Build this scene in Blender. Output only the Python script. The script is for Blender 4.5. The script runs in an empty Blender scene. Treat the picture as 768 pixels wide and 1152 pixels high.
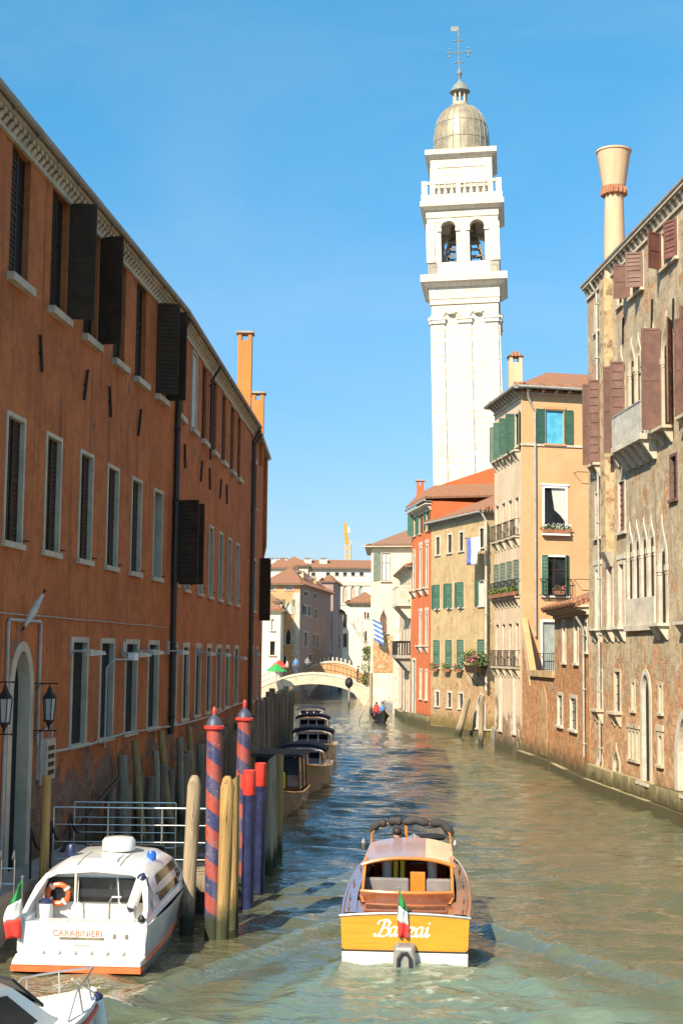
import bpy, bmesh, math, random
import numpy as np
from mathutils import Vector, Matrix
random.seed(7); rng = np.random.default_rng(7)
sc = bpy.context.scene; col = sc.collection
R = math.radians
# ------------------------------------------------------------------ camera
F, CX, CY, H, HZ = 1600.0, 384.0, 576.0, 5.28, 735.0
pit, roll = math.atan((HZ-CY)/F), R(0.6)
FW = np.array([0, math.cos(pit), math.sin(pit)]); UP = np.array([0, -math.sin(pit), math.cos(pit)]); RT = np.array([1., 0, 0])
RT, UP = math.cos(roll)*RT+math.sin(roll)*UP, -math.sin(roll)*RT+math.cos(roll)*UP
cam = bpy.data.cameras.new('camera'); co = bpy.data.objects.new('camera', cam); col.objects.link(co); sc.camera = co
cam.sensor_fit = 'VERTICAL'; cam.sensor_height = 36; cam.lens = F/1152*36; cam.clip_end = 6000; cam.clip_start = .1
co.matrix_world = Matrix(((RT[0], UP[0], -FW[0], 0), (RT[1], UP[1], -FW[1], 0), (RT[2], UP[2], -FW[2], H), (0, 0, 0, 1)))
# ------------------------------------------------------------------ light
SUN_EL, SUN_AZ = 39.0, 30.0          # light travels towards +y turned SUN_AZ to +x
w = bpy.data.worlds.new('World'); sc.world = w; w.use_nodes = True
nt = w.node_tree; bg = nt.nodes['Background']
sk = nt.nodes.new('ShaderNodeTexSky'); sk.sky_type = 'NISHITA'; sk.sun_disc = False
sk.sun_elevation = R(SUN_EL); sk.sun_rotation = R(180+SUN_AZ); sk.air_density = 1.1; sk.dust_density = .6; sk.ozone_density = 1.6
hs = nt.nodes.new('ShaderNodeHueSaturation'); hs.inputs['Hue'].default_value = .495; hs.inputs['Saturation'].default_value = 1.0
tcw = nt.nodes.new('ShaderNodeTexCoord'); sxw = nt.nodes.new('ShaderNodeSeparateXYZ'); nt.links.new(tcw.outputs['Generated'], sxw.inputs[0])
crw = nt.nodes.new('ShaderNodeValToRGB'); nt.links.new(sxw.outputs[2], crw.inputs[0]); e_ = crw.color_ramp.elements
for i_, (p_, c_) in enumerate(((0., (.44, .45, .60)), (.12, (.37, .50, .66)), (.42, (.27, .73, .88)), (.66, (.48, .86, 1.0)), (.82, (1.2, 1.15, 1.0)), (.97, (2.0, 1.6, 1.15)))):  # top stops above the view are warmed and brightened as added shade fill
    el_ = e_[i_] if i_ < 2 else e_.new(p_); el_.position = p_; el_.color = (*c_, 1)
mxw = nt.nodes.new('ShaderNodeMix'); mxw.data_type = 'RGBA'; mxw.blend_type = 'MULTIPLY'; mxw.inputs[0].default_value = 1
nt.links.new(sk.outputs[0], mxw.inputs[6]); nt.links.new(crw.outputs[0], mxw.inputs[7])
nzw = nt.nodes.new('ShaderNodeTexNoise'); nzw.inputs['Scale'].default_value = 2.2; nzw.inputs['Detail'].default_value = 7; nzw.inputs['Roughness'].default_value = .6; nzw.inputs['Distortion'].default_value = .7
mpw = nt.nodes.new('ShaderNodeMapping'); mpw.inputs['Scale'].default_value = (1, 1, 3.2); nt.links.new(tcw.outputs['Generated'], mpw.inputs[0]); nt.links.new(mpw.outputs[0], nzw.inputs['Vector'])
mrw = nt.nodes.new('ShaderNodeMapRange'); mrw.inputs[1].default_value = .42; mrw.inputs[2].default_value = .78; mrw.inputs[3].default_value = 0; mrw.inputs[4].default_value = .16; nt.links.new(nzw.outputs['Fac'], mrw.inputs[0])
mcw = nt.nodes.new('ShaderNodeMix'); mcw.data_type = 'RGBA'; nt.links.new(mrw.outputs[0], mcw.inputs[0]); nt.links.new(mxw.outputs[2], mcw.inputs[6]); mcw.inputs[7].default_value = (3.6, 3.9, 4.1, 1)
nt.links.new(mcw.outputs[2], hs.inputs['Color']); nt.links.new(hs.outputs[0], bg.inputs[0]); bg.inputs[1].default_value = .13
sl = bpy.data.lights.new('sun', 'SUN'); sl.energy = 5.0; sl.angle = R(.5); sl.color = (1, .87, .67)
so = bpy.data.objects.new('sun', sl); col.objects.link(so)
ce, se, sa, ca = math.cos(R(SUN_EL)), math.sin(R(SUN_EL)), math.sin(R(SUN_AZ)), math.cos(R(SUN_AZ))
so.rotation_euler = Vector((sa*ce, ca*ce, -se)).to_track_quat('-Z', 'Y').to_euler(); so.location = (-20, -20, 60)
sc.view_settings.view_transform = 'Standard'; sc.view_settings.look = 'None'; sc.view_settings.gamma = 1
sc.view_settings.use_curve_mapping = False; sc.view_settings.exposure = .80
sc.render.engine = 'CYCLES'
# ------------------------------------------------------------------ measuring helpers
def ray(x, y): return FW+RT*((x-CX)/F)+UP*((CY-y)/F)
def at(x, y, Y):
    d = ray(x, y); return np.array([0, 0, H])+d*(Y/d[1])
def onz(x, y, z=0.):
    d = ray(x, y); return np.array([0, 0, H])+d*((z-H)/d[2])
def hz(x, y, Y): return float(at(x, y, Y)[2])
# ------------------------------------------------------------------ mesh builder
class MB:
    def __init__(s, M=None): s.v = []; s.f = []; s.m = []; s.M = M
    def add(s, vs, fs, m=0):
        b = len(s.v)
        for p in vs:
            p = Vector(p)
            s.v.append(s.M @ p if s.M else p)
        for f in fs: s.f.append([i+b for i in f]); s.m.append(m)
    def quad(s, a, b, c, d, m=0): s.add([a, b, c, d], [(0, 1, 2, 3)], m)
    def poly(s, pts, m=0): s.add(pts, [tuple(range(len(pts)))], m)
    def box(s, x0, x1, y0, y1, z0, z1, m=0):
        s.hexa([(x0, y0, z0), (x1, y0, z0), (x1, y1, z0), (x0, y1, z0), (x0, y0, z1), (x1, y0, z1), (x1, y1, z1), (x0, y1, z1)], m)
    def hexa(s, p, m=0): s.add(p, [(3, 2, 1, 0), (4, 5, 6, 7), (0, 1, 5, 4), (1, 2, 6, 5), (2, 3, 7, 6), (3, 0, 4, 7)], m)
    def prism(s, pts, y0, y1, m=0):       # polygon in x,z extruded along y
        n = len(pts)
        s.add([(x, y0, z) for x, z in pts]+[(x, y1, z) for x, z in pts],
              [tuple(range(n)), tuple(range(2*n-1, n-1, -1))]+[(i, i+n, (i+1) % n+n, (i+1) % n) for i in range(n)], m)
    def slab(s, pts, z0, z1, m=0):        # polygon in x,y extruded along z
        n = len(pts)
        s.add([(p[0], p[1], z0) for p in pts]+[(p[0], p[1], z1) for p in pts],
              [tuple(range(n-1, -1, -1)), tuple(range(n, 2*n))]+[(i, (i+1) % n, (i+1) % n+n, i+n) for i in range(n)], m)
    def lathe(s, prof, n=16, c=(0, 0, 0), m=0, a0=0.):
        vs = []; fs = []; k = len(prof)
        for r, z in prof:
            for i in range(n):
                a = a0+2*math.pi*i/n; vs.append((c[0]+r*math.cos(a), c[1]+r*math.sin(a), c[2]+z))
        for j in range(k-1):
            for i in range(n): fs.append((j*n+i, j*n+(i+1) % n, (j+1)*n+(i+1) % n, (j+1)*n+i))
        fs.append(tuple(range(n-1, -1, -1))); fs.append(tuple((k-1)*n+i for i in range(n)))
        s.add(vs, fs, m)
    def tube(s, pts, r, n=8, m=0):
        pts = [Vector(p) for p in pts]; k = len(pts); rr = r if isinstance(r, (list, tuple)) else [r]*k
        vs = []; fs = []; u = None
        for i, p in enumerate(pts):
            d = (pts[min(i+1, k-1)]-pts[max(i-1, 0)])
            d = d.normalized() if d.length > 1e-9 else Vector((0, 0, 1))
            if u is None:
                u = d.cross(Vector((0, 0, 1)) if abs(d.z) < .9 else Vector((1, 0, 0))).normalized()
            else:
                u = (u-d*u.dot(d)); u = u.normalized() if u.length > 1e-6 else d.orthogonal().normalized()
            v = d.cross(u)
            for j in range(n):
                a = 2*math.pi*j/n; vs.append(p+(u*math.cos(a)+v*math.sin(a))*rr[i])
        for i in range(k-1):
            for j in range(n): fs.append((i*n+j, i*n+(j+1) % n, (i+1)*n+(j+1) % n, (i+1)*n+j))
        fs.append(tuple(range(n-1, -1, -1))); fs.append(tuple((k-1)*n+j for j in range(n)))
        s.add(vs, fs, m)
    def grid(s, rows, m=0, closed=False):  # list of rows of points
        n = len(rows[0]); vs = [p for r in rows for p in r]; fs = []
        for i in range(len(rows)-1):
            for j in range(n if closed else n-1): fs.append((i*n+j, i*n+(j+1) % n, (i+1)*n+(j+1) % n, (i+1)*n+j))
        s.add(vs, fs, m)
    def ico(s, c, r, m=0, sub=2, sq=(1, 1, 1), jit=0.):
        b = bmesh.new(); bmesh.ops.create_icosphere(b, subdivisions=sub, radius=1)
        b.verts.ensure_lookup_table()
        vs = []
        for q in b.verts:
            k = 1+random.uniform(-jit, jit); vs.append((c[0]+q.co.x*r*sq[0]*k, c[1]+q.co.y*r*sq[1]*k, c[2]+q.co.z*r*sq[2]*k))
        s.add(vs, [tuple(q.index for q in f.verts) for f in b.faces], m); b.free()
    def build(s, name, mats, parent=None, smooth=False, local=False, bevel=0, recalc=True, ang=40):
        me = bpy.data.meshes.new(name)
        vs = s.v
        if parent is not None and not local:
            I = world(parent).inverted(); vs = [I @ p for p in vs]
        me.from_pydata([tuple(p) for p in vs], [], s.f)
        mats = mats if isinstance(mats, (list, tuple)) else [mats]
        for q in mats: me.materials.append(q)
        me.polygons.foreach_set('material_index', s.m)
        b = bmesh.new(); b.from_mesh(me)
        if recalc: bmesh.ops.recalc_face_normals(b, faces=b.faces)
        uv = b.loops.layers.uv.new('UVMap')
        for f in b.faces:
            n = f.normal
            t = Vector((0, 0, 1)).cross(n)
            t = t.normalized() if t.length > .05 else Vector((1, 0, 0))
            bt = n.cross(t)
            for l in f.loops: l[uv].uv = (l.vert.co.dot(t), l.vert.co.dot(bt))
        b.to_mesh(me); b.free()
        if smooth:
            me.polygons.foreach_set('use_smooth', [True]*len(me.polygons))
            me.set_sharp_from_angle(angle=R(ang))
        o = bpy.data.objects.new(name, me); col.objects.link(o)
        if parent is not None: o.parent = parent
        if bevel:
            bv = o.modifiers.new('bevel', 'BEVEL'); bv.width = bevel; bv.segments = 2; bv.limit_method = 'ANGLE'; bv.angle_limit = R(50)
        return o
def world(o):
    M = o.matrix_basis.copy()
    while o.parent: o = o.parent; M = o.matrix_basis @ M
    return M
def tag(o, label=None, cat=None, group=None, kind=None):
    if label:
        o['label'] = label
    if cat: o['category'] = cat
    if group: o['group'] = group
    if kind: o['kind'] = kind
    return o
def thing(name, label, cat, loc=(0, 0, 0), rz=0., group=None):
    o = bpy.data.objects.new(name, None); col.objects.link(o); o.empty_display_size = .3
    o.matrix_basis = Matrix.Translation(Vector(loc)) @ Matrix.Rotation(rz, 4, 'Z')
    return tag(o, label, cat, group)
def kids(o): return [c for c in bpy.data.objects if c.parent == o]
def dup(o, parent=None):
    c = o.copy(); col.objects.link(c)
    if parent: c.parent = parent
    for k in kids(o): dup(k, c)
    return c
# ------------------------------------------------------------------ materials
def newmat(name):
    m = bpy.data.materials.new(name); m.use_nodes = True; return m, m.node_tree, m.node_tree.nodes['Principled BSDF']
def N(t, ty, **kw):
    n = t.nodes.new(ty)
    for k, v in kw.items(): setattr(n, k, v)
    return n
def mixc(t, fac, a, b, mode='MIX'):
    n = t.nodes.new('ShaderNodeMix'); n.data_type = 'RGBA'; n.blend_type = mode
    for sock, v in ((n.inputs[0], fac), (n.inputs[6], a), (n.inputs[7], b)):
        if hasattr(v, 'is_output') or isinstance(v, bpy.types.NodeSocket): t.links.new(v, sock)
        elif isinstance(v, (int, float)): sock.default_value = v
        else: sock.default_value = (*v, 1) if len(v) == 3 else v
    return n.outputs[2]
def mth(t, op, a, b=None, c=None):
    n = t.nodes.new('ShaderNodeMath'); n.operation = op
    for i, v in enumerate((a, b, c)):
        if v is None: continue
        if isinstance(v, (int, float)): n.inputs[i].default_value = v
        else: t.links.new(v, n.inputs[i])
    return n.outputs[0]
def ramp(t, v, lo, hi):
    n = t.nodes.new('ShaderNodeMapRange'); n.interpolation_type = 'SMOOTHSTEP'
    t.links.new(v, n.inputs[0]); n.inputs[1].default_value = lo; n.inputs[2].default_value = hi
    return n.outputs[0]
def noise(t, vec, scale, detail=4, rough=.55, mp=None, dist=0.):
    if mp:
        m = t.nodes.new('ShaderNodeMapping'); m.inputs['Scale'].default_value = mp; t.links.new(vec, m.inputs[0]); vec = m.outputs[0]
    n = t.nodes.new('ShaderNodeTexNoise'); n.inputs['Scale'].default_value = scale; n.inputs['Detail'].default_value = detail
    n.inputs['Roughness'].default_value = rough; n.inputs['Distortion'].default_value = dist
    t.links.new(vec, n.inputs['Vector']); return n.outputs['Fac']
def bump(t, b, h, strength=.3, dist=.02):
    n = t.nodes.new('ShaderNodeBump'); n.inputs['Strength'].default_value = strength; n.inputs['Distance'].default_value = dist
    t.links.new(h, n.inputs['Height']); t.links.new(n.outputs[0], b.inputs['Normal'])
def uvn(t): return t.nodes.new('ShaderNodeTexCoord').outputs['UV']
def simple(name, c, rough=.6, metal=0., var=.18, scale=3., bmp=.0, spec=.5, coat=0.):
    m, t, b = newmat(name)
    oc = t.nodes.new('ShaderNodeTexCoord').outputs['Object']
    f = ramp(t, noise(t, oc, scale, 5, .6), .3, .7)
    lo = tuple(x*(1-var) for x in c); hi = tuple(min(1, x*(1+var)) for x in c)
    t.links.new(mixc(t, f, lo, hi), b.inputs['Base Color'])
    b.inputs['Roughness'].default_value = rough; b.inputs['Metallic'].default_value = metal
    b.inputs['Specular IOR Level'].default_value = spec; b.inputs['Coat Weight'].default_value = coat; b.inputs['Coat Roughness'].default_value = .06
    if bmp: bump(t, b, noise(t, oc, scale*6, 4), bmp, .02)
    return m
def brickcol(t, uv, c1=(.36, .15, .08), c2=(.24, .10, .06), mort=(.34, .29, .22), sc_=1.):
    n = t.nodes.new('ShaderNodeTexBrick'); t.links.new(uv, n.inputs['Vector'])
    n.inputs['Color1'].default_value = (*c1, 1); n.inputs['Color2'].default_value = (*c2, 1); n.inputs['Mortar'].default_value = (*mort, 1)
    n.inputs['Scale'].default_value = sc_; n.inputs['Mortar Size'].default_value = .012; n.inputs['Brick Width'].default_value = .27
    n.inputs['Row Height'].default_value = .075; n.inputs['Bias'].default_value = -.1
    return n
def plaster(name, c1, c2, streak=(.12, .08, .05), samt=.5, peel=None, peelscale=.5, peelh=None, brick=None, damp=1.1, grime=.35, patch=0., rough=.92, under=None, algae=(.05, .055, .025), bs=.35):
    """peel: noise threshold above which the brick shows; peelh=(h, width): peeling grows below that height (UV y = height above water)"""
    m, t, b = newmat(name); uv = uvn(t)
    sx = N(t, 'ShaderNodeSeparateXYZ'); t.links.new(uv, sx.inputs[0]); hgt = sx.outputs[1]
    big = ramp(t, noise(t, uv, .55, 6, .62, dist=.3), .32, .68)
    c = mixc(t, big, c1, c2)
    fine = ramp(t, noise(t, uv, 9, 6, .7), .25, .8)
    c = mixc(t, mth(t, 'MULTIPLY', fine, grime), c, tuple(x*.55 for x in c1))
    if patch:
        c = mixc(t, mth(t, 'MULTIPLY', ramp(t, noise(t, uv, 1.9, 8, .75, dist=.8), .47, .60), patch), c, tuple(x*.5 for x in c2))
        c = mixc(t, mth(t, 'MULTIPLY', ramp(t, noise(t, uv, 2.7, 7, .72, mp=(1, .8, 1)), .55, .66), patch*.8), c, tuple(min(1, x*1.35) for x in c1))
    st = ramp(t, noise(t, uv, 1., 5, .6, mp=(2.6, .16, 1)), .5, .78)
    c = mixc(t, mth(t, 'MULTIPLY', st, samt), c, streak)
    st2 = ramp(t, noise(t, uv, 1., 4, .6, mp=(5.1, .3, 1)), .58, .8)
    c = mixc(t, mth(t, 'MULTIPLY', st2, samt*.5), c, tuple(min(1, x*1.5) for x in c2))
    hh = fine
    if peel is not None:
        pn = noise(t, uv, peelscale, 8, .68, dist=.4)
        if peelh: pn = mth(t, 'ADD', pn, mth(t, 'MULTIPLY', mth(t, 'SUBTRACT', 1., ramp(t, hgt, peelh[0]-peelh[1], peelh[0]+peelh[1])), .20))
        mask = ramp(t, pn, peel-.015, peel+.02)
        bk = brickcol(t, uv, *(brick or ()))
        bc = mixc(t, ramp(t, noise(t, uv, 2.3, 7, .75, dist=.5), .44, .62), bk.outputs['Color'], under or (.30, .22, .14))
        bc = mixc(t, mth(t, 'MULTIPLY', ramp(t, noise(t, uv, 5.5, 6, .75), .5, .68), .6), bc, tuple(x*.5 for x in (brick or ((.36, .15, .08),))[0]))
        vo = N(t, 'ShaderNodeTexVoronoi'); vo.inputs['Scale'].default_value = 5.2; vo.inputs['Randomness'].default_value = 1.; t.links.new(uv, vo.inputs['Vector'])
        vb = N(t, 'ShaderNodeSeparateColor'); t.links.new(vo.outputs['Color'], vb.inputs[0])
        bc = mixc(t, mth(t, 'MULTIPLY', ramp(t, vb.outputs[0], .6, .85), .42), bc, tuple(x*.38 for x in (under or (.30, .22, .14))))
        bc = mixc(t, mth(t, 'MULTIPLY', ramp(t, vb.outputs[1], .7, .85), .6), bc, tuple(min(1, x*1.25) for x in (under or (.30, .22, .14))))
        edge = ramp(t, pn, peel-.06, peel)
        c = mixc(t, mth(t, 'MULTIPLY', edge, .45), c, tuple(x*.7 for x in c2))
        c = mixc(t, mask, c, bc)
        hh = mth(t, 'SUBTRACT', mth(t, 'MULTIPLY', fine, .3), mth(t, 'ADD', mask, mth(t, 'MULTIPLY', mth(t, 'MULTIPLY', bk.outputs['Fac'], mask), .5)))
    if damp:
        dn = mth(t, 'ADD', hgt, mth(t, 'MULTIPLY', mth(t, 'SUBTRACT', noise(t, uv, 1.3, 5, .6), .5), 1.2))
        dm = mth(t, 'SUBTRACT', 1., ramp(t, dn, damp*.35, damp))
        c = mixc(t, mth(t, 'MULTIPLY', dm, .85), c, algae)
    t.links.new(c, b.inputs['Base Color']); b.inputs['Roughness'].default_value = rough; b.inputs['Specular IOR Level'].default_value = .25
    bump(t, b, hh, bs, .03)
    return m
def stone(name, c=(.58, .54, .46), dirt=.5, rough=.8):
    m, t, b = newmat(name); uv = uvn(t); oc = t.nodes.new('ShaderNodeTexCoord').outputs['Object']
    a = ramp(t, noise(t, oc, 1.7, 6, .65), .35, .7)
    cc = mixc(t, mth(t, 'MULTIPLY', a, dirt), c, tuple(x*.55 for x in c))
    s2 = ramp(t, noise(t, uv, 1., 5, .6, mp=(9, .8, 1)), .55, .8)
    cc = mixc(t, mth(t, 'MULTIPLY', s2, dirt), cc, tuple(x*.4 for x in c))
    t.links.new(cc, b.inputs['Base Color']); b.inputs['Roughness'].default_value = rough
    bump(t, b, noise(t, oc, 22, 4), .15, .01); return m
def wood(name, c1, c2, rough=.75, scale=(30, 30, 1.4), coat=0., algae=None, bmp=.35):
    m, t, b = newmat(name); oc = t.nodes.new('ShaderNodeTexCoord').outputs['Object']
    f = ramp(t, noise(t, oc, 1., 5, .65, mp=scale), .3, .7)
    c = mixc(t, f, c1, c2)
    k = ramp(t, noise(t, oc, 1.1, 3), .45, .75)
    c = mixc(t, mth(t, 'MULTIPLY', k, .5), c, tuple(x*.5 for x in c1))
    cr = ramp(t, noise(t, oc, 1., 4, .6, mp=tuple(x*1.7 for x in scale)), .60, .68)
    if not coat: c = mixc(t, mth(t, 'MULTIPLY', cr, .8), c, tuple(x*.25 for x in c1))
    if algae:
        sx = N(t, 'ShaderNodeSeparateXYZ'); t.links.new(oc, sx.inputs[0])
        d = mth(t, 'ADD', sx.outputs[2], mth(t, 'MULTIPLY', mth(t, 'SUBTRACT', noise(t, oc, 5, 3), .5), .5))
        c = mixc(t, mth(t, 'SUBTRACT', 1., ramp(t, d, .25, .75)), c, algae)
    t.links.new(c, b.inputs['Base Color']); b.inputs['Roughness'].default_value = rough
    b.inputs['Coat Weight'].default_value = coat; b.inputs['Coat Roughness'].default_value = .05
    if bmp: bump(t, b, f if coat else mth(t, 'SUBTRACT', f, mth(t, 'MULTIPLY', cr, 1.2)), bmp*(1 if coat else 2), .012)
    return m
def tiles(name, c1=(.42, .17, .08), c2=(.30, .14, .08)):
    m, t, b = newmat(name); uv = uvn(t)
    w1 = N(t, 'ShaderNodeTexWave', bands_direction='X'); w1.inputs['Scale'].default_value = 1.6; t.links.new(uv, w1.inputs[0]); w1.inputs['Distortion'].default_value = .6
    w2 = N(t, 'ShaderNodeTexWave', bands_direction='Y', wave_profile='SAW'); w2.inputs['Scale'].default_value = .9; t.links.new(uv, w2.inputs[0]); w2.inputs['Distortion'].default_value = .5
    n1 = ramp(t, noise(t, uv, 4, 5, .8), .3, .75); n2 = ramp(t, noise(t, uv, .7, 4), .35, .7)
    c = mixc(t, n1, c1, c2); c = mixc(t, mth(t, 'MULTIPLY', n2, .5), c, (.28, .2, .13))
    c = mixc(t, mth(t, 'MULTIPLY', mth(t, 'SUBTRACT', 1., w1.outputs['Fac']), .45), c, (.1, .05, .03))
    t.links.new(c, b.inputs['Base Color']); b.inputs['Roughness'].default_value = .9
    bump(t, b, mth(t, 'ADD', w1.outputs['Fac'], mth(t, 'MULTIPLY', w2.outputs['Fac'], .5)), .8, .06); return m
def glassy(name, c=(.015, .018, .022), rough=.08):
    m, t, b = newmat(name); oc = t.nodes.new('ShaderNodeTexCoord').outputs['Object']
    t.links.new(mixc(t, ramp(t, noise(t, oc, 1.2, 3), .35, .7), c, tuple(x*2.2 for x in c)), b.inputs['Base Color'])
    b.inputs['Roughness'].default_value = rough; b.inputs['Specular IOR Level'].default_value = .5
    bump(t, b, noise(t, oc, 2.5, 2), .06, .02); return m
M = {}
M['orange'] = plaster('orange_plaster', (.58, .185, .06), (.44, .135, .046), (.17, .062, .034), .95, patch=.35, peel=.64, peelscale=.8, peelh=(2.9, .7), brick=((.25, .09, .05), (.17, .07, .045), (.24, .19, .14)), damp=1.6, under=(.22, .15, .10), grime=.25)
M['orange_lit'] = plaster('orange_plaster_lit', (.62, .24, .07), (.54, .19, .055), (.3, .12, .05), .25, damp=0)  # cleaner, brighter copy of the orange plaster; chimney sunlight put into its colour
M['palazzo'] = plaster('weathered_plaster', (.63, .505, .335), (.45, .355, .235), (.16, .12, .085), .8, peel=.56, peelscale=.75, peelh=(4.2, 2.2), brick=((.54, .21, .10), (.40, .155, .08), (.48, .37, .24)), damp=1.3, under=(.50, .36, .21), patch=.6, grime=.75, bs=.5)
M['wing'] = plaster('crumbling_brick_wall', (.58, .46, .30), (.46, .34, .20), (.16, .1, .06), .5, peel=.60, peelscale=.9, peelh=(6.0, 2.), brick=((.52, .19, .07), (.36, .12, .05), (.46, .33, .19)), damp=1.3, under=(.52, .30, .15), patch=.65, bs=.6)
M['yellow'] = plaster('apricot_plaster', (.70, .405, .215), (.63, .35, .175), (.36, .2, .1), .22, damp=0, grime=.15, bs=.15)
M['grey_pl'] = plaster('beige_plaster', (.72, .57, .40), (.62, .47, .32), (.2, .15, .11), .35, peel=.66, peelscale=.6, peelh=(2.5, 1.5), damp=1.2)
M['ochre'] = plaster('ochre_brick_plaster', (.60, .44, .24), (.50, .35, .18), (.2, .13, .07), .4, peel=.6, peelscale=.9, peelh=(3.5, 2.5), brick=((.46, .25, .13), (.38, .19, .1), (.45, .36, .24)), damp=1.4, under=(.45, .28, .13), patch=.3, grime=.5, algae=(.14, .11, .03))
M['red'] = plaster('red_plaster', (.60, .17, .065), (.54, .14, .05), (.3, .1, .05), .25, peel=.8, damp=1.2, grime=.15)
M['cream'] = plaster('cream_plaster', (.74, .62, .44), (.66, .54, .36), (.4, .3, .18), .25, damp=.8, grime=.15)
M['cream_peel'] = plaster('cream_plaster_over_brick', (.70, .58, .42), (.62, .5, .34), (.3, .2, .1), .3, peel=.56, peelscale=.6, peelh=(7., 2.), brick=((.5, .24, .12), (.42, .18, .09), (.5, .4, .28)), damp=1.3, under=(.5, .3, .17))
M['white_pl'] = plaster('white_plaster', (.72, .66, .56), (.64, .57, .46), (.5, .45, .38), .2, damp=0, grime=.1, bs=.1)
M['tower'] = plaster('white_marble', (.74, .69, .60), (.68, .62, .52), (.42, .37, .29), .35, damp=0, grime=.12, bs=.15)
def courses(m, w_, h_, k):
    t = m.node_tree; b = t.nodes['Principled BSDF']; src = b.inputs['Base Color'].links[0].from_socket
    n = t.nodes.new('ShaderNodeTexBrick'); t.links.new(uvn(t), n.inputs['Vector']); n.inputs['Scale'].default_value = 1; n.inputs['Brick Width'].default_value = w_; n.inputs['Row Height'].default_value = h_; n.inputs['Mortar Size'].default_value = .025
    n.inputs['Color1'].default_value = (1, 1, 1, 1); n.inputs['Color2'].default_value = (.9, .88, .85, 1); n.inputs['Mortar'].default_value = (k, k*.95, k*.88, 1)
    t.links.new(mixc(t, 1., src, n.outputs['Color'], 'MULTIPLY'), b.inputs['Base Color'])
courses(M['tower'], 1.3, .62, .6)
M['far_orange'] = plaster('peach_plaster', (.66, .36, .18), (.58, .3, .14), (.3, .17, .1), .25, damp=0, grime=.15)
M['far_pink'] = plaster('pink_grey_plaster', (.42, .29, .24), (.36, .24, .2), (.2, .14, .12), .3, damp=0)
M['stone'] = stone('istrian_stone', (.58, .49, .36), .6); M['stone_w'] = stone('pale_istrian_stone', (.62, .555, .45), .7); M['stone_d'] = stone('grey_stone', (.36, .33, .28), .6)
M['plinth'] = plaster('algae_stone', (.42, .35, .2), (.34, .28, .15), (.12, .1, .05), .6, damp=1.15, algae=(.05, .045, .018), bs=.7)
M['tile'] = tiles('roof_tiles'); M['tile_d'] = tiles('brown_roof_tiles', (.34, .17, .10), (.24, .14, .09))
M['dark'] = glassy('dark_window_glass'); M['room'] = simple('dark_interior', (.012, .010, .009), .9)
M['blue_glass'] = simple('blue_curtain_glass', (.10, .42, .62), .35)
M['blind'] = simple('grey_blind', (.33, .36, .33), .7); M['pinkblind'] = simple('pinkish_blind', (.5, .36, .28), .8)
M['curtain'] = simple('pale_curtain', (.55, .56, .5), .9); M['white'] = simple('white_paint', (.8, .79, .76), .5, var=.05)
M['shut_d'] = simple('dark_brown_shutter_paint', (.06, .036, .021), .7, spec=.2); M['shut_g'] = simple('green_shutter_paint', (.035, .10, .065), .6)
M['shut_gg'] = simple('grey_green_shutter_paint', (.14, .17, .13), .7); M['shut_b'] = simple('brown_shutter_paint', (.165, .085, .065), .65); M['shut_r'] = simple('reddish_shutter_paint', (.17, .07, .052), .65)
M['iron'] = simple('dark_iron', (.03, .03, .032), .5, .6); M['pipe'] = simple('dark_downpipe', (.045, .035, .03), .5, .3); M['zinc'] = simple('grey_zinc', (.42, .41, .38), .5, .3)
M['steel'] = simple('galvanised_steel', (.55, .55, .53), .32, .8, var=.1); M['copper'] = simple('verdigris_grey', (.2, .22, .2), .6)
M['lead'] = simple('lead_sheet', (.36, .29, .19), .45, .25, var=.25, scale=1.2)
M['cable'] = simple('pale_cable', (.42, .38, .32), .7); M['black'] = simple('black_rubber', (.015, .015, .016), .6)
M['pile'] = wood('weathered_pile_wood', (.26, .19, .12), (.40, .31, .20), .85, (15, 15, .8), algae=(.035, .04, .018))
M['pile_y'] = wood('ochre_pile_wood', (.42, .265, .09), (.29, .175, .06), .85, (15, 15, .8), algae=(.05, .055, .02))
M['pile_d'] = wood('dark_wet_pile_wood', (.22, .165, .11), (.33, .26, .18), .85, (15, 15, .8), algae=(.02, .022, .012))
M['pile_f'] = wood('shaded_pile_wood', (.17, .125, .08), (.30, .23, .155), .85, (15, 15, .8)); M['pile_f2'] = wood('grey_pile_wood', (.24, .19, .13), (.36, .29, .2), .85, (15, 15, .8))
M['plank'] = wood('grey_planks', (.30, .23, .15), (.40, .31, .21), .85, (1.5, 26, 26))
M['navy'] = simple('navy_paint', (.02, .026, .075), .35, var=.3, scale=6); M['redp'] = simple('red_pole_paint', (.62, .045, .03), .4, var=.2, scale=6)
M['leaf'] = simple('leaves', (.07, .12, .03), .6, var=.45, scale=9); M['leaf_y'] = simple('yellow_green_leaves', (.16, .18, .04), .6, var=.4, scale=9)
M['fl_r'] = simple('red_flowers', (.6, .04, .03), .6); M['fl_p'] = simple('pink_flowers', (.7, .12, .25), .6); M['terra'] = simple('terracotta', (.4, .17, .09), .8)
M['chim'] = plaster('chimney_plaster', (.66, .47, .30), (.58, .40, .25), (.35, .24, .16), .2, damp=0, grime=.2, bs=.15); M['cream_q'] = plaster('flue_plaster', (.60, .46, .27), (.48, .35, .2), (.3, .2, .1), .4, patch=.5, peel=.56, peelscale=2., damp=0)
M['skin'] = simple('skin', (.5, .28, .2), .6, var=.08); M['hair'] = simple('dark_hair', (.03, .02, .015), .6)
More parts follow.
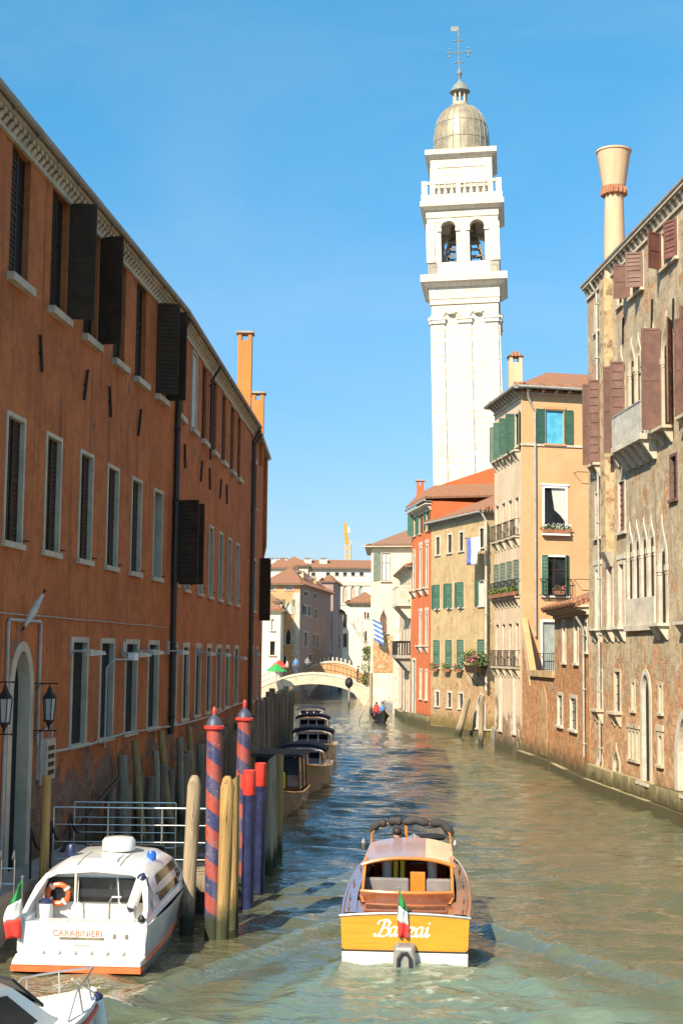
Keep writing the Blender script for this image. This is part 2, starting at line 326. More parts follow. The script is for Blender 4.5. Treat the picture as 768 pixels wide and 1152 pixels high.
# ------------------------------------------------------------------ facades, walls, windows
class Fac:
    def __init__(s, p0, p1):
        s.p0 = np.array(p0[:2], float); d = np.array(p1[:2], float)-s.p0; s.L = float(np.linalg.norm(d)); s.t = d/s.L
        s.n = np.array([-s.t[1], s.t[0]])          # inward
        s.M = Matrix(((s.t[0], s.n[0], 0, s.p0[0]), (s.t[1], s.n[1], 0, s.p0[1]), (0, 0, 1, 0), (0, 0, 0, 1)))
    def px(s, x, y, out=0.):
        d = ray(x, y); q = s.p0-s.n*out; k = (s.n@q)/(s.n@d[:2]); P = k*d
        return float((P[:2]-s.p0)@s.t), float(P[2]+H)
    def R(s, x0, y0, x1, y1):
        a, t = s.px(x0, y0); b, u = s.px(x1, y1); return (a, b, u, t)
    def C(s, x, y0, y1, w):              # rectangle centred on a pixel column, fixed width
        a, t = s.px(x, y0); _, u = s.px(x, y1); return (a-w/2, a+w/2, u, t)
    def W(s, a, y, z): return s.M @ Vector((a, y, z))
def wall(mb, f, s0, s1, h0, h1, holes=(), m=0):
    mb.M = f.M
    holes = [h for h in holes if h[1] > s0 and h[0] < s1]
    xs = sorted({s0, s1, *[min(max(v, s0), s1) for h in holes for v in h[:2]]}); zs = sorted({h0, h1, *[min(max(v, h0), h1) for h in holes for v in h[2:4]]})
    for i in range(len(xs)-1):
        for j in range(len(zs)-1):
            a, b, c, d = xs[i], xs[i+1], zs[j], zs[j+1]; u, v = (a+b)/2, (c+d)/2
            if b-a < 1e-5 or d-c < 1e-5 or any(h[0] < u < h[1] and h[2] < v < h[3] for h in holes): continue
            mb.quad((a, 0, c), (b, 0, c), (b, 0, d), (a, 0, d), m)
    mb.M = None
def shell(parent, name, foot, h0, h1, mats, holes={}, top=True, hts={}, mi={}):
    """one wall mesh round the footprint (counter-clockwise); holes: edge index -> rectangles"""
    mb = MB(); n = len(foot)
    for i in range(n):
        f = Fac(foot[i], foot[(i+1) % n]); wall(mb, f, 0, f.L, h0, hts.get(i, h1), holes.get(i, ()), mi.get(i, 0))
    if top: mb.poly([(p[0], p[1], h1-.02) for p in foot])
    return mb.build(name, mats, parent, recalc=False)
def ogee(w, hh, n=9, kind='ogee'):
    pts = []
    for i in range(n+1):
        t = i/n
        if kind == 'round': a = math.pi/2*t; pts.append((-w*math.cos(a), hh*math.sin(a)))
        elif kind == 'point': a = math.pi/3*t; pts.append((w-2*w*math.cos(a), hh*math.sin(a)/math.sin(math.pi/3)))
        else:
            b = [(-w, 0), (-w*1.05, .52*hh), (-.12*w, .5*hh), (0, hh)]; k = [(1-t)**3, 3*t*(1-t)**2, 3*t*t*(1-t), t**3]
            pts.append(tuple(sum(k[j]*b[j][q] for j in range(4)) for q in range(2)))
    return pts+[(-x, z) for x, z in pts[-2::-1]]
def shutter_leaf(mb, wd, ht, slats=10, th=.045, m=0):
    fr = .07
    mb.box(0, fr, -th, 0, 0, ht, m); mb.box(wd-fr, wd, -th, 0, 0, ht, m)
    for z in (0, ht*.48, ht-fr): mb.box(fr, wd-fr, -th, 0, z, z+fr, m)
    mb.box(fr, wd-fr, -th*.45, -th*.3, fr, ht-fr, m)
    k = (ht-2*fr)/slats
    for i in range(slats):
        z = fr+i*k
        if abs(z+k/2-ht*.48-fr/2) < k*.6: continue
        mb.hexa([(fr, -th*.95, z), (wd-fr, -th*.95, z), (wd-fr, -th*.5, z+k*.7), (fr, -th*.5, z+k*.7), (fr, -th*.75, z), (wd-fr, -th*.75, z), (wd-fr, -th*.3, z+k*.75), (fr, -th*.3, z+k*.75)], m)
def window(f, par, r, frame='stone', fw=.1, depth=.12, pane='dark', sill=.1, sillh=.1, lintel=0, arch=None, archh=None, proud=.03,
           shut=None, sc='shut_g', slats=10, wallm=None, bars=None, mull=True, shw=None, jamb=True, rail=False, box=None, label=None, corbel=False, name='window', sillx=.06, shh=None, cap=False):
    s0, s1, h0, h1 = r; wd = s1-s0; mb = MB(f.M)
    mats = [M[frame], M[wallm] if wallm else M[frame]]
    fb = fw if fw > 0 else .0
    if arch is None:
        if jamb:
            mb.box(s0, s0+fb, -proud, depth, h0, h1-fb); mb.box(s1-fb, s1, -proud, depth, h0, h1-fb)
            mb.box(s0, s1, -proud, depth, h1-fb, h1)
        else:                            # reveal lined with the wall's own plaster
            for a, b in ((s0-.001, s0+.02), (s1-.02, s1+.001)): mb.box(a, b, -.002, depth, h0, h1, 1)
            mb.box(s0+.02, s1-.02, .002, depth, h1-.02, h1-.001, 1)
        if lintel: mb.box(s0-.08, s1+.08, -proud-.03, .05, h1+.002, h1+lintel)
    else:
        hh = archh or wd*.75; sp = h1-hh-fb*.8; w2 = wd/2-fb; cx = (s0+s1)/2
        inn = [(-w2, h0-sp)]+ogee(w2, hh-fb*.3, 9, arch)+[(w2, h0-sp)]
        out = [(-wd/2, h0-sp)]+ogee(wd/2, hh+fb*.5, 9, arch)+[(wd/2, h0-sp)]
        I = [(cx+x, sp+z) for x, z in inn]; O = [(cx+x, sp+z) for x, z in out]
        k = len(I)
        mb.grid([[(x, -proud, z) for x, z in I], [(x, -proud, z) for x, z in O]])
        mb.grid([[(x, -proud, z) for x, z in O], [(x, .02, z) for x, z in O]])
        mb.grid([[(x, depth, z) for x, z in I], [(x, -proud, z) for x, z in I]])
        up = O[1:-1]
        mb.grid([[(x, .0005, z) for x, z in up], [(x, .0005, h1+.0) for x, z in up]], 1)
        if cap:
            for e in (-1, 1):
                xx = cx+e*(wd/2-fb/2); mb.box(xx-fb*.7, xx+fb*.7, -proud-.04, depth*.5, sp-.22, sp-.02); mb.box(xx-fb*.6, xx+fb*.6, -proud-.015, depth*.4, sp-.32, sp-.22)
    if sill: mb.box(s0-sillx, s1+sillx, -sill, depth, h0-sillh, h0)
    if corbel:
        for xx in (s0+wd*.12, s1-wd*.12):
            mb.hexa([(xx-.09, -.05, h0-sillh-.45), (xx+.09, -.05, h0-sillh-.45), (xx+.09, .02, h0-sillh-.45), (xx-.09, .02, h0-sillh-.45),
                     (xx-.09, -sill*.9, h0-sillh), (xx+.09, -sill*.9, h0-sillh), (xx+.09, .02, h0-sillh), (xx-.09, .02, h0-sillh)])
    o = mb.build(name, mats, par)
    if label: o['label'] = label
    p = MB(f.M); e = .012
    p.box(s0+e, s1-e, depth-.03, depth-.005, h0+.0, h1-e)
    pm = [M[pane]]
    p.build('pane', pm, o)
    if mull:
        q = MB(f.M); cx = (s0+s1)/2; fs = .045; a, b = s0+fb+.005, s1-fb-.005
        q.box(cx-fs/2, cx+fs/2, depth-.07, depth-.032, h0+.01, h1-fb-.02)
        for x in (a, b-fs): q.box(x, x+fs, depth-.07, depth-.032, h0+.01, h1-fb-.02)
        for z in (h0+.015, h0+(h1-h0)*.62, h1-fb-.03-fs): q.box(a, b, depth-.066, depth-.034, z, z+fs)
        q.build('sash', M['white' if mull == 'white' else 'shut_d'], o)
    if bars:
        q = MB(f.M)
        for i in range(1, bars+1):
            x = s0+fb+(wd-2*fb)*i/(bars+1); q.tube([(x, .06, h0), (x, .06, h1-fb)], .012, 5)
        nz = max(3, int((h1-h0)/.3))
        for i in range(1, nz): z = h0+(h1-h0)*i/nz; q.tube([(s0+fb, .06, z), (s1-fb, .06, z)], .009, 5)
        q.build('grille', M['iron'], o)
    if shut:
        lw = shw or wd/2; ht = (shh or (h1-h0-.02))
        for side, ang in shut:
            q = MB()
            shutter_leaf(q, lw, ht, slats)
            if side == 'L':              # hinged on the left edge; ang 0 = closed, 180 = flat against the wall, 90 = square to it
                T = Matrix.Translation((s0+.02, -.035 if ang else depth*.6, h0+.01)) @ Matrix.Rotation(R(-ang), 4, 'Z')
            else:
                T = Matrix.Translation((s1-.02, -.035 if ang else depth*.6, h0+.01)) @ Matrix.Rotation(R(ang), 4, 'Z') @ Matrix.Scale(-1, 4, (1, 0, 0))
            q.v = [f.M @ (T @ v) for v in q.v]
            q.build('shutter', M[sc], o)
    if rail:
        q = MB(f.M); y = -.28
        for z in (h0+.02, h0+.85): q.box(s0-.1, s1+.1, y-.015, y+.015, z, z+.03)
        for e in (s0-.1, s1+.1):
            q.box(e-.012, e+.012, y, 0, h0+.85, h0+.88); q.box(e-.012, e+.012, y, 0, h0+.02, h0+.05)
        k = max(4, int((wd+.2)/.11))
        for i in range(k+1): x = s0-.1+(wd+.2)*i/k; q.box(x-.008, x+.008, y-.008, y+.008, h0+.05, h0+.85)
        q.build('railing', M['iron'], o)
    return o
def roof(par, foot, z, rise, over=.4, mat='tile', ridge=None, th=.12, gutter=True, name='roof', lift=0):
    """hipped roof on a quad footprint; ridge = (a, b) fractions along the long axis"""
    P = [Vector((p[0], p[1], 0)) for p in foot]; c = sum(P, Vector())/len(P); n = len(P)
    E = []
    for i in range(n):
        a = (P[i]-P[i-1]).normalized(); b = (P[(i+1) % n]-P[i]).normalized()
        na = Vector((a.y, -a.x, 0)); nb = Vector((b.y, -b.x, 0)); d = (na+nb); d = d/max(.3, d.dot(na)); E.append(P[i]+d*over)
    mb = MB()
    l0 = (E[1]-E[0]).length; l1 = (E[2]-E[1]).length
    fr = ridge or (.3, .7)
    if l0 > l1: A0, A1 = (E[0]+E[3])/2, (E[1]+E[2])/2
    else: A0, A1 = (E[0]+E[1])/2, (E[3]+E[2])/2
    r0 = A0.lerp(A1, fr[0])+Vector((0, 0, z+rise)); r1 = A0.lerp(A1, fr[1])+Vector((0, 0, z+rise))
    U = [e+Vector((0, 0, z)) for e in E]; D = [e+Vector((0, 0, z-th)) for e in E]
    if l0 > l1: mb.add([U[0], U[1], U[2], U[3], r0, r1], [(0, 1, 5, 4), (2, 3, 4, 5), (1, 2, 5), (3, 0, 4)])
    else: mb.add([U[0], U[1], U[2], U[3], r0, r1], [(0, 1, 4), (1, 2, 5, 4), (2, 3, 5), (3, 0, 4, 5)])
    for i in range(4):
        j = (i+1) % 4; mb.quad(U[i], U[j], D[j], D[i], 1)
    mb.poly(D, 1)
    o = mb.build(name, [M[mat], M['stone_d']], par)
    # a row of cover-tile ends along every eave
    q = MB()
    for i in range(4):
        a, b = U[i], U[(i+1) % 4]; k = int((b-a).length/.24)
        mid = (r0+r1)/2-(a+b)/2; dr = (Vector((0, 0, 1)).cross(b-a)).normalized()
        if dr.dot(mid) < 0: dr = -dr
        sl = rise/max(1., abs(Vector((mid.x, mid.y, 0)).dot(dr)))
        for t in range(k):
            p = a.lerp(b, (t+.5)/k); q.tube([p-dr*.07+Vector((0, 0, .02-sl*.07)), p+dr*.5+Vector((0, 0, .02+sl*.5))], [.095, .08], 6)
    q.build('eave_tiles', M[mat], o)
    return o
def gutter(par, f, a, b, z, out=.45, brk=1.2, mat='zinc'):
    mb = MB(f.M); mb.tube([(a, -out, z), (b, -out, z)], .075, 8)
    k = int((b-a)/brk)
    for i in range(k+1): x = a+(b-a)*i/max(1, k); mb.box(x-.015, x+.015, -out, .02, z-.11, z-.07)
    return mb.build('gutter', M[mat], par)
def downpipe(par, f, s, z0, z1, mat='pipe', r=.06, out=.1):
    mb = MB(f.M); mb.tube([(s, -out-.3, z1), (s, -out, z1-.5), (s, -out, z0)], r, 8)
    z = z0+.5
    while z < z1-.6: mb.box(s-r-.02, s+r+.02, -out-r-.02, .0, z, z+.04); z += 2.2
    return mb.build('downpipe', M[mat], par)
def modillions(par, f, a, b, z, n, out=.4, w=.13, h=.24, m='stone', name='cornice', band=True):
    mb = MB(f.M)
    if band:
        mb.box(a, b, -.08, -.003, z-h-.1, z-h-.002); mb.box(a, b, -out-.06, -.003, z, z+.09)
    for i in range(n):
        x = a+(b-a)*(i+.5)/n; mb.prism([(0, 0)], 0, 0) if False else None
        mb.hexa([(x-w/2, -.06, z-h), (x+w/2, -.06, z-h), (x+w/2, -.002, z-h), (x-w/2, -.002, z-h), (x-w/2, -out, z-.06), (x+w/2, -out, z-.06), (x+w/2, -.002, z-.004), (x-w/2, -.002, z-.004)])
        mb.box(x-w/2, x+w/2, -out, -.3*out, z-.1, z-.002)
    return mb.build(name, M[m], par)
def chimney(par, x, y, z0, z1, w, mat='orange_lit', cap='slab', d=None):
    d = d or w; mb = MB(); mb.box(x-w/2, x+w/2, y-d/2, y+d/2, z0, z1-.45)
    for a in (-1, 1):
        for b in (-1, 1): mb.box(x+a*w/2-.09*(a+1), x+a*w/2+.09*(1-a), y+b*d/2-.09*(b+1), y+b*d/2+.09*(1-b), z1-.45, z1-.1)
    o = mb.build('chimney', M[mat], par)
    q = MB(); e = .09
    if cap == 'slab': q.box(x-w/2-e, x+w/2+e, y-d/2-e, y+d/2+e, z1-.1, z1)
    else:
        v = [(x-w/2-e, y-d/2-e, z1-.1), (x+w/2+e, y-d/2-e, z1-.1), (x+w/2+e, y+d/2+e, z1-.1), (x-w/2-e, y+d/2+e, z1-.1), (x, y, z1+.3)]
        q.add(v, [(0, 1, 2, 3), (0, 1, 4), (1, 2, 4), (2, 3, 4), (3, 0, 4)])
    q.build('chimney_cap', M['stone_d' if cap == 'slab' else 'tile'], o); return o
# ================================================================== LEFT: long orange barracks
A, B, C = (-6.997, 23.698), (-5.189, 43.384), (-4.20, 66.0)
D = (-4.2, 77.0)
bar = thing('orange_building', 'long terracotta orange three storey building with white framed windows along the left bank', 'building', (-10, 40, 0))
f1, f2 = Fac(A, B), Fac(B, C)
EZ = 15.7
w3 = [(f1, f1.px(x, y)[0]+dx) for x, y, dx in ((23, 330, 0), (65, 355, 0), (101, 388, 0))]
W = []    # (facade, rect, style)
S3 = [4.5, 7.26, 9.95, 12.75, 15.15, 17.75]
S2 = [4.66, 7.3, 9.98, 12.52, 15.1, 17.8]
S1 = [9.85, 12.38, 14.95, 17.62]
T3 = [1.15, 3.9, 6.5, 9.2, 12.05, 14.8, 17.3]
T2 = [3.2, 6.3, 8.95, 11.75, 14.55, 17.35]
T1 = [.85, 3.4, 6.2, 8.95, 11.9, 14.5, 17.6]
perp = {0: [('L', 0)], 1: [('L', 0), ('R', 98)], 2: [('L', 0), ('R', 78)], 3: [('L', 0)], 4: [('L', 0)], 5: [('L', 74), ('R', 82)]}
for i, s in enumerate(S3): W.append((f1, (s-.62, s+.62, 12.72, 15.42), dict(fw=.0, jamb=False, wallm='orange', lintel=.2, sill=.16, sillh=.16, shut=perp[i], sc='shut_d', slats=22, pane='room', mull=True, sillx=.1, depth=.2)))
for i, s in enumerate(S2): W.append((f1, (s-.6, s+.6, 7.42, 10.0), dict(fw=.09, depth=.2 if i < 5 else .24, shut=[('L', 0), ('R', 0)] if i < 5 else [('L', 0)], sc='shut_d', slats=24, sill=.09, sillh=.12, mull=False, shw=.5, pane='room')))
for i, s in enumerate(S1): W.append((f1, (s-.72, s+.72, 3.12, 5.6), dict(fw=.13, depth=.13, sill=.08, mull=False, pane='room')))
for i, s in enumerate(T3):
    st = dict(fw=.0, jamb=False, wallm='orange', lintel=.2, sill=.16, sillh=.16, pane='room', mull=True, sillx=.1, depth=.16)
    if i == 1: st = dict(fw=.09, depth=.08, proud=.05, pane='curtain', mull='white', lintel=.0, sill=.16, sillh=.16)
    if i != 1: st.update(shut=[('L', 0)], sc='shut_d', slats=16)
    W.append((f2, (s-.58, s+.58, 12.7, 15.35), st))
W.append((f2, (.35, 1.45, 7.38, 9.95), dict(fw=.09, depth=.42, pane='room', shut=[('L', 100), ('R', 84)], sc='shut_d', slats=18, shw=.78, sill=.09, mull=False)))
for s in T2: W.append((f2, (s-.6, s+.6, 7.3, 9.93), dict(fw=.11, depth=.17, pane='room', sill=.09, mull=False)))
for s in T1: W.append((f2, (s-.7, s+.7, 3.12, 5.58), dict(fw=.16, depth=.09, sill=.06, pane='room', mull=False)))
PS, PH = 6.05, 5.28                         # portal centre along the wall, top of its arch
_a, _h = f1.px(9, 790); _b, _ = f1.px(37, 790); PS = (_a+_b)/2; PW = _b-_a; PT = f1.px(24, 717)[1]
portal = (PS-PW/2, PS+PW/2, .75, PT)
holes = {0: [portal], 1: []}
for f, r, st in W: holes[0 if f is f1 else 1].append(r)
foot = [A, B, C, (C[0]-13, C[1]+1), (A[0]-13, A[1])]
shell(bar, 'wall', foot, -1.5, EZ, M['orange'], holes)
for f, r, st in W: window(f, bar, r, **st)
window(f1, bar, portal, fw=.26, depth=.26, arch='round', archh=PW*.62, pane='room', sill=0, mull=False, name='portal', wallm='orange', frame='stone')
for f, n in ((f1, 66), (f2, 76)): modillions(bar, f, .0 if f is f1 else .05, f.L, EZ, n, .2, .17, .22)
mb = MB()
for f in (f1, f2):
    o0 = .30; rz_ = 2.6
    P = [f.W(-.05, -o0, EZ+.1), f.W(f.L+.05, -o0, EZ+.1), f.W(f.L+.05, 6, EZ+.1+rz_), f.W(-.05, 6, EZ+.1+rz_)]
    Q = [f.W(-.05, -o0, EZ+.22), f.W(f.L+.05, -o0, EZ+.22), f.W(f.L+.05, 6, EZ+.22+rz_), f.W(-.05, 6, EZ+.22+rz_)]
    mb.hexa([*P, *Q])
mb.build('roof', M['tile_d'], bar)
gutter(bar, f1, 0, f1.L, EZ+.12, .36, 1.5, 'stone_d'); gutter(bar, f2, 0, f2.L+.3, EZ+.12, .36, 1.5, 'stone_d')
downpipe(bar, f1, f1.px(194, 600)[0], 2.8, EZ-.1, r=.09); downpipe(bar, f2, f2.L-.35, 2.5, EZ-.1, r=.07)
downpipe(bar, f2, 8.0-.35, 12.2, EZ-.1, r=.05)
for xs_, f in (((41, 93, 121, 155), f1), ((207, 226, 235.5, 248, 255), f2)):      # iron tie-rod anchors
    for i, x in enumerate(xs_):
        s = f.px(x, 500)[0]; mb = MB(f.M); z = 11.55; sg = .12 if i % 2 else -.1
        mb.tube([(s-sg, -.05, z-.38), (s+sg, -.05, z+.38)], .035, 6); mb.tube([(s, .02, z), (s, -.07, z)], .03, 6)
        mb.build('wall_anchor', M['iron'], bar)
for i, s in enumerate(S2+[s_+f1.L for s_ in T2]):       # little shutter hooks
    f, q = (f1, s) if i < len(S2) else (f2, s-f1.L)
    mb = MB(f.M); mb.tube([(q+.72, 0, 7.5), (q+.72, -.1, 7.5), (q+.86, -.1, 7.5)], .016, 5); mb.build('shutter_hook', M['iron'], bar)
# string cables across the wall belong to the building
mb = MB(f1.M); mb.tube([(2+i*.9, -.03, 6.0+.008*math.sin(i*1.3)) for i in range(20)], .013, 5); mb.build('wall_conduit', M['cable'], bar)
mb = MB(f1.M); s0 = portal[0]-.25; s1 = portal[1]+.25; zt = f1.px(24, 698)[1]
mb.tube([(s0, -.05, .9), (s0, -.05, zt-.06), (s0+.06, -.05, zt), (s1-.06, -.05, zt), (s1, -.05, zt-.06), (s1, -.05, 3.3)], .035, 6); mb.build('wall_conduit', M['zinc'], bar)
# neighbour beyond
ann = thing('orange_annex', 'narrow orange house with two gutters at the far end of the long orange building', 'house', (-8, 72, 0))
f3 = Fac(C, D); EA = hz(290, 489, 68)
W = [(f3, f3.R(282.6, 624, 287, 688), dict(fw=.12, depth=.12, sill=.08, mull=False)), (f3, (7.6, 8.6, f3.px(296, 700)[1], f3.px(296, 632)[1]), dict(fw=.0, jamb=False, wallm='orange', shut=[('L', 95), ('R', 85)], sc='shut_d', slats=14, pane='room', mull=False)),
     (f3, (2.2, 3.3, 12.2, 14.4), dict(fw=0, jamb=False, wallm='orange', lintel=.2, sill=.14)), (f3, (2.1, 3.3, 3.0, 5.6), dict(fw=.15, depth=.1, mull=False, pane='room')), (f3, (5.6, 6.8, 3.0, 5.6), dict(fw=.15, depth=.1, mull=False, pane='room'))]
ft3 = [(C[0]+.02, C[1]+.05), D, (D[0]-9, D[1]+.5), (C[0]-9, C[1]+.55)]
shell(ann, 'wall', ft3, -1.5, EA, M['orange'], {0: [r for _, r, _ in W]})
for f, r, st in W: window(f, ann, r, **st)
roof(ann, ft3, EA+.12, 1.7, .2, 'tile_d', (.2, .8)); gutter(ann, f3, .4, f3.L+.2, EA+.1, .28)
downpipe(ann, f3, .5, 2, EA-.2, r=.06)
mb = MB(f3.M); mb.box(f3.L-1.3, f3.L-.2, -.18, -.003, 11.0, EA-.1); mb.hexa([(f3.L-1.2, -.03, 10.2), (f3.L-.3, -.03, 10.2), (f3.L-.3, -.003, 10.2), (f3.L-1.2, -.003, 10.2), (f3.L-1.3, -.18, 10.99), (f3.L-.2, -.18, 10.99), (f3.L-.2, -.003, 10.99), (f3.L-1.3, -.003, 10.99)])
mb.build('chimney_breast', M['orange'], ann)
p = at(276, 450, 67.0); chimney(ann, p[0]-.05, 67.0, EA-1, hz(276, 374, 67), .66, 'orange_lit')
p = at(290.5, 450, 71.5); chimney(ann, p[0], 71.5, EA-1, hz(290, 441.5, 71.5), .6, 'orange_lit')
# ------------------------------------------------------------------ fittings on the left wall
def lantern(f, s, z, label):
    P = f.W(s, -.55, z); t = thing('wall_lantern', label, 'lantern', P, 0, 'lanterns beside the arched portal')
    mb = MB(); mb.lathe([(.19, .0), (.19, .05), (.16, .05)], 6); mb.lathe([(.16, .78), (.24, .78), (.22, .84), (.1, 1.0), (.07, 1.12), (.02, 1.2)], 6)
    for i in range(6):
        a = math.pi*i/3; mb.tube([(.16*math.cos(a), .16*math.sin(a), .04), (.22*math.cos(a), .22*math.sin(a), .8)], .018, 5)
    mb.lathe([(.02, -.25), (.05, -.15), (.12, -.02), (.17, 0)], 6); mb.build('lantern_cage', M['iron'], t, local=True)
    mb = MB(); mb.lathe([(.15, .06), (.205, .77)], 6); mb.build('glass', M['lampglass'], t, local=True)
    o = f.n; n3 = Vector((o[0], o[1], 0))
    for zz in (1.28, -.3):
        mb = MB()
        mb.tube([n3*.56+Vector((0, 0, zz)), Vector((0, 0, zz)), n3*-.22+Vector((0, 0, zz))], .022, 6); mb.ico(n3*-.24+Vector((0, 0, zz)), .04, 0, 1)
        mb.tube([n3*.56+Vector((0, 0, zz-.25)), n3*.3+Vector((0, 0, zz-.03)), Vector((0, 0, zz))], .014, 5)
        mb.tube([(0, 0, zz), (0, 0, 1.12 if zz > 0 else -.2)], .018, 5); mb.build('bracket', M['iron'], t, local=True)
    t.scale = (.62,)*3; t.location = f.W(s, -.345, z)
    return t
m_, t_, b_ = newmat('lantern_glass'); b_.inputs['Base Color'].default_value = (.4, .4, .36, 1); b_.inputs['Roughness'].default_value = .25; M['lampglass'] = m_
s_, z_ = f1.px(66, 812, .55); lantern(f1, s_, z_, 'dark iron lantern on wall brackets between the arched portal and the first barred window')
s_, z_ = f1.px(17, 815, .55); lantern(f1, s_, z_, 'dark iron lantern on wall brackets in front of the arched portal opening')
lx = [(106, 735, 25), (160, 737, 20), (175, 734.5, 18), (206, 734.5, 16), (237, 736, 15), (255, 737, 13), (274, 741, 10), (290, 736.5, 12)]
desc = ['nearest', 'second', 'third', 'fourth', 'fifth', 'sixth', 'seventh', 'farthest']
for i, (x, y, w_) in enumerate(lx):
    f = f1 if x < 190 else (f2 if x < 279 else f3)
    s, z = f.px(x, y, .35); t = thing('wall_floodlight', desc[i]+' pale bar floodlight on an arm along the orange wall above the ground floor windows', 'floodlight', f.W(s, 0, z), 0, 'bar floodlights on the orange wall')
    mb = MB(f.M); mb.tube([(s-.75, 0, z+.05), (s-.75, -.3, z+.05), (s-.5, -.36, z+.05)], .03, 6); mb.box(s-.85, s-.65, -.05, .02, z-.05, z+.35); mb.build('arm', M['zinc'], t)
    mb = MB(f.M); mb.hexa([(s-.6, -.45, z-.06), (s+.75, -.45, z-.03), (s+.75, -.3, z-.03), (s-.6, -.27, z-.06), (s-.6, -.43, z+.1), (s+.75, -.42, z+.05), (s+.75, -.33, z+.05), (s-.6, -.29, z+.1)]); mb.build('lamp_housing', M['stone_w'], t)
# furled flag above the portal
s, z = f1.px(25, 710); t = thing('furled_flag', 'furled pale flag on a slanted pole above the arched portal', 'flag', f1.W(s, 0, z))
mb = MB(f1.M); mb.tube([(s, 0, z), (s+.06, -.42, z+.8)], .022, 6); mb.ico((s+.06, -.43, z+.83), .035, 0, 1); mb.build('flagpole', M['iron'], t)
mb = MB(f1.M); mb.tube([(s+.01, -.05, z+.1), (s+.03, -.2, z+.36), (s+.04, -.3, z+.57), (s+.06, -.41, z+.78)], [.03, .075, .065, .02], 8); mb.build('furled_cloth', M['curtain'], t)
# intercom boxes, camera, cable
s, z = f1.px(46, 855); t = thing('sign_boxes', 'pale stacked sign boxes on the orange wall right of the arched portal', 'sign', f1.W(s, 0, z))
mb = MB(f1.M); mb.box(s-.3, s+.35, -.22, 0, z-.4, z+.45); mb.build('case', M['stone'], t)
mb = MB(f1.M)
for k in range(4): mb.box(s-.2, s+.25, -.226, -.223, z-.3+k*.17, z-.2+k*.17)
mb.build('plate', M['shut_d'], t)
mb = MB(f1.M); mb.tube([(s-.3, -.1, z-.5), (s-.32, -.1, z+.6), (s+.3, -.1, z+.72), (s+.42, -.1, z+.6), (s+.42, -.1, z+.2)], .03, 6); mb.build('frame', M['zinc'], t)
s, z = f1.px(150, 742, .4); t = thing('security_camera', 'small white security camera on a bent pipe between two ground floor windows', 'camera', f1.W(s, 0, z))
mb = MB(f1.M); mb.tube([(s-1.3, -.04, z-2.2), (s-1.3, -.04, z-.2), (s-1.2, -.2, z), (s, -.35, z)], .03, 6); mb.build('pipe', M['zinc'], t)
mb = MB(f1.M); mb.box(s-.05, s+.4, -.45, -.27, z-.02, z+.16); mb.build('camera_body', M['white'], t)
mb = MB()
pts = []
for x, y in ((54, 847), (100, 838), (140, 825), (185, 818), (195, 817)): s, z = f1.px(x, y, .06); pts.append(f1.W(s, -.06, z))
for x, y in ((215, 812), (240, 805), (262, 794), (278, 789)): s, z = f2.px(x, y, .06); pts.append(f2.W(s, -.06, z))
mb.tube(pts, .035, 6); tag(mb.build('wall_cable', M['cable']), 'pale cable running low along the orange wall below the barred windows', 'cable')
# stone landing at the foot of the wall
mb = MB(f1.M); mb.box(-1, 9.2, -.75, .0, -1.5, .72); mb.box(-1, 9.25, -.8, .0, .724, .9)
tag(mb.build('landing_ledge', M['stone_d']), 'dark stone ledge at the foot of the orange wall in front of the portal', 'ledge')
mb = MB(f1.M)
ss = [4.3, 5.6, 7.0, 8.3]
for s in ss: mb.tube([(s, -.7, .9), (s, -.7, 1.85)], .022, 6)
for a, b in zip(ss[:-1], ss[1:]): mb.tube([(a+(b-a)*k/8, -.7, 1.8-.42*(1-(k/4-1)**2)) for k in range(9)], .03, 6)
tag(mb.build('chain_barrier', M['black']), 'dark chain hung between thin posts on the ledge before the portal', 'chain')
# ================================================================== RIGHT BANK
# -------- weathered gothic palazzo
R1f, R1n = (10.08, 57.76), (11.42, 38.96)
pal = thing('gothic_palazzo', 'tall weathered beige brick palazzo with pointed gothic windows and brown shutters at the right edge', 'palace', (16, 48, 0))
g = Fac(R1f, R1n); PZ = hz(665, 326, 57.5)
def gth(x0, yt, x1, yb): return g.R(x0, yt, x1, yb)
W = []
def add(r, **st): W.append((r, st))
# attic
s, z = g.px(697, 311); _, zb = g.px(698, 342)
TOP = g.px(716, 290)[1]; TB = g.px(718, 328)[1]
add((1.15, 2.0, TB-.1, TOP), fw=.1, sc='shut_r', shut=[('L', 0), ('R', 0)], sill=.1, mull=False, pane='room')
add((4.65, 5.45, TB+.1, TOP-.1), fw=.08, sill=.1)
add((6.5, 8.2, TB, TOP), fw=.06, sc='shut_b', shut=[('L', 95), ('R', 70)], shw=.6, sill=.14, pane='room', slats=8)
add((10.4, 12.2, TB, TOP), fw=.06, sc='shut_r', shut=[('L', 60), ('R', 25)], shw=.6, sill=.14, pane='room', slats=8)
add((14.6, 16.4, TB, TOP), fw=.06, sc='shut_r', shut=[('L', 60), ('R', 110)], shw=.6, sill=.14, pane='room', slats=8)
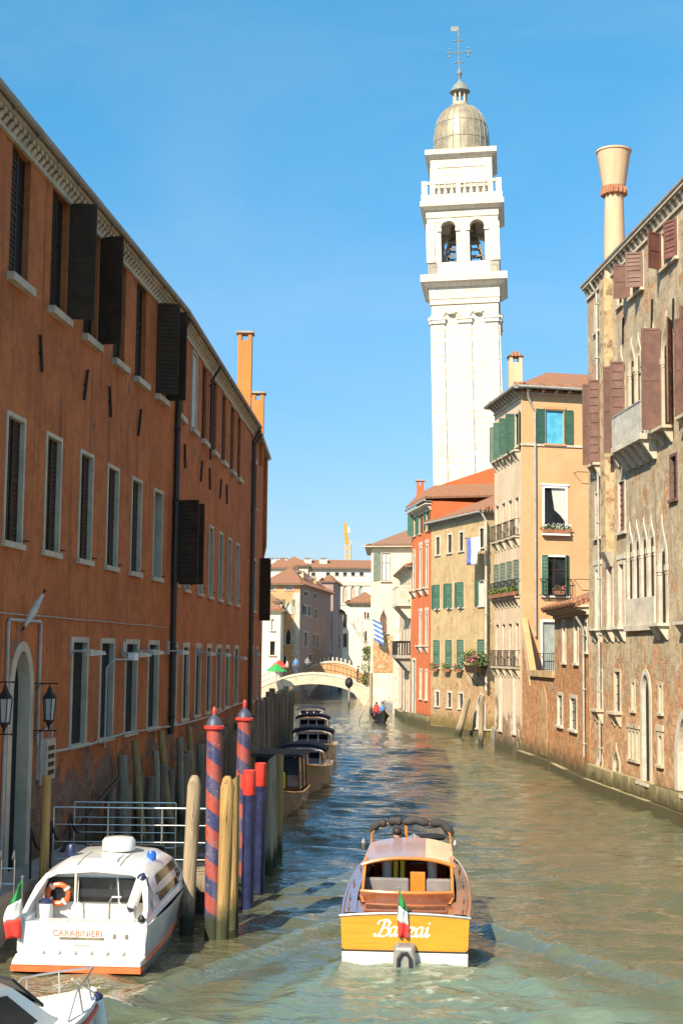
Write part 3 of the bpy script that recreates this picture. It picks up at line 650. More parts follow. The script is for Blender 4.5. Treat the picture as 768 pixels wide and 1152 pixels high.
# upper piano nobile: ogee windows
a = g.px(672, 417); b = g.px(698, 386); UT = (a[1]+b[1])/2+.1; UB = g.px(700, 500)[1]-.25
SP = 3.3
def og(s0, s1, **k): 
    d = dict(fw=.1, arch='ogee', archh=(s1-s0)*1.25, wallm='palazzo', cap=True, depth=.14, sill=.0, mull=True); d.update(k); add((s0, s1, k.pop('zb', UB) if False else UB, UT), **d)
og(1.05, 2.05, shut=[('L', 92), ('R', 84)], sc='shut_b', shw=.46, shh=SP, sill=.35, corbel=True, pane='room')
og(4.6, 5.65, shut=[('L', 92), ('R', 84)], sc='shut_b', shw=.52, shh=SP, sill=.3, corbel=True, pane='room')
for i in range(4): og(6.12+i*.9, 7.0+i*.9, pane='curtain' if i else 'dark')
og(10.2, 11.4, shut=[('L', 90), ('R', 150)], sc='shut_b', shw=.66, shh=SP+.2, sill=.4, corbel=True, pane='room')
og(12.9, 14.1, shut=[('L', 160), ('R', 100)], sc='shut_b', shw=.6, shh=SP, sill=.4, corbel=True, pane='room')
og(15.6, 16.8, shut=[('L', 160), ('R', 100)], sc='shut_b', shw=.6, shh=SP, sill=.4, corbel=True, pane='dark')
# mezzanine
r = g.R(694.5, 539, 703.8, 597); add(r, fw=.16, shut=[('L', 0), ('R', 0)], sc='shut_r', mull=False, sill=.12, frame='stone_w')
r2 = g.R(668, 553, 675, 604); add((1.0, 2.0, r2[2], r2[3]), fw=.12, shut=[('L', 0), ('R', 0)], sc='shut_r', mull=False, sill=.12)
r = g.R(753, 512, 762, 560); add(r, fw=.1, bars=3, pane='room', mull=False, sill=.1, frame='shut_b')
# lower piano nobile
LB = g.px(720, 703)[1]; LT = g.px(713, 584)[1]
r = g.R(667, 637, 675.5, 706); LR = r[3]
for a_, b_ in ((.9, 1.95), (2.75, 3.75), (4.4, 5.4)): add((a_, b_, LB-.02, LR), fw=.18, pane='pinkblind', mull=False, sill=.32, corbel=True, frame='stone_w', lintel=.18)
for i in range(4): add((5.66+i*.9, 6.54+i*.9, LB, LT), fw=.12, arch='ogee', archh=1.05, wallm='palazzo', cap=True, sill=0, depth=.14, frame='stone_w')
add((9.5, 10.65, LB, LT-.1), fw=.2, arch='ogee', archh=1.6, wallm='palazzo', cap=True, sill=.4, corbel=True, depth=.16, frame='stone_w')
add((12.4, 13.6, LB, LT-.1), pane='pinkblind', fw=.2, arch='ogee', archh=1.6, wallm='palazzo', cap=True, sill=.4, corbel=True, depth=.16, frame='stone_w')
# lower floors
for q in ((671, 752, 678, 798), (690, 752, 698.5, 801)): add(g.R(*q), fw=.12, sill=.3, corbel=True, mull=False, pane='dark', bars=2)
add(g.R(709.5, 764, 714.5, 799), fw=.12, sill=.08, mull=False)
add(g.R(740, 767, 745.5, 802), fw=.12, sill=.08, mull=False)
for q in ((670.5, 831, 678, 871), (688.5, 833, 697.5, 877)): add(g.R(*q), fw=.16, arch='ogee', archh=.8, wallm='palazzo', sill=.1, mull=False, pane='pinkblind', bars=3)
q = g.R(706, 818, 719, 856); k = (q[1]-q[0])/3
for i in range(3): add((q[0]+i*k, q[0]+(i+1)*k-.01, q[2], q[3]), fw=.12, sill=.08, mull=False, depth=.1, lintel=.12, pane='stoneinfill')
add(g.R(739, 822, 746, 861), fw=.16, sill=.1, mull=False, lintel=.2)
q = g.R(719.5, 750, 733.5, 893); add((q[0], q[1], .95, q[3]), fw=.24, arch='round', archh=(q[1]-q[0])*.6, wallm='palazzo', depth=.15, sill=.2, mull=False, pane='room', name='portal', frame='stone_w')
q = g.R(758, 792, 775, 893); add((q[0], q[0]+2.3, .95, q[3]), fw=.34, arch='round', archh=1.5, wallm='palazzo', depth=.4, sill=.2, mull=False, pane='brickinfill', name='portal', frame='stone_w')
M['stoneinfill'] = M['stone_w']; M['brickinfill'] = M['wing']
ft = [R1f, R1n, (R1n[0]+14, R1n[1]+1), (R1f[0]+14, R1f[1]+1)]
shell(pal, 'wall', ft, .55, PZ, M['palazzo'], {0: [r for r, _ in W]})
for r, st in W:
    st = dict(st); st.setdefault('wallm', 'palazzo'); window(g, pal, r, **st)
modillions(pal, g, 0, g.L, PZ, 34, .2, .2, .34); roof(pal, ft, PZ+.2, 3, .16, 'tile_d', (.25, .75)); gutter(pal, g, 0, g.L, PZ+.16, .24, 1.6, 'stone_d')
# cloister of stone plinth blocks along the waterline
mb = MB(g.M); s = 0.
while s < g.L:
    l = random.uniform(.7, 1.5); o_ = random.uniform(.14, .22); mb.box(s, min(s+l, g.L)-.015, -o_, .3, .42, .98+random.uniform(-.03, .04)); s += l
mb.box(0, g.L, -.32, .3, -1.5, .41); mb.build('plinth', M['plinth'], pal, bevel=.02)
# balcony in front of the four-light window
s0, s1 = 5.95, 9.7; zf = UB-.02; hb = 1.15; BD = .62
mb = MB(g.M); mb.box(s0, s1, -BD-.02, -.005, zf-.2, zf)
for i in range(5):
    x = s0+.25+(s1-s0-.5)*i/4
    mb.prism([(x-.12, zf-.2), (x+.12, zf-.2), (x+.12, zf-.2), (x-.12, zf-.2)], 0, 0) if False else mb.hexa([(x-.11, -.12, zf-.85), (x+.11, -.12, zf-.85), (x+.11, -.004, zf-.85), (x-.11, -.004, zf-.85), (x-.13, -BD+.03, zf-.203), (x+.13, -BD+.03, zf-.203), (x+.13, -.004, zf-.203), (x-.13, -.004, zf-.203)])
bal = mb.build('balcony', M['stone_w'], pal)
mb = MB(g.M); mb.box(s0+.03, s1-.03, -BD, -BD+.05, zf+hb-.05, zf+hb); mb.box(s0+.03, s0+.08, -BD+.05, -.01, zf+hb-.05, zf+hb); mb.box(s1-.08, s1-.03, -BD+.05, -.01, zf+hb-.05, zf+hb)
k = 34
for i in range(k+1): x = s0+.04+(s1-s0-.1)*i/k; mb.box(x-.012, x+.012, -BD+.015, -BD+.039, zf, zf+hb-.05)
for i in range(6): y = -BD+.05+i*.1; mb.box(s0+.042, s0+.066, y-.012, y+.012, zf, zf+hb-.05); mb.box(s1-.066, s1-.042, y-.012, y+.012, zf, zf+hb-.05)
mb.build('railing', M['zinc'], bal)
mb = MB(g.M); mb.box(5.7, 9.2, -.06, .07, LB-.02, LB+.95); mb.box(5.6, 9.3, -.14, .0, LB-.2, LB-.021); mb.build('parapet', M['stone_w'], pal)
# chimney flue on the facade, with the flared pot on top
fs = g.px(686.5, 450)[0]; fz = g.px(686, 622)[1]
mb = MB(g.M); mb.box(fs-.36, fs+.36, -.34, -.003, fz, PZ-.5); fl = mb.build('chimney_flue', M['cream_q'] if 'cream_q' in M else M['cream'], pal)
mb = MB(g.M); mb.hexa([(fs-.2, -.1, fz-.55), (fs+.2, -.1, fz-.55), (fs+.2, -.003, fz-.55), (fs-.2, -.003, fz-.55), (fs-.42, -.42, fz), (fs+.42, -.42, fz), (fs+.42, -.003, fz), (fs-.42, -.003, fz)]); mb.build('corbel', M['stone_w'], fl)
P = g.W(fs, .55, 0); Yc = P.y; cx = at(690.5, 260, Yc)[0]
zt, zs, zc = hz(691, 170, Yc), hz(691, 217, Yc), hz(691, 211, Yc)
ppm = 1600/Yc; rs = 11.2/ppm*.97
mb = MB(); mb.lathe([(rs*1.1, PZ-.6), (rs*1.08, PZ+1.2), (rs*.98, zs-.1)], 24, (cx, Yc, 0)); ch = mb.build('chimney_shaft', M['chim'] if 'chim' in M else M['cream'], pal, smooth=True)
mb = MB(); mb.lathe([(rs*1.12, zs-.12), (rs*1.22, zs-.06), (rs*1.22, zs+.2), (rs*1.12, zs+.24)], 24, (cx, Yc, 0))
for i in range(16):
    a = 2*math.pi*i/16; mb.box(cx+rs*1.28*math.cos(a)-.05, cx+rs*1.28*math.cos(a)+.05, Yc+rs*1.28*math.sin(a)-.05, Yc+rs*1.28*math.sin(a)+.05, zs-.1, zs+.16)
mb.build('brick_collar', M['terra'], ch)
rt_ = 20/ppm
mb = MB(); mb.lathe([(rs*1.22, zs+.22), (rt_*.97, zt-.08), (rt_*1.02, zt-.07), (rt_*1.02, zt), (rt_*.9, zt), (rt_*.8, zt-.6)], 28, (cx, Yc, 0)); mb.build('flared_pot', M['chim'] if 'chim' in M else M['cream'], ch, smooth=True)
for i, x in enumerate((702, 735, 759)):
    s = g.px(x, 430)[0]; mb = MB(g.M); z = g.px(x, 352 if i else 372)[1]; mb.tube([(s-.05, -.05, z-.5), (s+.05, -.05, z+.5)], .035, 6); mb.build('wall_anchor', M['iron'], pal)
downpipe(pal, g, 1.9, 1.2, PZ-.1, 'zinc', .05)
# -------- brick wing and garden wall in front of the apricot house
YA, YB = (9.43, 74.16), (8.65, 80.12)
wg = thing('brick_wing', 'low crumbling brick wing with tiled lean-to roof between the palazzo and the apricot house', 'house', (12, 62, 0))
gw = Fac((9.96, 66.42), (10.06, 57.80)); WZ = hz(645, 690, 62)
zz = gw.px(626, 688)[1]
W = []
for q in ((632, 697, 636.5, 745), (645, 692, 650.5, 746), (657, 697, 661, 733)): W.append((gw.R(*q), dict(fw=.13, sill=.1, mull=False, depth=.12, pane='dark', frame='stone_w')))
for q in ((626.5, 778, 633, 817), (640.5, 781, 649, 822)): W.append((gw.R(*q), dict(fw=.15, sill=.12, mull=False, depth=.12, frame='stone_w', bars=2)))
ft = [(9.96, 66.42), (10.06, 57.80), (14.5, 57.9), (14.5, 66.4)]
wz = gw.px(640, 686)[1]
shell(wg, 'wall', ft, -1.5, wz, M['wing'], {0: [r for r, _ in W]})
for r, st in W: window(gw, wg, r, wallm='wing', **st)
mb = MB(gw.M); mb.hexa([(-.35, -.5, wz-.02), (gw.L, -.5, wz-.02), (gw.L, 4.4, wz+1.9), (-.35, 4.4, wz+1.9), (-.35, -.5, wz+.14), (gw.L, -.5, wz+.14), (gw.L, 4.4, wz+2.06), (-.35, 4.4, wz+2.06)]); rf = mb.build('roof', M['tile'], wg)
mb = MB(gw.M)
for i in range(36): x = -.3+i*.24; mb.tube([(x, -.58, wz+.13), (x, 0, wz+.38)], [.1, .08], 6)
mb.build('eave_tiles', M['tile'], rf); modillions(wg, gw, 0, gw.L, wz-.02, 26, .4, .12, .2)
downpipe(wg, gw, 7.9, 1.2, wz-.4, 'zinc', .05)
mb = MB(gw.M); s = 0.
mb.box(-.0, gw.L, -.25, .0, -1.5, .35)
mb.build('plinth', M['plinth'], wg)
gl = Fac(YA, (9.96, 66.42))
zw = hz(615, 762, 68)
gd = thing('garden_wall', 'red brick garden wall with a pale sloped coping rising against the apricot house', 'wall', (9.7, 70, 0))
wd_ = gl.L
mb = MB(gl.M)
prof = [(.0, -1.5), (wd_, -1.5), (wd_, zw), (2.2, zw), (.0, zw+2.75)]
# closed pointed niche: a recessed arch outline in the wall
mb.prism(prof, 0, .27); mb.build('wall', M['wing'], gd)
mb = MB(gl.M); mb.hexa([(.02, -.045, zw+2.2), (2.15, -.045, zw-.5), (2.15, -.003, zw-.5), (.02, -.003, zw+2.2), (.02, -.045, zw+2.77), (2.15, -.045, zw+.05), (2.15, -.003, zw+.05), (.02, -.003, zw+2.77)]); mb.build('fascia', M['grey_pl'], gd)
mb = MB(gl.M); mb.hexa([(-.02, -.05, zw+2.78), (2.2, -.05, zw+.003), (2.2, .28, zw+.003), (-.02, .28, zw+2.78), (-.02, -.05, zw+3.0), (2.3, -.05, zw+.2), (2.3, .28, zw+.2), (-.02, .28, zw+3.0)])
mb.build('sloped_coping', M['far_orange'], gd)
mb = MB(gl.M); mb.box(2.31, wd_, -.14, .6, zw+.003, zw+.3); mb.build('coping', M['ochre'], gd)
mb = MB(gl.M); cx_ = 5.3
pts = [(-.75, .5)]+ogee(.75, 1.3, 8, 'point'); pts = [(cx_+x, 2.6+z) for x, z in pts[1:]]
mb.prism([(cx_-.75, .5)]+pts+[(cx_+.75, .5)], -.035, .1); mb.build('bricked_up_arch', M['ochre'], gd)
mb = MB(gl.M); mb.box(0, wd_, -.3, -.003, -1.5, .4); mb.build('plinth', M['plinth'], gd)
# -------- apricot house
yel = thing('apricot_house', 'apricot plastered corner house with green shutters and a tall chimney on the right bank', 'house', (11, 76, 0))
gs, gf = Fac(YB, YA), Fac(YA, (YA[0]+8, YA[1]+1.9))
YZ = hz(590, 437, 74.0)
W = []
cs = [.75, 2.2, 3.65, 5.1]
t1, b1 = gs.px(572, 470)[1], gs.px(572, 512)[1]; t2, b2 = gs.px(572, 562)[1], gs.px(572, 606)[1]
t3, b3 = gs.px(572, 632)[1], gs.px(572, 672)[1]; t4, b4 = gs.px(572, 700)[1], gs.px(572, 750)[1]
for i, s in enumerate(cs):
    if i != 3 or True: W.append((gs, (s-.45, s+.45, b1, t1), dict(fw=.1, shut=[('L', [150, 120, 100, 95][i]), ('R', [165, 172, 120, 165][i])], sc='shut_gg' if i == 0 else 'shut_g', shw=.48, sill=.3, corbel=True, pane='room')))
    W.append((gs, (s-.45, s+.45, b2, t2), dict(fw=.1, pane='pinkblind', mull=False, sill=.3, corbel=True, rail=True)))
    W.append((gs, (s-.5, s+.5, b3, t3), dict(fw=.1, shut=[('L', 20), ('R', 15)], sc='shut_gg', sill=.3, corbel=True, rail=True, pane='room', mull=False)))
    W.append((gs, (s-.45, s+.45, b4, t4), dict(fw=.1, pane='pinkblind', mull=False, sill=.3, corbel=True, rail=True)))
for s in (1.4, 4.4): W.append((gs, (s-.35, s+.35, 1.2, 4.4), dict(fw=.14, pane='pinkblind', mull=False, frame='stone_w', sill=.1)))
fx = [gf.R(612, 460, 634.5, 500), gf.R(609.5, 546, 638, 601), gf.R(608.5, 624, 639, 670.5), gf.R(607.5, 697, 630, 754)]
W.append((gf, fx[0], dict(fw=.05, pane='blue_glass', frame='far_orange', shut=[('L', 176), ('R', 176)], shw=.5, sc='shut_g', sill=.1, lintel=.16, mull=False)))
W.append((gf, fx[1], dict(fw=.12, frame='white', sill=.25, mull=False, pane='dark', lintel=.1)))
W.append((gf, fx[2], dict(fw=.1, frame='white', shut=[('L', 38), ('R', 42)], shw=.34, sc='shut_g', sill=.1, rail=True, pane='dark')))
W.append((gf, fx[3], dict(fw=.12, frame='white', pane='blind', mull=False, sill=.1, rail=True)))
ft = [YB, YA, (YA[0]+8, YA[1]+1.9), (YB[0]+8, YB[1]+1.6)]
shell(yel, 'wall', ft, -1.5, YZ, [M['yellow'], M['grey_pl']], {0: [r for f, r, _ in W if f is gs], 1: [r for f, r, _ in W if f is gf]}, mi={0: 1})
for f, r, st in W: window(f, yel, r, wallm='yellow' if f is gf else 'grey_pl', **st)
modillions(yel, gs, 0, gs.L, YZ-.02, 10, .4, .16, .34); modillions(yel, gf, 0, gf.L, YZ-.02, 11, .3, .16, .14)
roof(yel, ft, YZ+.1, 1.5, .42, 'tile', (.3, .7)); gutter(yel, gs, -.3, gs.L+.5, YZ+.06, .52); gutter(yel, gf, -.4, gf.L, YZ+.06, .52)
mb = MB(gf.M); zc = gf.px(620, 500)[1]; mb.box(.005, gf.L, -.06, -.003, zc-.12, zc); mb.build('string_course', M['stone_w'], yel)
mb = MB(gs.M); zc2 = gs.px(585, 505)[1]; mb.box(0, gs.L, -.06, -.003, zc-.12, zc); mb.build('string_course', M['stone'], yel)
mb = MB(gf.M); sd = gf.px(601, 600)[0]; mb.tube([(sd-.55, -.45, YZ), (sd-.4, -.2, YZ-.5), (sd, -.1, YZ-1.2), (sd, -.1, zw+2)], .06, 8); mb.build('downpipe', M['zinc'], yel)
for y in (712-180+0, 652): 
    for x in (645,):
        s, z = gf.px(x, y); mb = MB(gf.M); mb.tube([(s, 0, z), (s, -.5, z), (s+1.0, -.5, z)], .02, 5); mb.build('wall_bracket', M['iron'], yel)
p = at(579, 420, 77.5); chimney(yel, p[0], 77.5, YZ-.3, hz(579, 400, 77.5), 14.5/1600*77.5, 'chim' if 'chim' in M else 'cream', 'tile')
# curtain, flower box in the second window
mb = MB(gf.M); r = fx[1]; w_ = r[1]-r[0]
mb.poly([(r[0]+w_*.38, .08, r[3]-.13), (r[1]-.14, .08, r[3]-.13), (r[1]-.14, .08, r[2]+w_*.5), (r[0]+w_*.72, .08, r[2]+w_*.72), (r[0]+w_*.5, .08, r[3]-w_*.9)]); mb.build('curtain', M['curtain'], yel)
def leaves(mb, c, rad, n, size, ms=(0,), sq=(1, 1, 1)):
    for _ in range(n):
        d = Vector((random.gauss(0, 1), random.gauss(0, 1), random.gauss(0, 1))).normalized()*rad*random.random()**.4
        p = Vector(c)+Vector((d.x*sq[0], d.y*sq[1], d.z*sq[2])); u = Vector((random.gauss(0, 1), random.gauss(0, 1), random.gauss(0, 1))).normalized(); v = u.orthogonal().normalized()
        v.rotate(Matrix.Rotation(random.uniform(0, 6.28), 3, u)); k = size*random.uniform(.6, 1.3)
        mb.quad(p-u*k-v*k*.15, p+v*k*.55, p+u*k+v*.1*k, p-v*k*.5, random.choice(ms))
def flowerbox(f, s0, s1, z, label, flowers='fl_r', y=-.3, big=1., group=None):
    P = f.W((s0+s1)/2, y, z); t = thing('flower_box', label, 'flower box', P, 0, group)
    mb = MB(f.M); a, b = s0, s1; mb.hexa([(a+.03, y-.1, z), (b-.03, y-.1, z), (b-.03, y+.1, z), (a+.03, y+.1, z), (a, y-.13, z+.2), (b, y-.13, z+.2), (b, y+.13, z+.2), (a, y+.13, z+.2)]); mb.build('box', M['terra'], t)
    mb = MB()
    n = max(2, int((s1-s0)/.2))
    for i in range(n): leaves(mb, f.W(s0+(s1-s0)*(i+.5)/n, y, z+.3), .2*big, 40, .06*big, (0, 0, 0, 1))
    mb.build('plants', [M['leaf'], M['leaf_y']], t, recalc=False)
    mb = MB()
    for i in range(n): leaves(mb, f.W(s0+(s1-s0)*(i+.5)/n, y-.05, z+.36*big), .18*big, 14, .05*big)
    mb.build('blossoms', M[flowers], t, recalc=False); return t
flowerbox(gf, fx[1][0]-.05, fx[1][1]+.05, fx[1][2]+.02, 'flower box on the sill of the curtained window of the apricot house', 'white', -.16)
flowerbox(gf, fx[2][0]+.6, fx[2][1]-.3, fx[2][2]+.05, 'small flower box behind the railing of the half shuttered apricot house window', 'fl_p', -.16)
flowerbox(gs, .2, gs.L-.3, b3+.02, 'long green planter on the third floor ledge of the apricot house canal side', 'leaf_y', -.3)
# -------- ochre house set at an angle
och = thing('ochre_house', 'ochre brown plastered house with small green shuttered windows between red and apricot houses', 'house', (11, 99, 0))
O0, O1 = (6.48, 102.16), (9.47, 92.97)
go = Fac(O0, O1); OZ = (hz(488, 592, 102)+hz(554, 574, 93))/2
W = []
cols = [go.px(x, 700)[0] for x in (492, 505.5, 518.5, 541.5)]
cz = lambda x, y: go.px(x, y)[1]
rows = [(cz(493, 602), cz(493, 624)), (cz(491, 658), cz(491, 685)), (cz(491, 720), cz(491, 751)), (cz(491, 776), cz(491, 794))]
for j, (t_, b_) in enumerate(rows):
    for i, s in enumerate(cols):
        if j == 3 and i == 3: continue
        st = [dict(fw=.14, frame='stone_w', mull=True, sill=.1), dict(fw=.09, frame='stone_w', shut=[('L', 172), ('R', 40)] if i < 3 else [('L', 172)], shw=.5, sc='shut_g', pane='curtain', mull=False),
              dict(fw=.09, frame='stone_w', shut=[('L', 15), ('R', 60)], shw=.45, sc='shut_g', pane='room', mull=False), dict(fw=.14, frame='stone_w', mull=False, bars=2, pane='dark')][j]
        W.append(((s-.48, s+.48, b_, t_), st))
dr = go.R(535.5, 778, 546, 822); W.append(((dr[0], dr[1], .5, dr[3]), dict(fw=.16, arch='point', archh=1.0, frame='stone_w', depth=.5, pane='shut_gg', mull=False, sill=.1, name='door')))
s_ = go.px(551.5, 730)[0]; W.append(((min(s_-.35, go.L-1.0), min(s_+.35, go.L-.3), rows[2][1], rows[2][0]), dict(fw=.09, frame='stone_w', pane='dark', shut=[('L', 20)], sc='shut_g', mull=False)))
ft = [O0, O1, (O1[0]+9, O1[1]+3), (O0[0]+9, O0[1]+3)]
shell(och, 'wall', ft, -1.5, OZ, M['ochre'], {0: [r for r, _ in W]})
for r, st in W: window(go, och, r, wallm='ochre', **st)
roof(och, ft, OZ+.1, 2.3, .4, 'tile', (.3, .8)); modillions(och, go, 0, go.L, OZ-.02, 34, .32, .13, .22, 'stone_d'); gutter(och, go, -.2, go.L, OZ+.05, .45)
downpipe(och, go, go.px(548, 650)[0], 3, OZ-.1, 'stone_w', .07)
mb = MB(go.M); mb.box(0, go.L, -.2, -.003, -1.5, .3); mb.build('plinth', M['plinth'], och)
fl_ = ['fl_r', 'leaf_y', 'fl_p']; nm_ = ['red', 'yellow green', 'pink']
for i in range(3): flowerbox(go, cols[i]-.45, cols[i]+.45, rows[2][1]-.25, nm_[i]+' flower box under a second floor window of the ochre house', fl_[i], -.28, 1.2)
P = go.W(go.px(543, 745)[0], -.6, cz(543, 757)); t = thing('hanging_garden', 'big bushy flower planter on iron brackets above the arched door of the ochre house', 'planter', P)
mb = MB(go.M); s = go.px(543, 745)[0]; z = cz(543, 757); mb.hexa([(s-.9, -.8, z), (s+.9, -.8, z), (s+.9, -.2, z), (s-.9, -.2, z), (s-1.1, -.9, z+.5), (s+1.1, -.9, z+.5), (s+1.1, -.15, z+.5), (s-1.1, -.15, z+.5)]); mb.build('trough', M['shut_d'], t)
mb = MB(go.M); 
for e in (-.8, .8): mb.tube([(s+e, 0, z-.9), (s+e, -.75, z-.02)], .03, 5)
mb.tube([(s-.9, 0, z-.1), (s-3.2, -.2, z+.7)], .03, 5); mb.build('bracket', M['iron'], t)
mb = MB()
for i in range(8): leaves(mb, go.W(s-1.2+2.4*i/7, -.55, z+.75+random.uniform(-.1, .45)), .45, 90, .1, (0, 0, 1))
mb.build('foliage', [M['leaf'], M['leaf_y']], t, recalc=False)
mb = MB()
for i in range(5): leaves(mb, go.W(s-.6+2*i/5, -.7, z+.95), .35, 16, .08)
mb.build('blossoms', M['fl_p'], t, recalc=False)
# laundry
zl = cz(548, 606); s0 = go.px(541, 610)[0]
P = go.W(s0, -.8, zl); t = thing('washing_line', 'white and blue washing hung out by the ochre house beside the apricot house', 'laundry', P)
mb = MB(go.M); mb.tube([(s0-.5, 0, zl+.1), (s0-.5, -1.0, zl+.1)], .02, 5); mb.tube([(s0-.6, -.9, zl+.1), (go.L+.2, -.9, zl+.05)], .012, 5); mb.build('line', M['iron'], t)
def cloth(f, s0, s1, y, z0, z1, name, mat, par):
    mb = MB(f.M); rows_ = []
    for i in range(9):
        k = i/8; rows_.append([(s0+(s1-s0)*j/10+.02*math.sin(k*5+j), y+.06*math.sin(j*1.4+k*2)*k, z1+(z0-z1)*k) for j in range(11)])
    mb.grid(rows_); o = mb.build(name, M[mat], par, smooth=True, recalc=False); sm = o.modifiers.new('thick', 'SOLIDIFY'); sm.thickness = .015; return o
M['bluecloth'] = simple('blue_cloth', (.12, .16, .55), .9)
cloth(go, s0-.3, s0+.35, -.9, zl-1.7, zl+.05, 'blue_cloth', 'bluecloth', t); cloth(go, s0+.36, s0+1.35, -.9, zl-1.75, zl+.05, 'white_cloth', 'white', t); cloth(go, s0+1.4, s0+1.85, -.9, zl-.95, zl+.05, 'white_cloth', 'white', t)
# -------- red house
red = thing('red_house', 'bright red plastered house with a stepped roof gable above its ochre neighbour', 'house', (9, 106, 0))
D0, D1 = (5.46, 109.66), (6.47, 102.2); gr = Fac(D0, D1); RZ = (hz(461, 574, 109)+hz(488, 563, 102.3))/2
W = []
wx = [(.9, 1.8), (2.9, 3.8), (5.7, 6.7)]; u0, u1 = gr.px(475, 574)[1], gr.px(475, 599)[1]
for i, (a, b) in enumerate(wx): W.append(((a, b, u1, u0), dict(fw=.1, shut=[('L', 120 if i == 0 else 172), ('R', 172)], shw=.5, sc='shut_g', pane='dark', frame='stone')))
v0, v1 = gr.px(475, 613)[1], gr.px(475, 662)[1]
for a, b in ((.5, 1.6), (3.2, 4.2), (5.6, 6.6)): W.append(((a, b, v1, v0), dict(fw=.2, frame='stone_w', pane='curtain', sill=.4, corbel=True, lintel=.25, arch='round' if a < 1 else None)))
x0, x1 = gr.px(475, 688)[1], gr.px(475, 726)[1]
for a, b in ((3.2, 4.2), (5.6, 6.6)): W.append(((a, b, x1, x0), dict(fw=.2, frame='stone_w', pane='curtain', sill=.35, corbel=True, lintel=.25)))
y0, y1 = gr.px(475, 752)[1], gr.px(475, 786)[1]
for a, b in ((3.4, 4.3), (5.6, 6.5)): W.append(((a, b, y1, y0), dict(fw=.16, frame='stone_w', pane='dark', sill=.12, mull=False)))
W.append(((.4, 1.9, .6, 5.0), dict(fw=.2, frame='stone_w', pane='shut_gg', mull=False, sill=.1, name='door')))
ft = [D0, D1, (D1[0]+10, D1[1]+3.0), (D0[0]+10, D0[1]+3.5)]
shell(red, 'wall', ft, -1.5, RZ, M['red'], {0: [r for r, _ in W]})
for r, st in W: window(gr, red, r, wallm='red', **st)
modillions(red, gr, 0, gr.L, RZ-.25, 16, .4, .16, .3, 'stone_w'); gutter(red, gr, -.2, gr.L+.1, RZ+.05, .5)
# gable with lean-to roof, facing the viewer: rises to the right
fg = Fac(D1, (D1[0]+10, D1[1]+3.0)); q0 = fg.px(492, 556); q1 = fg.px(557, 525)
slope = (hz(556, 524, 105.5)-hz(477, 549, 103))/(at(556, 524, 105.5)[0]-at(477, 549, 103)[0])
mb = MB(); zb = hz(476, 550, 105.2)
x_ = D0[0]+.1
mb.hexa([(D0[0]+.4, D0[1]-.1, RZ), (D1[0]+.35, D1[1]+1.6, RZ), (D1[0]+9, D1[1]+4.2, RZ), (D0[0]+9, D0[1]+3, RZ), (D0[0]+.4, D0[1]-.1, zb), (D1[0]+.35, D1[1]+1.6, zb), (D1[0]+9, D1[1]+4.2, zb+8.6*slope), (D0[0]+9, D0[1]+3, zb+8.6*slope)])
mb.build('gable', M['red'], red)
mb = MB(); zl0, zl1 = RZ+.12, zb-.12
mb.hexa([(D1[0]-.45, D1[1]-.3, zl0), (D1[0]+9, D1[1]+2.5, zl0+.6), (D1[0]+9.0, D1[1]+4.15, zl0+1.75), (D1[0]+.3, D1[1]+1.55, zb-.05), (D1[0]-.45, D1[1]-.3, zl0+.15), (D1[0]+9, D1[1]+2.5, zl0+.75), (D1[0]+9.0, D1[1]+4.15, zl0+1.9), (D1[0]+.3, D1[1]+1.55, zb+.1)])
mb.hexa([(D0[0]-.5, D0[1]-.3, zl0), (D1[0]-.45, D1[1]-.3, zl0), (D1[0]+.3, D1[1]+1.55, zb-.05), (D0[0]+.45, D0[1]+.3, zb-.05), (D0[0]-.5, D0[1]-.3, zl0+.15), (D1[0]-.45, D1[1]-.3, zl0+.15), (D1[0]+.3, D1[1]+1.55, zb+.1), (D0[0]+.45, D0[1]+.3, zb+.1)])
mb.build('roof', M['tile'], red)
p = at(472.5, 560, 107); chimney(red, p[0], 107.0, RZ, hz(472, 540, 107), 8/1600*107, 'red')
mb = MB(gr.M); mb.box(0, gr.L, -.3, -.003, -1.5, .9); mb.build('plinth', M['plinth'], red)
# -------- balcony house and far bank on the right
bh = thing('balcony_house', 'narrow cream house with a white stone balcony left of the red house', 'house', (9, 116, 0))
E0, E1 = (5.15, 124.), (5.45, 109.7); ge = Fac(E0, E1); BZ = hz(455, 640, 112)
W = []
for a, b in ((1.2, 2.6), (5.5, 6.9), (9.0, 10.2), (11.6, 12.9)):
    W.append(((a, b, ge.px(458, 676)[1], ge.px(458, 648)[1]), dict(fw=.18, frame='stone_w', arch='ogee', archh=1.1, pane='dark')))
    W.append(((a, b, ge.px(458, 735)[1], ge.px(458, 704)[1]), dict(fw=.18, frame='stone_w', pane='dark')))
    W.append(((a, b, .8, 4.2), dict(fw=.18, frame='stone_w', pane='dark', mull=False)))
ft = [E0, E1, (E1[0]+9, E1[1]+1), (E0[0]+9, E0[1]+1)]
shell(bh, 'wall', ft, -1.5, BZ, M['cream_peel'], {0: [r for r, _ in W]})
for r, st in W: window(ge, bh, r, wallm='cream_peel', **st)
roof(bh, ft, BZ+.1, 2.0, .5, 'tile', (.3, .7)); modillions(bh, ge, 0, ge.L, BZ, 26, .4, .2, .3, 'stone_w')
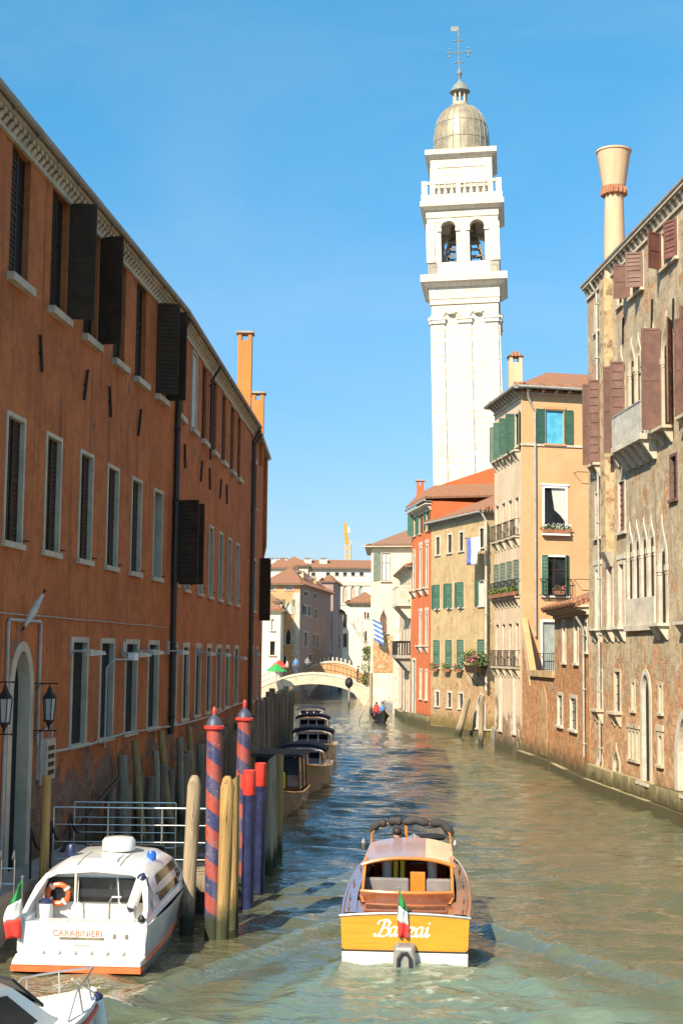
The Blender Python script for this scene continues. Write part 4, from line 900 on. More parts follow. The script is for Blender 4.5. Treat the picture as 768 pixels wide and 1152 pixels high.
for zb_, zr, a, b, mt, nm in ((ge.px(458, 680)[1], 1.35, 7.6, 13.9, 'stone_w', 'balcony'), (ge.px(458, 737)[1], 1.1, 7.6, 13.5, 'stone_d', 'balcony')):
    mb = MB(ge.M); mb.box(a, b, -1.1, -.004, zb_-.25, zb_)
    for i in range(4): x = a+.4+(b-a-.8)*i/3; mb.hexa([(x-.15, -.15, zb_-1.2), (x+.15, -.15, zb_-1.2), (x+.15, -.004, zb_-1.2), (x-.15, -.004, zb_-1.2), (x-.15, -1., zb_-.252), (x+.15, -1., zb_-.252), (x+.15, -.004, zb_-.252), (x-.15, -.004, zb_-.252)])
    o = mb.build(nm, M[mt], bh); mb = MB(ge.M)
    mb.box(a, b, -1.1, -.95, zb_+zr-.15, zb_+zr)
    for e in (a, b-.15): mb.box(e, e+.15, -.95, -.004, zb_+zr-.15, zb_+zr)
    for i in range(24): x = a+.07+(b-a-.3)*i/23; mb.box(x, x+.12, -1.08, -.97, zb_, zb_+zr-.15)
    for i in range(5): y = -.9+i*.2; mb.box(b-.13, b-.02, y, y+.1, zb_, zb_+zr-.15)
    mb.build('balustrade', M['stone_w' if mt == 'stone_w' else 'iron'], o)
mb = MB(ge.M); mb.box(0, ge.L, -.4, -.003, -1.5, .6); mb.build('plinth', M['plinth'], bh)
cr = thing('cream_palace', 'cream house with one gothic window and hipped roof at the right bridge end', 'palace', (8, 150, 0))
c0 = at(416.5, 750, 143.5); c1 = at(441, 750, 142.)
G0, G1 = (c0[0], 143.5), (c1[0]+.3, 142.0); gc = Fac(G0, G1); CZ = hz(425, 616, 143)
W = [(gc, gc.R(427, 621, 437, 653), dict(fw=.1, frame='stone_w', pane='curtain', shut=[('L', 172)], shw=.75, sc='shut_gg', sill=.25)),
     (gc, gc.R(424.5, 681, 434.5, 712), dict(fw=.18, arch='ogee', archh=1.4, frame='stone', pane='shut_b', mull=True, sill=.2, cap=True)),
     (gc, gc.R(424, 733, 431, 750), dict(fw=.14, frame='stone', pane='dark', sill=.1))]
ft = [G0, G1, (G1[0]+8, G1[1]+2), (G0[0]+9, G0[1]+12), (G0[0]+.5, G0[1]+12)]
ft4 = [G0, (G1[0]+7, G1[1]-.3), (G1[0]+7, G1[1]+11), (G0[0]+.4, G0[1]+11)]
gc2 = Fac(ft4[0], ft4[1])
shell(cr, 'wall', ft4, -1.5, CZ, M['cream'], {0: [r for _, r, _ in W]})
for f, r, st in W: window(gc2, cr, r, wallm='cream', **st)
roof(cr, ft4, CZ+.15, 2.4, .6, 'tile_d', (.4, .6)); gutter(cr, gc2, -.8, gc2.L, CZ+.1, .6, 1.5, 'stone_w')
mb = MB(gc2.M); mb.box(-.1, 1.9, -.08, -.003, -1.5, hz(425, 760, 143)); mb.build('stone_base', M['stone_w'], cr)
mb = MB(gc2.M); mb.box(.25, 2.3, -.04, -.003, hz(430, 757, 143), hz(430, 715, 143)); mb.build('bare_brick_patch', M['wing'], cr)
# greek style striped flag
M['flagblue'] = simple('flag_blue', (.06, .18, .55), .8); M['flagwhite'] = simple('flag_white', (.75, .75, .72), .8)
s, z = gc2.px(425, 706); t = thing('striped_flag', 'blue and white striped flag hanging from a pole on the cream house by the bridge', 'flag', gc2.W(s, 0, z))
mb = MB(gc2.M); mb.tube([(s+.1, 0, z-2.2), (s-.0, -1.0, z+.3), (s-.05, -1.35, z+1.2)], .04, 6); mb.build('flagpole', M['stone_w'], t)
mb = MB(gc2.M)
for i in range(9):
    rows_ = []
    for k in range(3):
        zz_ = z+.6-(i+k/2)*.24
        rows_.append([(s-.45+.95*j/8+(.9-zz_+z)*.12, -1.15+.14*math.sin(j*1.5+zz_), zz_+.3-.5*j/8) for j in range(9)])
    mb.grid(rows_, i % 2)
o = mb.build('cloth', [M['flagblue'], M['flagwhite']], t, recalc=False); sm = o.modifiers.new('thick', 'SOLIDIFY'); sm.thickness = .02
# ================================================================== leaning bell tower
TY = 135.0
tow = thing('bell_tower', 'tall white leaning bell tower with arched belfry, balustrade and ribbed grey dome', 'bell tower', (0, 0, 0))
tx, tyy = at(526, 535, TY)[0], TY
tow.matrix_basis = Matrix.Translation((tx+1.15, TY+3.3, 0)) @ Matrix.Rotation(R(-1.6), 4, 'Y') @ Matrix.Rotation(R(-7), 4, 'Z')
def th(y): return hz(520, y, TY)
K = TY*1.0
def tw(px, y): # width in metres of px pixels at image height y
    a = at(480, y, TY); b = at(480+px, y, TY); return float(b[0]-a[0])
T = lambda mb, name, mat, par=tow, **k: mb.build(name, mat, par, local=True, **k)
def sq(mb, w, z0, z1, m=0, w2=None):
    a = w/2; b = (w2 or w)/2
    mb.hexa([(-a, -a, z0), (a, -a, z0), (a, a, z0), (-a, a, z0), (-b, -b, z1), (b, -b, z1), (b, b, z1), (-b, b, z1)], m)
ws = tw(79, 500); wt = tw(75, 360)
zA = th(341)           # underside of the shaft's entablature
mb = MB(); sq(mb, ws*1.0, 0, zA, 0, wt)
T(mb, 'shaft', M['tower'])
mb = MB()
for ang in range(4):
    mb.M = Matrix.Rotation(math.pi/2*ang, 4, 'Z')
    for x in (-.4, 0, .4):
        a = .085*ws; q0, q1 = ws/2, wt/2
        mb.hexa([(x*ws-a, -q0-.13, 8), (x*ws+a, -q0-.13, 8), (x*ws+a, -q0+.02, 8), (x*ws-a, -q0+.02, 8), (x*wt-a, -q1-.13, zA-1.9), (x*wt+a, -q1-.13, zA-1.9), (x*wt+a, -q1+.02, zA-1.9), (x*wt-a, -q1+.02, zA-1.9)])
        mb.box(x*wt-a-.12, x*wt+a+.12, -q1-.28, -q1+.02, zA-1.9, zA-1.55); mb.box(x*wt-a-.2, x*wt+a+.2, -q1-.36, -q1+.02, zA-1.55, zA-1.3)
    for x in (-.2, .2):
        mb.lathe([(.0, -.12), (.45, -.1), (.4, 0.1), (0, .12)], 8, (x*wt, -wt/2-.02, zA-.9))
        for e in (-1, 1): mb.tube([(x*wt, -wt/2-.05, zA-.9), (x*wt+e*.5, -wt/2-.08, zA-.75), (x*wt+e*.9, -wt/2-.05, zA-1.15)], .1, 6)
T(mb, 'pilasters', M['tower'])
zc0, zc1 = th(322), th(309)
mb = MB(); sq(mb, wt+.25, zA+.003, zA+.5); sq(mb, wt+.35, zA+.503, zc0); sq(mb, wt+.7, zc0+.003, zc0+.45, 0, wt+1.7); sq(mb, wt+1.9, zc0+.453, zc1)
T(mb, 'main_cornice', M['tower'])
# belfry: four corner piers, mullions, arches
zb0, zb1 = zc1, th(244); wb = tw(79.5, 275)
zs0, zsp = th(294), th(256)
mb = MB()
aw = tw(17, 270)/2; ax = tw(16, 270)
for ang in range(4):
    mb.M = Matrix.Rotation(math.pi/2*ang, 4, 'Z'); h_ = wb/2
    f_ = lambda x0, x1, z0, z1, y0=-h_, y1=-h_+.9: mb.box(x0, x1, y0, y1, z0, z1)
    f_(-h_, h_-.9 if False else h_, zb0+.003, zs0-.003, -h_, -h_+.899)
    f_(-h_, -ax-aw, zs0, zb1); f_(-ax+aw, ax-aw, zs0, zb1); 
    f_(ax+aw, h_-.902, zs0, zb1)
    for cx_ in (-ax, ax):
        arc = [(cx_+x, zsp+z) for x, z in ogee(aw, aw, 8, 'round')]
        for y in (-h_, -h_+.9): mb.grid([[(x, y, z) for x, z in arc], [(x, y, zb1) for x, z in arc]])
        mb.grid([[(x, -h_, z) for x, z in arc], [(x, -h_+.9, z) for x, z in arc]])
        arc2 = [(cx_+x, zsp+z) for x, z in ogee(aw+.3, aw+.3, 8, 'round')]
        mb.grid([[(x, -h_-.1, z) for x, z in arc], [(x, -h_-.1, z) for x, z in arc2]]); mb.grid([[(x, -h_-.1, z) for x, z in arc2], [(x, -h_, z) for x, z in arc2]])
        for e in (-1, 1): mb.box(cx_+e*(aw+.15)-.22, cx_+e*(aw+.15)+.22, -h_-.14, -h_-.003, zsp-.3, zsp)
    for x0, x1 in ((-h_-.1, -h_+.7), (h_-.7, h_+.1-.003)): mb.box(x0, x1, -h_-.12, -h_-.003, zs0+.003, zb1-.6)
    mb.box(-h_+.6, -ax-aw*.2, -h_-.06, -h_-.003, zb1-.45, zb1-.25)
T(mb, 'belfry', M['tower'])
mb = MB(); mb.box(-wb/2+.9, wb/2-.9, -wb/2+.9, wb/2-.9, zs0-.4, zs0-.2); T(mb, 'belfry_floor', M['stone_d'])
mb = MB()
for a, b in ((-1, -1), (1, -1), (1, 1), (-1, 1)): mb.tube([(a*2.1, b*2.1, zs0-.2), (a*.9, b*.9, zsp+1.5)], .11, 6)
for k in range(6):
    z = zs0+.2+k*.75; r = 2.1-1.2*(z-zs0)/(zsp+1.7-zs0)
    for q in range(4):
        c_, s_ = [(1, 1), (-1, 1), (-1, -1), (1, -1)][q], [(-1, 1), (-1, -1), (1, -1), (1, 1)][q]
        r2 = r-.13; mb.tube([(c_[0]*r, c_[1]*r, z), (s_[0]*r2, s_[1]*r2, z+.75)], .06, 5); mb.tube([(c_[0]*r, c_[1]*r, z), (s_[0]*r, s_[1]*r, z)], .06, 5)
fr_ = T(mb, 'bell_frame', M['pile_d'])
for e in (-.9, .9):
    mb = MB(); mb.lathe([(.75, 0), (.62, .15), (.45, .6), (.36, .9), (.1, 1.05)], 16, (e, 0, zsp-.6)); T(mb, 'bell', M['copper'], smooth=True)
# upper cornice, balustrade, attic
ze0, ze1 = th(232), th(219); 
mb = MB(); sq(mb, wb+.15, zb1+.003, ze0-.3); sq(mb, wb+.35, ze0-.297, ze0, 0, wb+1.1); sq(mb, wb+1.25, ze0+.003, ze0+.5); sq(mb, wb+1.0, ze0+.503, ze1)
T(mb, 'upper_cornice', M['tower'])
zr1 = th(204); bw = wb+.75
mb = MB()
for ang in range(4):
    mb.M = Matrix.Rotation(math.pi/2*ang, 4, 'Z'); h_ = bw/2
    mb.box(-h_+.002, h_-.36, -h_, -h_+.35, zr1-.28, zr1); mb.box(-h_-.06, -h_+.5, -h_-.06, -h_+.5, ze1+.003, zr1+.05)
    for i in range(10):
        x = -h_+1.0+(bw-2.0)*i/9
        if i in (0, 9, 4): mb.box(x-.25, x+.25, -h_+.02, -h_+.33, ze1+.003, zr1-.283)
        else: mb.lathe([(.13, 0), (.2, .25), (.1, .6), (.15, zr1-.29-ze1)], 8, (x, -h_+.18, ze1+.003))
T(mb, 'balustrade', M['tower'])
za0, za1, za2 = ze1, th(176), th(166.5); wa = tw(69, 190)
mb = MB(); sq(mb, wa, za0+.003, za1)
for ang in range(4):
    mb.M = Matrix.Rotation(math.pi/2*ang, 4, 'Z'); h_ = wa/2
    for x0, x1, z0, z1 in ((-h_+.5, h_-.5, za1-.9, za1-.7), (-h_+.5, -h_+.7, za0+1.5, za1-.9), (h_-.7, h_-.5, za0+1.5, za1-.9)): mb.box(x0, x1, -h_-.07, -h_-.003, z0, z1)
mb.M = None
sq(mb, wa+.2, za1+.003, za1+.35, 0, wa+.9); sq(mb, wa+1.0, za1+.353, za2)
T(mb, 'attic', M['tower'])
mb = MB(); mb.box(-.25, .25, -wa/2-.08, -wa/2-.004, za0+1.2, za0+1.5); T(mb, 'slot', M['room'])
thc = lambda y: hz(520, y, TY+3.3)
# dome in lead sheets with raised ribs
dz0, dz1 = za2, thc(120.5); rd = tw(63, 145)/2; hd = dz1-dz0
prof = [(1.0, 0), (1.0, .25), (.985, .45), (.93, .62), (.84, .76), (.70, .87), (.53, .95), (.33, 1.0)]
mb = MB(); mb.lathe([(r*rd, dz0+z*hd) for r, z in prof], 48)
dome = T(mb, 'dome', M['lead'], smooth=True)
mb = MB()
for i in range(24):
    a = 2*math.pi*i/24; mb.tube([(r*(rd+.02)*math.cos(a), r*(rd+.02)*math.sin(a), dz0+z*hd) for r, z in prof], .05, 5)
for k in (.3, .62):
    r = np.interp(k, [z for _, z in prof], [r for r, _ in prof])*(rd+.01); mb.tube([(r*math.cos(2*math.pi*i/48), r*math.sin(2*math.pi*i/48), dz0+k*hd) for i in range(49)], .035, 5)
T(mb, 'dome_ribs', M['copper'], dome)
lz1 = thc(104); rl = tw(17, 110)/2
mb = MB(); mb.lathe([(rd*.34, dz1-.1), (rd*.36, dz1+.15), (rl, dz1+.2), (rl, dz1+.4)], 16)
for i in range(8): a = 2*math.pi*i/8; mb.lathe([(.12, 0), (.1, lz1-dz1-.4)], 8, (rl*.85*math.cos(a), rl*.85*math.sin(a), dz1+.38))
ln = T(mb, 'lantern_columns', M['stone'])
rz1 = thc(89); mb = MB(); mb.lathe([(rl*1.25, lz1-.05), (rl*1.4, lz1+.05), (rl*1.3, lz1+.2), (rl*.85, lz1+.75), (rl*.35, rz1-.3), (.1, rz1), (.16, rz1+.3), (.28, rz1+.6), (.16, rz1+.9), (.05, thc(76))], 16); T(mb, 'lantern_roof', M['copper'], ln)
cz1, czm = thc(33), thc(59)
mb = MB(); mb.tube([(0, 0, thc(80)), (0, 0, cz1)], .06, 6)
for z, l in ((thc(70), .35), (czm, 1.15), (thc(45.5), .35)):
    mb.tube([(-l, 0, z), (l, 0, z)], .05, 6); mb.ico((-l, 0, z), .12, 0, 1); mb.ico((l, 0, z), .12, 0, 1)
for e in (-1, 1):
    for d_ in (-.4, .4): mb.ico((e*.95, 0, czm+d_), .12, 0, 1); mb.tube([(e*.95, 0, czm), (e*.95, 0, czm+d_)], .035, 5)
for k in range(7): mb.ico((0, 0, thc(70)+(thc(45)-thc(70))*k/6), .1, 0, 1)
cr_ = T(mb, 'cross', M['copper']); mb = MB(); mb.box(-.75, .05, -.02, .02, cz1-.15, cz1+.35); T(mb, 'weather_vane', M['copper'], cr_)
# ================================================================== bridge, far quays, far houses
def ground(name, pts, z0, z1, mat): o = MB(); o.slab(pts, z0, z1); return tag(o.build(name, M[mat]), kind='structure')
M['pave'] = stone('paving', (.36, .33, .28), .4)
ground('ground', [(-1500, -300), (1500, -300), (1500, 3000), (-1500, 3000)], -3.2, -3, 'pile_d')
ground('quay', [(-60, 22.8), (A[0]-.3, 22.8), (B[0]-.3, B[1]), (C[0]-.3, C[1]), (D[0]-.3, D[1]+1), (-5.8, 92), (-8.6, 150), (-9.5, 200), (-60, 200)], -2.5, .7, 'pave')
ground('quay', [(60, 20), (12.6, 20), (R1f[0]+.4, R1f[1]), (10.4, 66.4), (YA[0]+.4, YA[1]), (YB[0]+.4, YB[1]), (O1[0]+.4, O1[1]), (O0[0]+.4, O0[1]), (D0[0]+.4, D0[1]), (E0[0]+.4, E0[1]), (3.9, 146), (2.6, 150), (2.5, 260), (60, 260)], -2.5, .65, 'pave')
BY = 148.
br = thing('stone_bridge', 'pale stone arched footbridge with iron railings crossing the canal', 'bridge', (-2, BY, 0))
xl, xr = -8.6, 3.3
def arch_z(x, z_end, z_top): u = (x-(xl+xr)/2)/((xr-xl)/2); return z_end+(z_top-z_end)*(1-u*u)
zt_ = hz(350, 757.5, BY); ze_ = hz(418, 777, BY)
n = 28; xs = [xl+(xr-xl)*i/n for i in range(n+1)]
top = [(x, arch_z(x, ze_, zt_)) for x in xs]
ox = [xl+1.0+(xr-xl-2.0)*i/n for i in range(n+1)]; u_ = lambda x: (x-(xl+xr)/2)/((xr-xl-2.0)/2)
bot = [(x, .05+(zt_-1.15)*math.sqrt(max(0, 1-u_(x)**2*.999))) for x in ox]
mb = MB()
for y in (BY, BY+3.2):
    mb.grid([[(x, y, z) for x, z in top], [(x, y, z) for x, z in bot]])
mb.grid([[(x, BY, z) for x, z in bot], [(x, BY+3.2, z) for x, z in bot]]); mb.grid([[(x, BY, z) for x, z in top], [(x, BY+3.2, z) for x, z in top]])
mb.box(xl-4, xl+.98, BY-.006, BY+3.206, -2, ze_-.15); mb.box(xr-.98, xr+.5, BY-.006, BY+3.206, -2, ze_-.15)
mb.build('arch', M['stone'], br, recalc=True)
mb = MB()
for y in (BY-.06, BY+3.2): 
    mb.grid([[(x, y, z+.1) for x, z in top], [(x, y, z-.12) for x, z in top]]); mb.grid([[(x, y, z+.1) for x, z in top], [(x, y+.25, z+.1) for x, z in top]])
mb.build('coping', M['stone_w'], br, recalc=False)
mb = MB()
for y in (BY+.15, BY+3.1):
    for k in (.35, .95): mb.tube([(x, y, z+.1+k) for x, z in top], .014, 5)
    for i in range(0, n+1): mb.tube([(top[i][0], y, top[i][1]+.1), (top[i][0], y, top[i][1]+1.05)], .012, 5)
mb.build('railing', M['iron'], br)
mb = MB(); px_ = at(415, 770, BY)[0]; mb.box(px_-.1, px_+2.0, BY-.5, BY-.003, -2, hz(420, 772, BY)); mb.build('abutment', M['stone_w'], br)
def wrap(f, par, W, wallm):
    for r, st in W: window(f, par, r, wallm=wallm, **st)
def far_house(label, pts, h, mat, rects, rise=1.6, rmat='tile', over=.5, rdg=None, side=(), sidemat=None):
    c_ = np.mean(np.array([p[:2] for p in pts]), 0)
    o = thing('far_house', label, 'house', (c_[0], c_[1], 0)); f = Fac(pts[0], pts[1]); f2_ = Fac(pts[1], pts[2])
    shell(o, 'wall', pts, -.5, h, [M[mat], M[sidemat or mat]], {0: [r for r, _ in rects], 1: [r for r, _ in side]}, mi={1: 1})
    wrap(f, o, rects, mat); wrap(f2_, o, side, sidemat or mat)
    roof(o, pts, h+.1, rise, over, rmat, rdg); return o, f, f2_
def q4(px0, px1, Y, dep, dx=0., skew=0.):
    a, b = at(px0, 740, Y)[0], at(px1, 740, Y+skew)[0]; return [(a, Y), (b, Y+skew), (b+dx, Y+dep), (a+dx, Y+dep)]
fw_ = dict(fw=.14, mull=False, depth=.2, frame='stone_w')
# peach palazzo; canal side's shade put into a darker pink-grey plaster colour
pt = q4(296, 336.5, 166, 26, 3.4); f = Fac(pt[0], pt[1]); fs_ = Fac(pt[1], pt[2]); h = hz(320, 658, 166)
W = [(f.R(320.5, 674, 328.5, 690), dict(fw_, arch='ogee', archh=1.0, shut=[('L', 172), ('R', 172)], shw=.35, sc='shut_gg', pane='curtain')), (f.R(320.5, 704, 328, 725), dict(fw_, arch='ogee', archh=1.0, pane='dark')),
     (f.R(320, 658.8, 330, 663.5), dict(fw_, pane='blind')), (f.R(302, 658.8, 310, 663.5), dict(fw_, pane='blind')), (f.R(305, 674, 312, 690), dict(fw_, pane='dark')), (f.R(318, 737, 323, 750), dict(fw_, pane='room'))]
W2 = []
for a, b, c_, d_ in ((342, 664, 346, 671), (353, 666, 356, 674), (341, 680, 345, 692), (346.5, 681, 349.5, 693), (354, 684, 357, 696), (342, 710, 346, 727), (352, 712, 354.5, 728), (356, 713, 358.5, 729), (347, 735, 351, 745)):
    W2.append((fs_.R(a, b, c_, d_), dict(fw_, shut=[('L', 172)], sc='shut_g', shw=.6) if c_ < 346 else dict(fw_, pane='dark')))
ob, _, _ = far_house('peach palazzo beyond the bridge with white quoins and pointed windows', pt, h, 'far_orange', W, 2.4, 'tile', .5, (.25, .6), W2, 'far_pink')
mb = MB(f.M)
for i in range(14): z = .8+i*.82; mb.box(f.L-.62-.2*(i % 2), f.L, -.06, -.003, z, z+.8)
mb.build('quoins', M['stone_w'], ob)
mb = MB(); p = at(337, 650, 172)
chimney(ob, p[0], 172, h, h+2.0, .9, 'cream'); p = at(352, 650, 180); chimney(ob, p[0], 180, h, h+1.6, .8, 'far_orange')
# small white house in front of it
pt = q4(290, 315, 152, 8); f = Fac(pt[0], pt[1]); h = hz(310, 688, 152)
W = [(f.R(304, 695, 309.5, 709), dict(fw_, pane='curtain', sill=.2)), (f.R(302.5, 720, 310.5, 737), dict(fw_, pane='dark', sill=.2))]
far_house('small white house with a low tiled roof left of the peach palazzo', pt, h, 'white_pl', W, 1.1, 'tile', .4)
pt = q4(286, 312, 161, 4); far_house('taller white dormer house with a roof terrace behind the small white house', pt, hz(310, 678, 161), 'white_pl', [], 1.3, 'tile_d', .3)
# tall narrow pinkish house with flat gable right of it
pt = q4(360, 374, 195, 12, 1.0); f = Fac(pt[0], pt[1]); h = hz(366, 655, 195)
W = [(f.R(363.5, 667, 366, 674), dict(fw_)), (f.R(363.5, 690, 366, 700), dict(fw_)), (f.R(363, 722, 367, 734), dict(fw_)), (f.R(370, 722, 372.5, 734), dict(fw_))]
far_house('tall narrow grey pink house with a sloped top beyond the bridge', pt, h, 'far_pink', W, 1.2, 'tile', .3)
# long white building
pt = q4(316, 426, 235, 10); f = Fac(pt[0], pt[1]); h = hz(380, 640, 235)
W = []
for x in (352.5, 369, 379, 388, 397, 406.5): W.append((f.R(x-3, 643, x+3, 648), dict(fw_, pane='dark')))
for x in (379, 388, 397, 406): W.append((f.R(x-3.3, 658, x+3.3, 677), dict(fw_, arch='round', archh=.9, pane='blind' if x in (379, 406) else 'pinkblind')))
for x in (379, 388, 397): W.append((f.R(x-3, 690, x+3, 706), dict(fw_, pane='dark'))); W.append((f.R(x-3, 712, x+3, 728), dict(fw_, pane='dark')))
ob, _, _ = far_house('long white building with a red tiled roof and square windows under the eaves', pt, h, 'white_pl', W, 1.7, 'tile', .6, (.02, .98))
for x in (346, 363.5): p = at(x, 640, 238); chimney(ob, p[0], 238, h-.2, h+2.0, 1.3, 'white_pl')
mb = MB(f.M); mb.box(.0, f.L, -.15, -.003, hz(390, 656, 235)-.4, hz(390, 653.5, 235)); mb.box(.0, f.L, -.1, -.003, hz(390, 679, 235)-.3, hz(390, 679, 235)); mb.build('string_course', M['stone_w'], ob)
# white house right, with bare tree in front
pt = q4(392, 426, 176, 10, .5); f = Fac(pt[0], pt[1]); h = hz(405, 679, 176)
W = [(f.R(411.5, 688, 416, 696), dict(fw_, shut=[('L', 172)], sc='shut_b')), (f.R(409, 708, 413.5, 722), dict(fw_, arch='round', archh=.5))]
ob, _, _ = far_house('low white house with a tiled roof behind the small trees by the bridge', pt, h, 'white_pl', W, 1.5, 'tile', .5)
modillions(ob, f, 0, f.L, h, 20, .4, .14, .3, 'stone_w')
pt = q4(372, 385, 205, 8); f = Fac(pt[0], pt[1]); far_house('shadowed ochre house between the narrow pink house and the low white house', pt, hz(380, 690, 205), 'grey_pl', [(f.R(374, 697, 378, 707), dict(fw_)), (f.R(374, 713, 378, 728), dict(fw_)), (f.R(380, 713, 383, 728), dict(fw_))], 1, 'tile_d', .3)
# roofs at far left
for k, (a, b, Y, y, lab, mt) in enumerate(((299, 330, 200, 640, 'white gabled house whose tiled roof rises behind the peach palazzo', 'white_pl'), (312, 345, 215, 637, 'house with a wide tiled roof and little chimneys on the far left skyline', 'cream'))):
    pt = q4(a, b, Y, 14); ob, f, _ = far_house(lab, pt, hz(320, y, Y), mt, [], 1.7, 'tile', .4)
    for x in ((306, 318) if k == 0 else (322, 337)): p = at(x, 640, Y+6); chimney(ob, p[0], Y+6, hz(320, y, Y), hz(320, 627.5+3*k, Y+6), 1.2, 'white_pl')
# second bridge, brick, behind
b2 = thing('brick_bridge', 'second bridge with a brick parapet and white coping behind the stone footbridge', 'bridge', (-1, 172, 0))
Y2 = 170.; xa, xb = at(336, 750, Y2)[0], at(412, 750, Y2)[0]
tp = [(xa+(xb-xa)*i/16, hz(375, 746, Y2)-1.5*((i-8)/8)**2) for i in range(17)]
mb = MB(); mb.grid([[(x, Y2, z) for x, z in tp], [(x, Y2, z-1.25) for x, z in tp]]); mb.grid([[(x, Y2+2.5, z) for x, z in tp], [(x, Y2+2.5, z-1.25) for x, z in tp]]); mb.grid([[(x, Y2, z) for x, z in tp], [(x, Y2+2.5, z) for x, z in tp]]); mb.build('parapet', M['far_orange'], b2, recalc=False)
mb = MB(); mb.grid([[(x, Y2-.08, z+.02) for x, z in tp], [(x, Y2-.08, z+.28) for x, z in tp]]); mb.grid([[(x, Y2-.08, z+.28) for x, z in tp], [(x, Y2+.4, z+.28) for x, z in tp]])
mb.grid([[(x, Y2-.08, z-1.25) for x, z in tp], [(x, Y2-.08, z-1.75) for x, z in tp]])
for i in range(0, 17): mb.box(tp[i][0]-.1, tp[i][0]+.1, Y2+2.4, Y2+2.6, tp[i][1], tp[i][1]+.7)
mb.build('coping', M['stone_w'], b2, recalc=False)
mb = MB()
for y in (Y2+.02, Y2+2.4): mb.grid([[(x, y, z-1.7) for x, z in tp], [(x, y, -.5 if abs(i-8) > 6 else z-1.9-.04*(i-8)**2) for i, (x, z) in enumerate(tp)]])
mb.build('arch', M['stone'], b2, recalc=False)
# crane
cY = 300.; mb = MB(); p0 = at(391, 632, cY); p1 = at(391, 612, cY); p2 = at(388.5, 588, cY)
M['crane'] = simple('crane_yellow', (.55, .26, .025), .5); M['crane2'] = simple('crane_mast', (.55, .4, .22), .6)
t = thing('tower_crane', 'yellow crane standing up behind the long white building', 'crane', (p0[0], cY, 0))
mb = MB(); 
for a in (-.5, .5):
    for b in (-.5, .5): mb.tube([(p0[0]+a, cY+b, 0), (p0[0]+a, cY+b, p1[2])], .22, 5)
for k in range(14):
    z = p1[2]-k*1.8; mb.tube([(p0[0]-.5, cY-.5, z), (p0[0]+.5, cY-.5, z-1.8)], .12, 5); mb.tube([(p0[0]+.5, cY-.5, z), (p0[0]-.5, cY-.5, z-1.8)], .12, 5)
mb.build('mast', M['crane2'], t)
mb = MB(); mb.hexa([(p0[0]-.6, cY-.5, p1[2]), (p0[0]+.25, cY-.5, p1[2]), (p0[0]+.25, cY+.5, p1[2]), (p0[0]-.6, cY+.5, p1[2]), (p2[0]-.4, cY-.5, p2[2]), (p2[0]+.2, cY-.5, p2[2]), (p2[0]+.2, cY+.5, p2[2]), (p2[0]-.4, cY+.5, p2[2])]); jb = mb.build('jib', M['crane'], t)
mb = MB(); q = at(394.5, 611, cY); mb.box(q[0]-.5, q[0]+.35, cY-.6, cY+.6, q[2]-.4, q[2]+.5); mb.build('cab', M['zinc'], t)
mb = MB(); q = at(392, 596, cY); mb.box(q[0]-.2, q[0]+.25, cY-.9, cY-.55, q[2]-.6, q[2]+.4); mb.build('counterweight', M['white'], t)
# trees by the bridge
def tree(label, x, y, z0, h, r, n, bare=False):
    t = thing('small_tree', label, 'tree', (x, y, z0)); mb = MB()
    def br_(p, d, l, rad, k):
        e = p+d*l; mb.tube([p, p.lerp(e, .5)+Vector((random.uniform(-.05, .05)*l, 0, 0)), e], [rad, rad*.8, rad*.55], 5)
        if k > 0:
            for _ in range(3): dd = (d+Vector((random.uniform(-.9, .9), random.uniform(-.9, .9), random.uniform(-.2, .6)))).normalized(); br_(e, dd, l*.68, rad*.55, k-1)
    br_(Vector((x, y, z0)), Vector((0, 0, 1)), h*.36, h*(.011 if bare else .025), 3 if bare else 2); mb.build('trunk', M['pile'], t)
    if not bare:
        mb = MB()
        for _ in range(16): a = random.random()*6.28; q = random.random()**.5*r*.75; leaves(mb, (x+q*math.cos(a), y+q*math.sin(a), z0+h*(.4+.6*random.random())), r*.42, n, r*.1, (0, 0, 1))
        mb.build('crown', [M['leaf'], M['leaf_y']], t, recalc=False)
p = at(408.5, 752, 151); tree('small leafy green tree at the right end of the stone bridge', p[0]+.5, 152, 1.0, 5.2, .95, 90)
p = at(412, 752, 166); tree('bare branched tree in front of the low white house', p[0]+.2, 166, .6, 11, 2.5, 0, True)
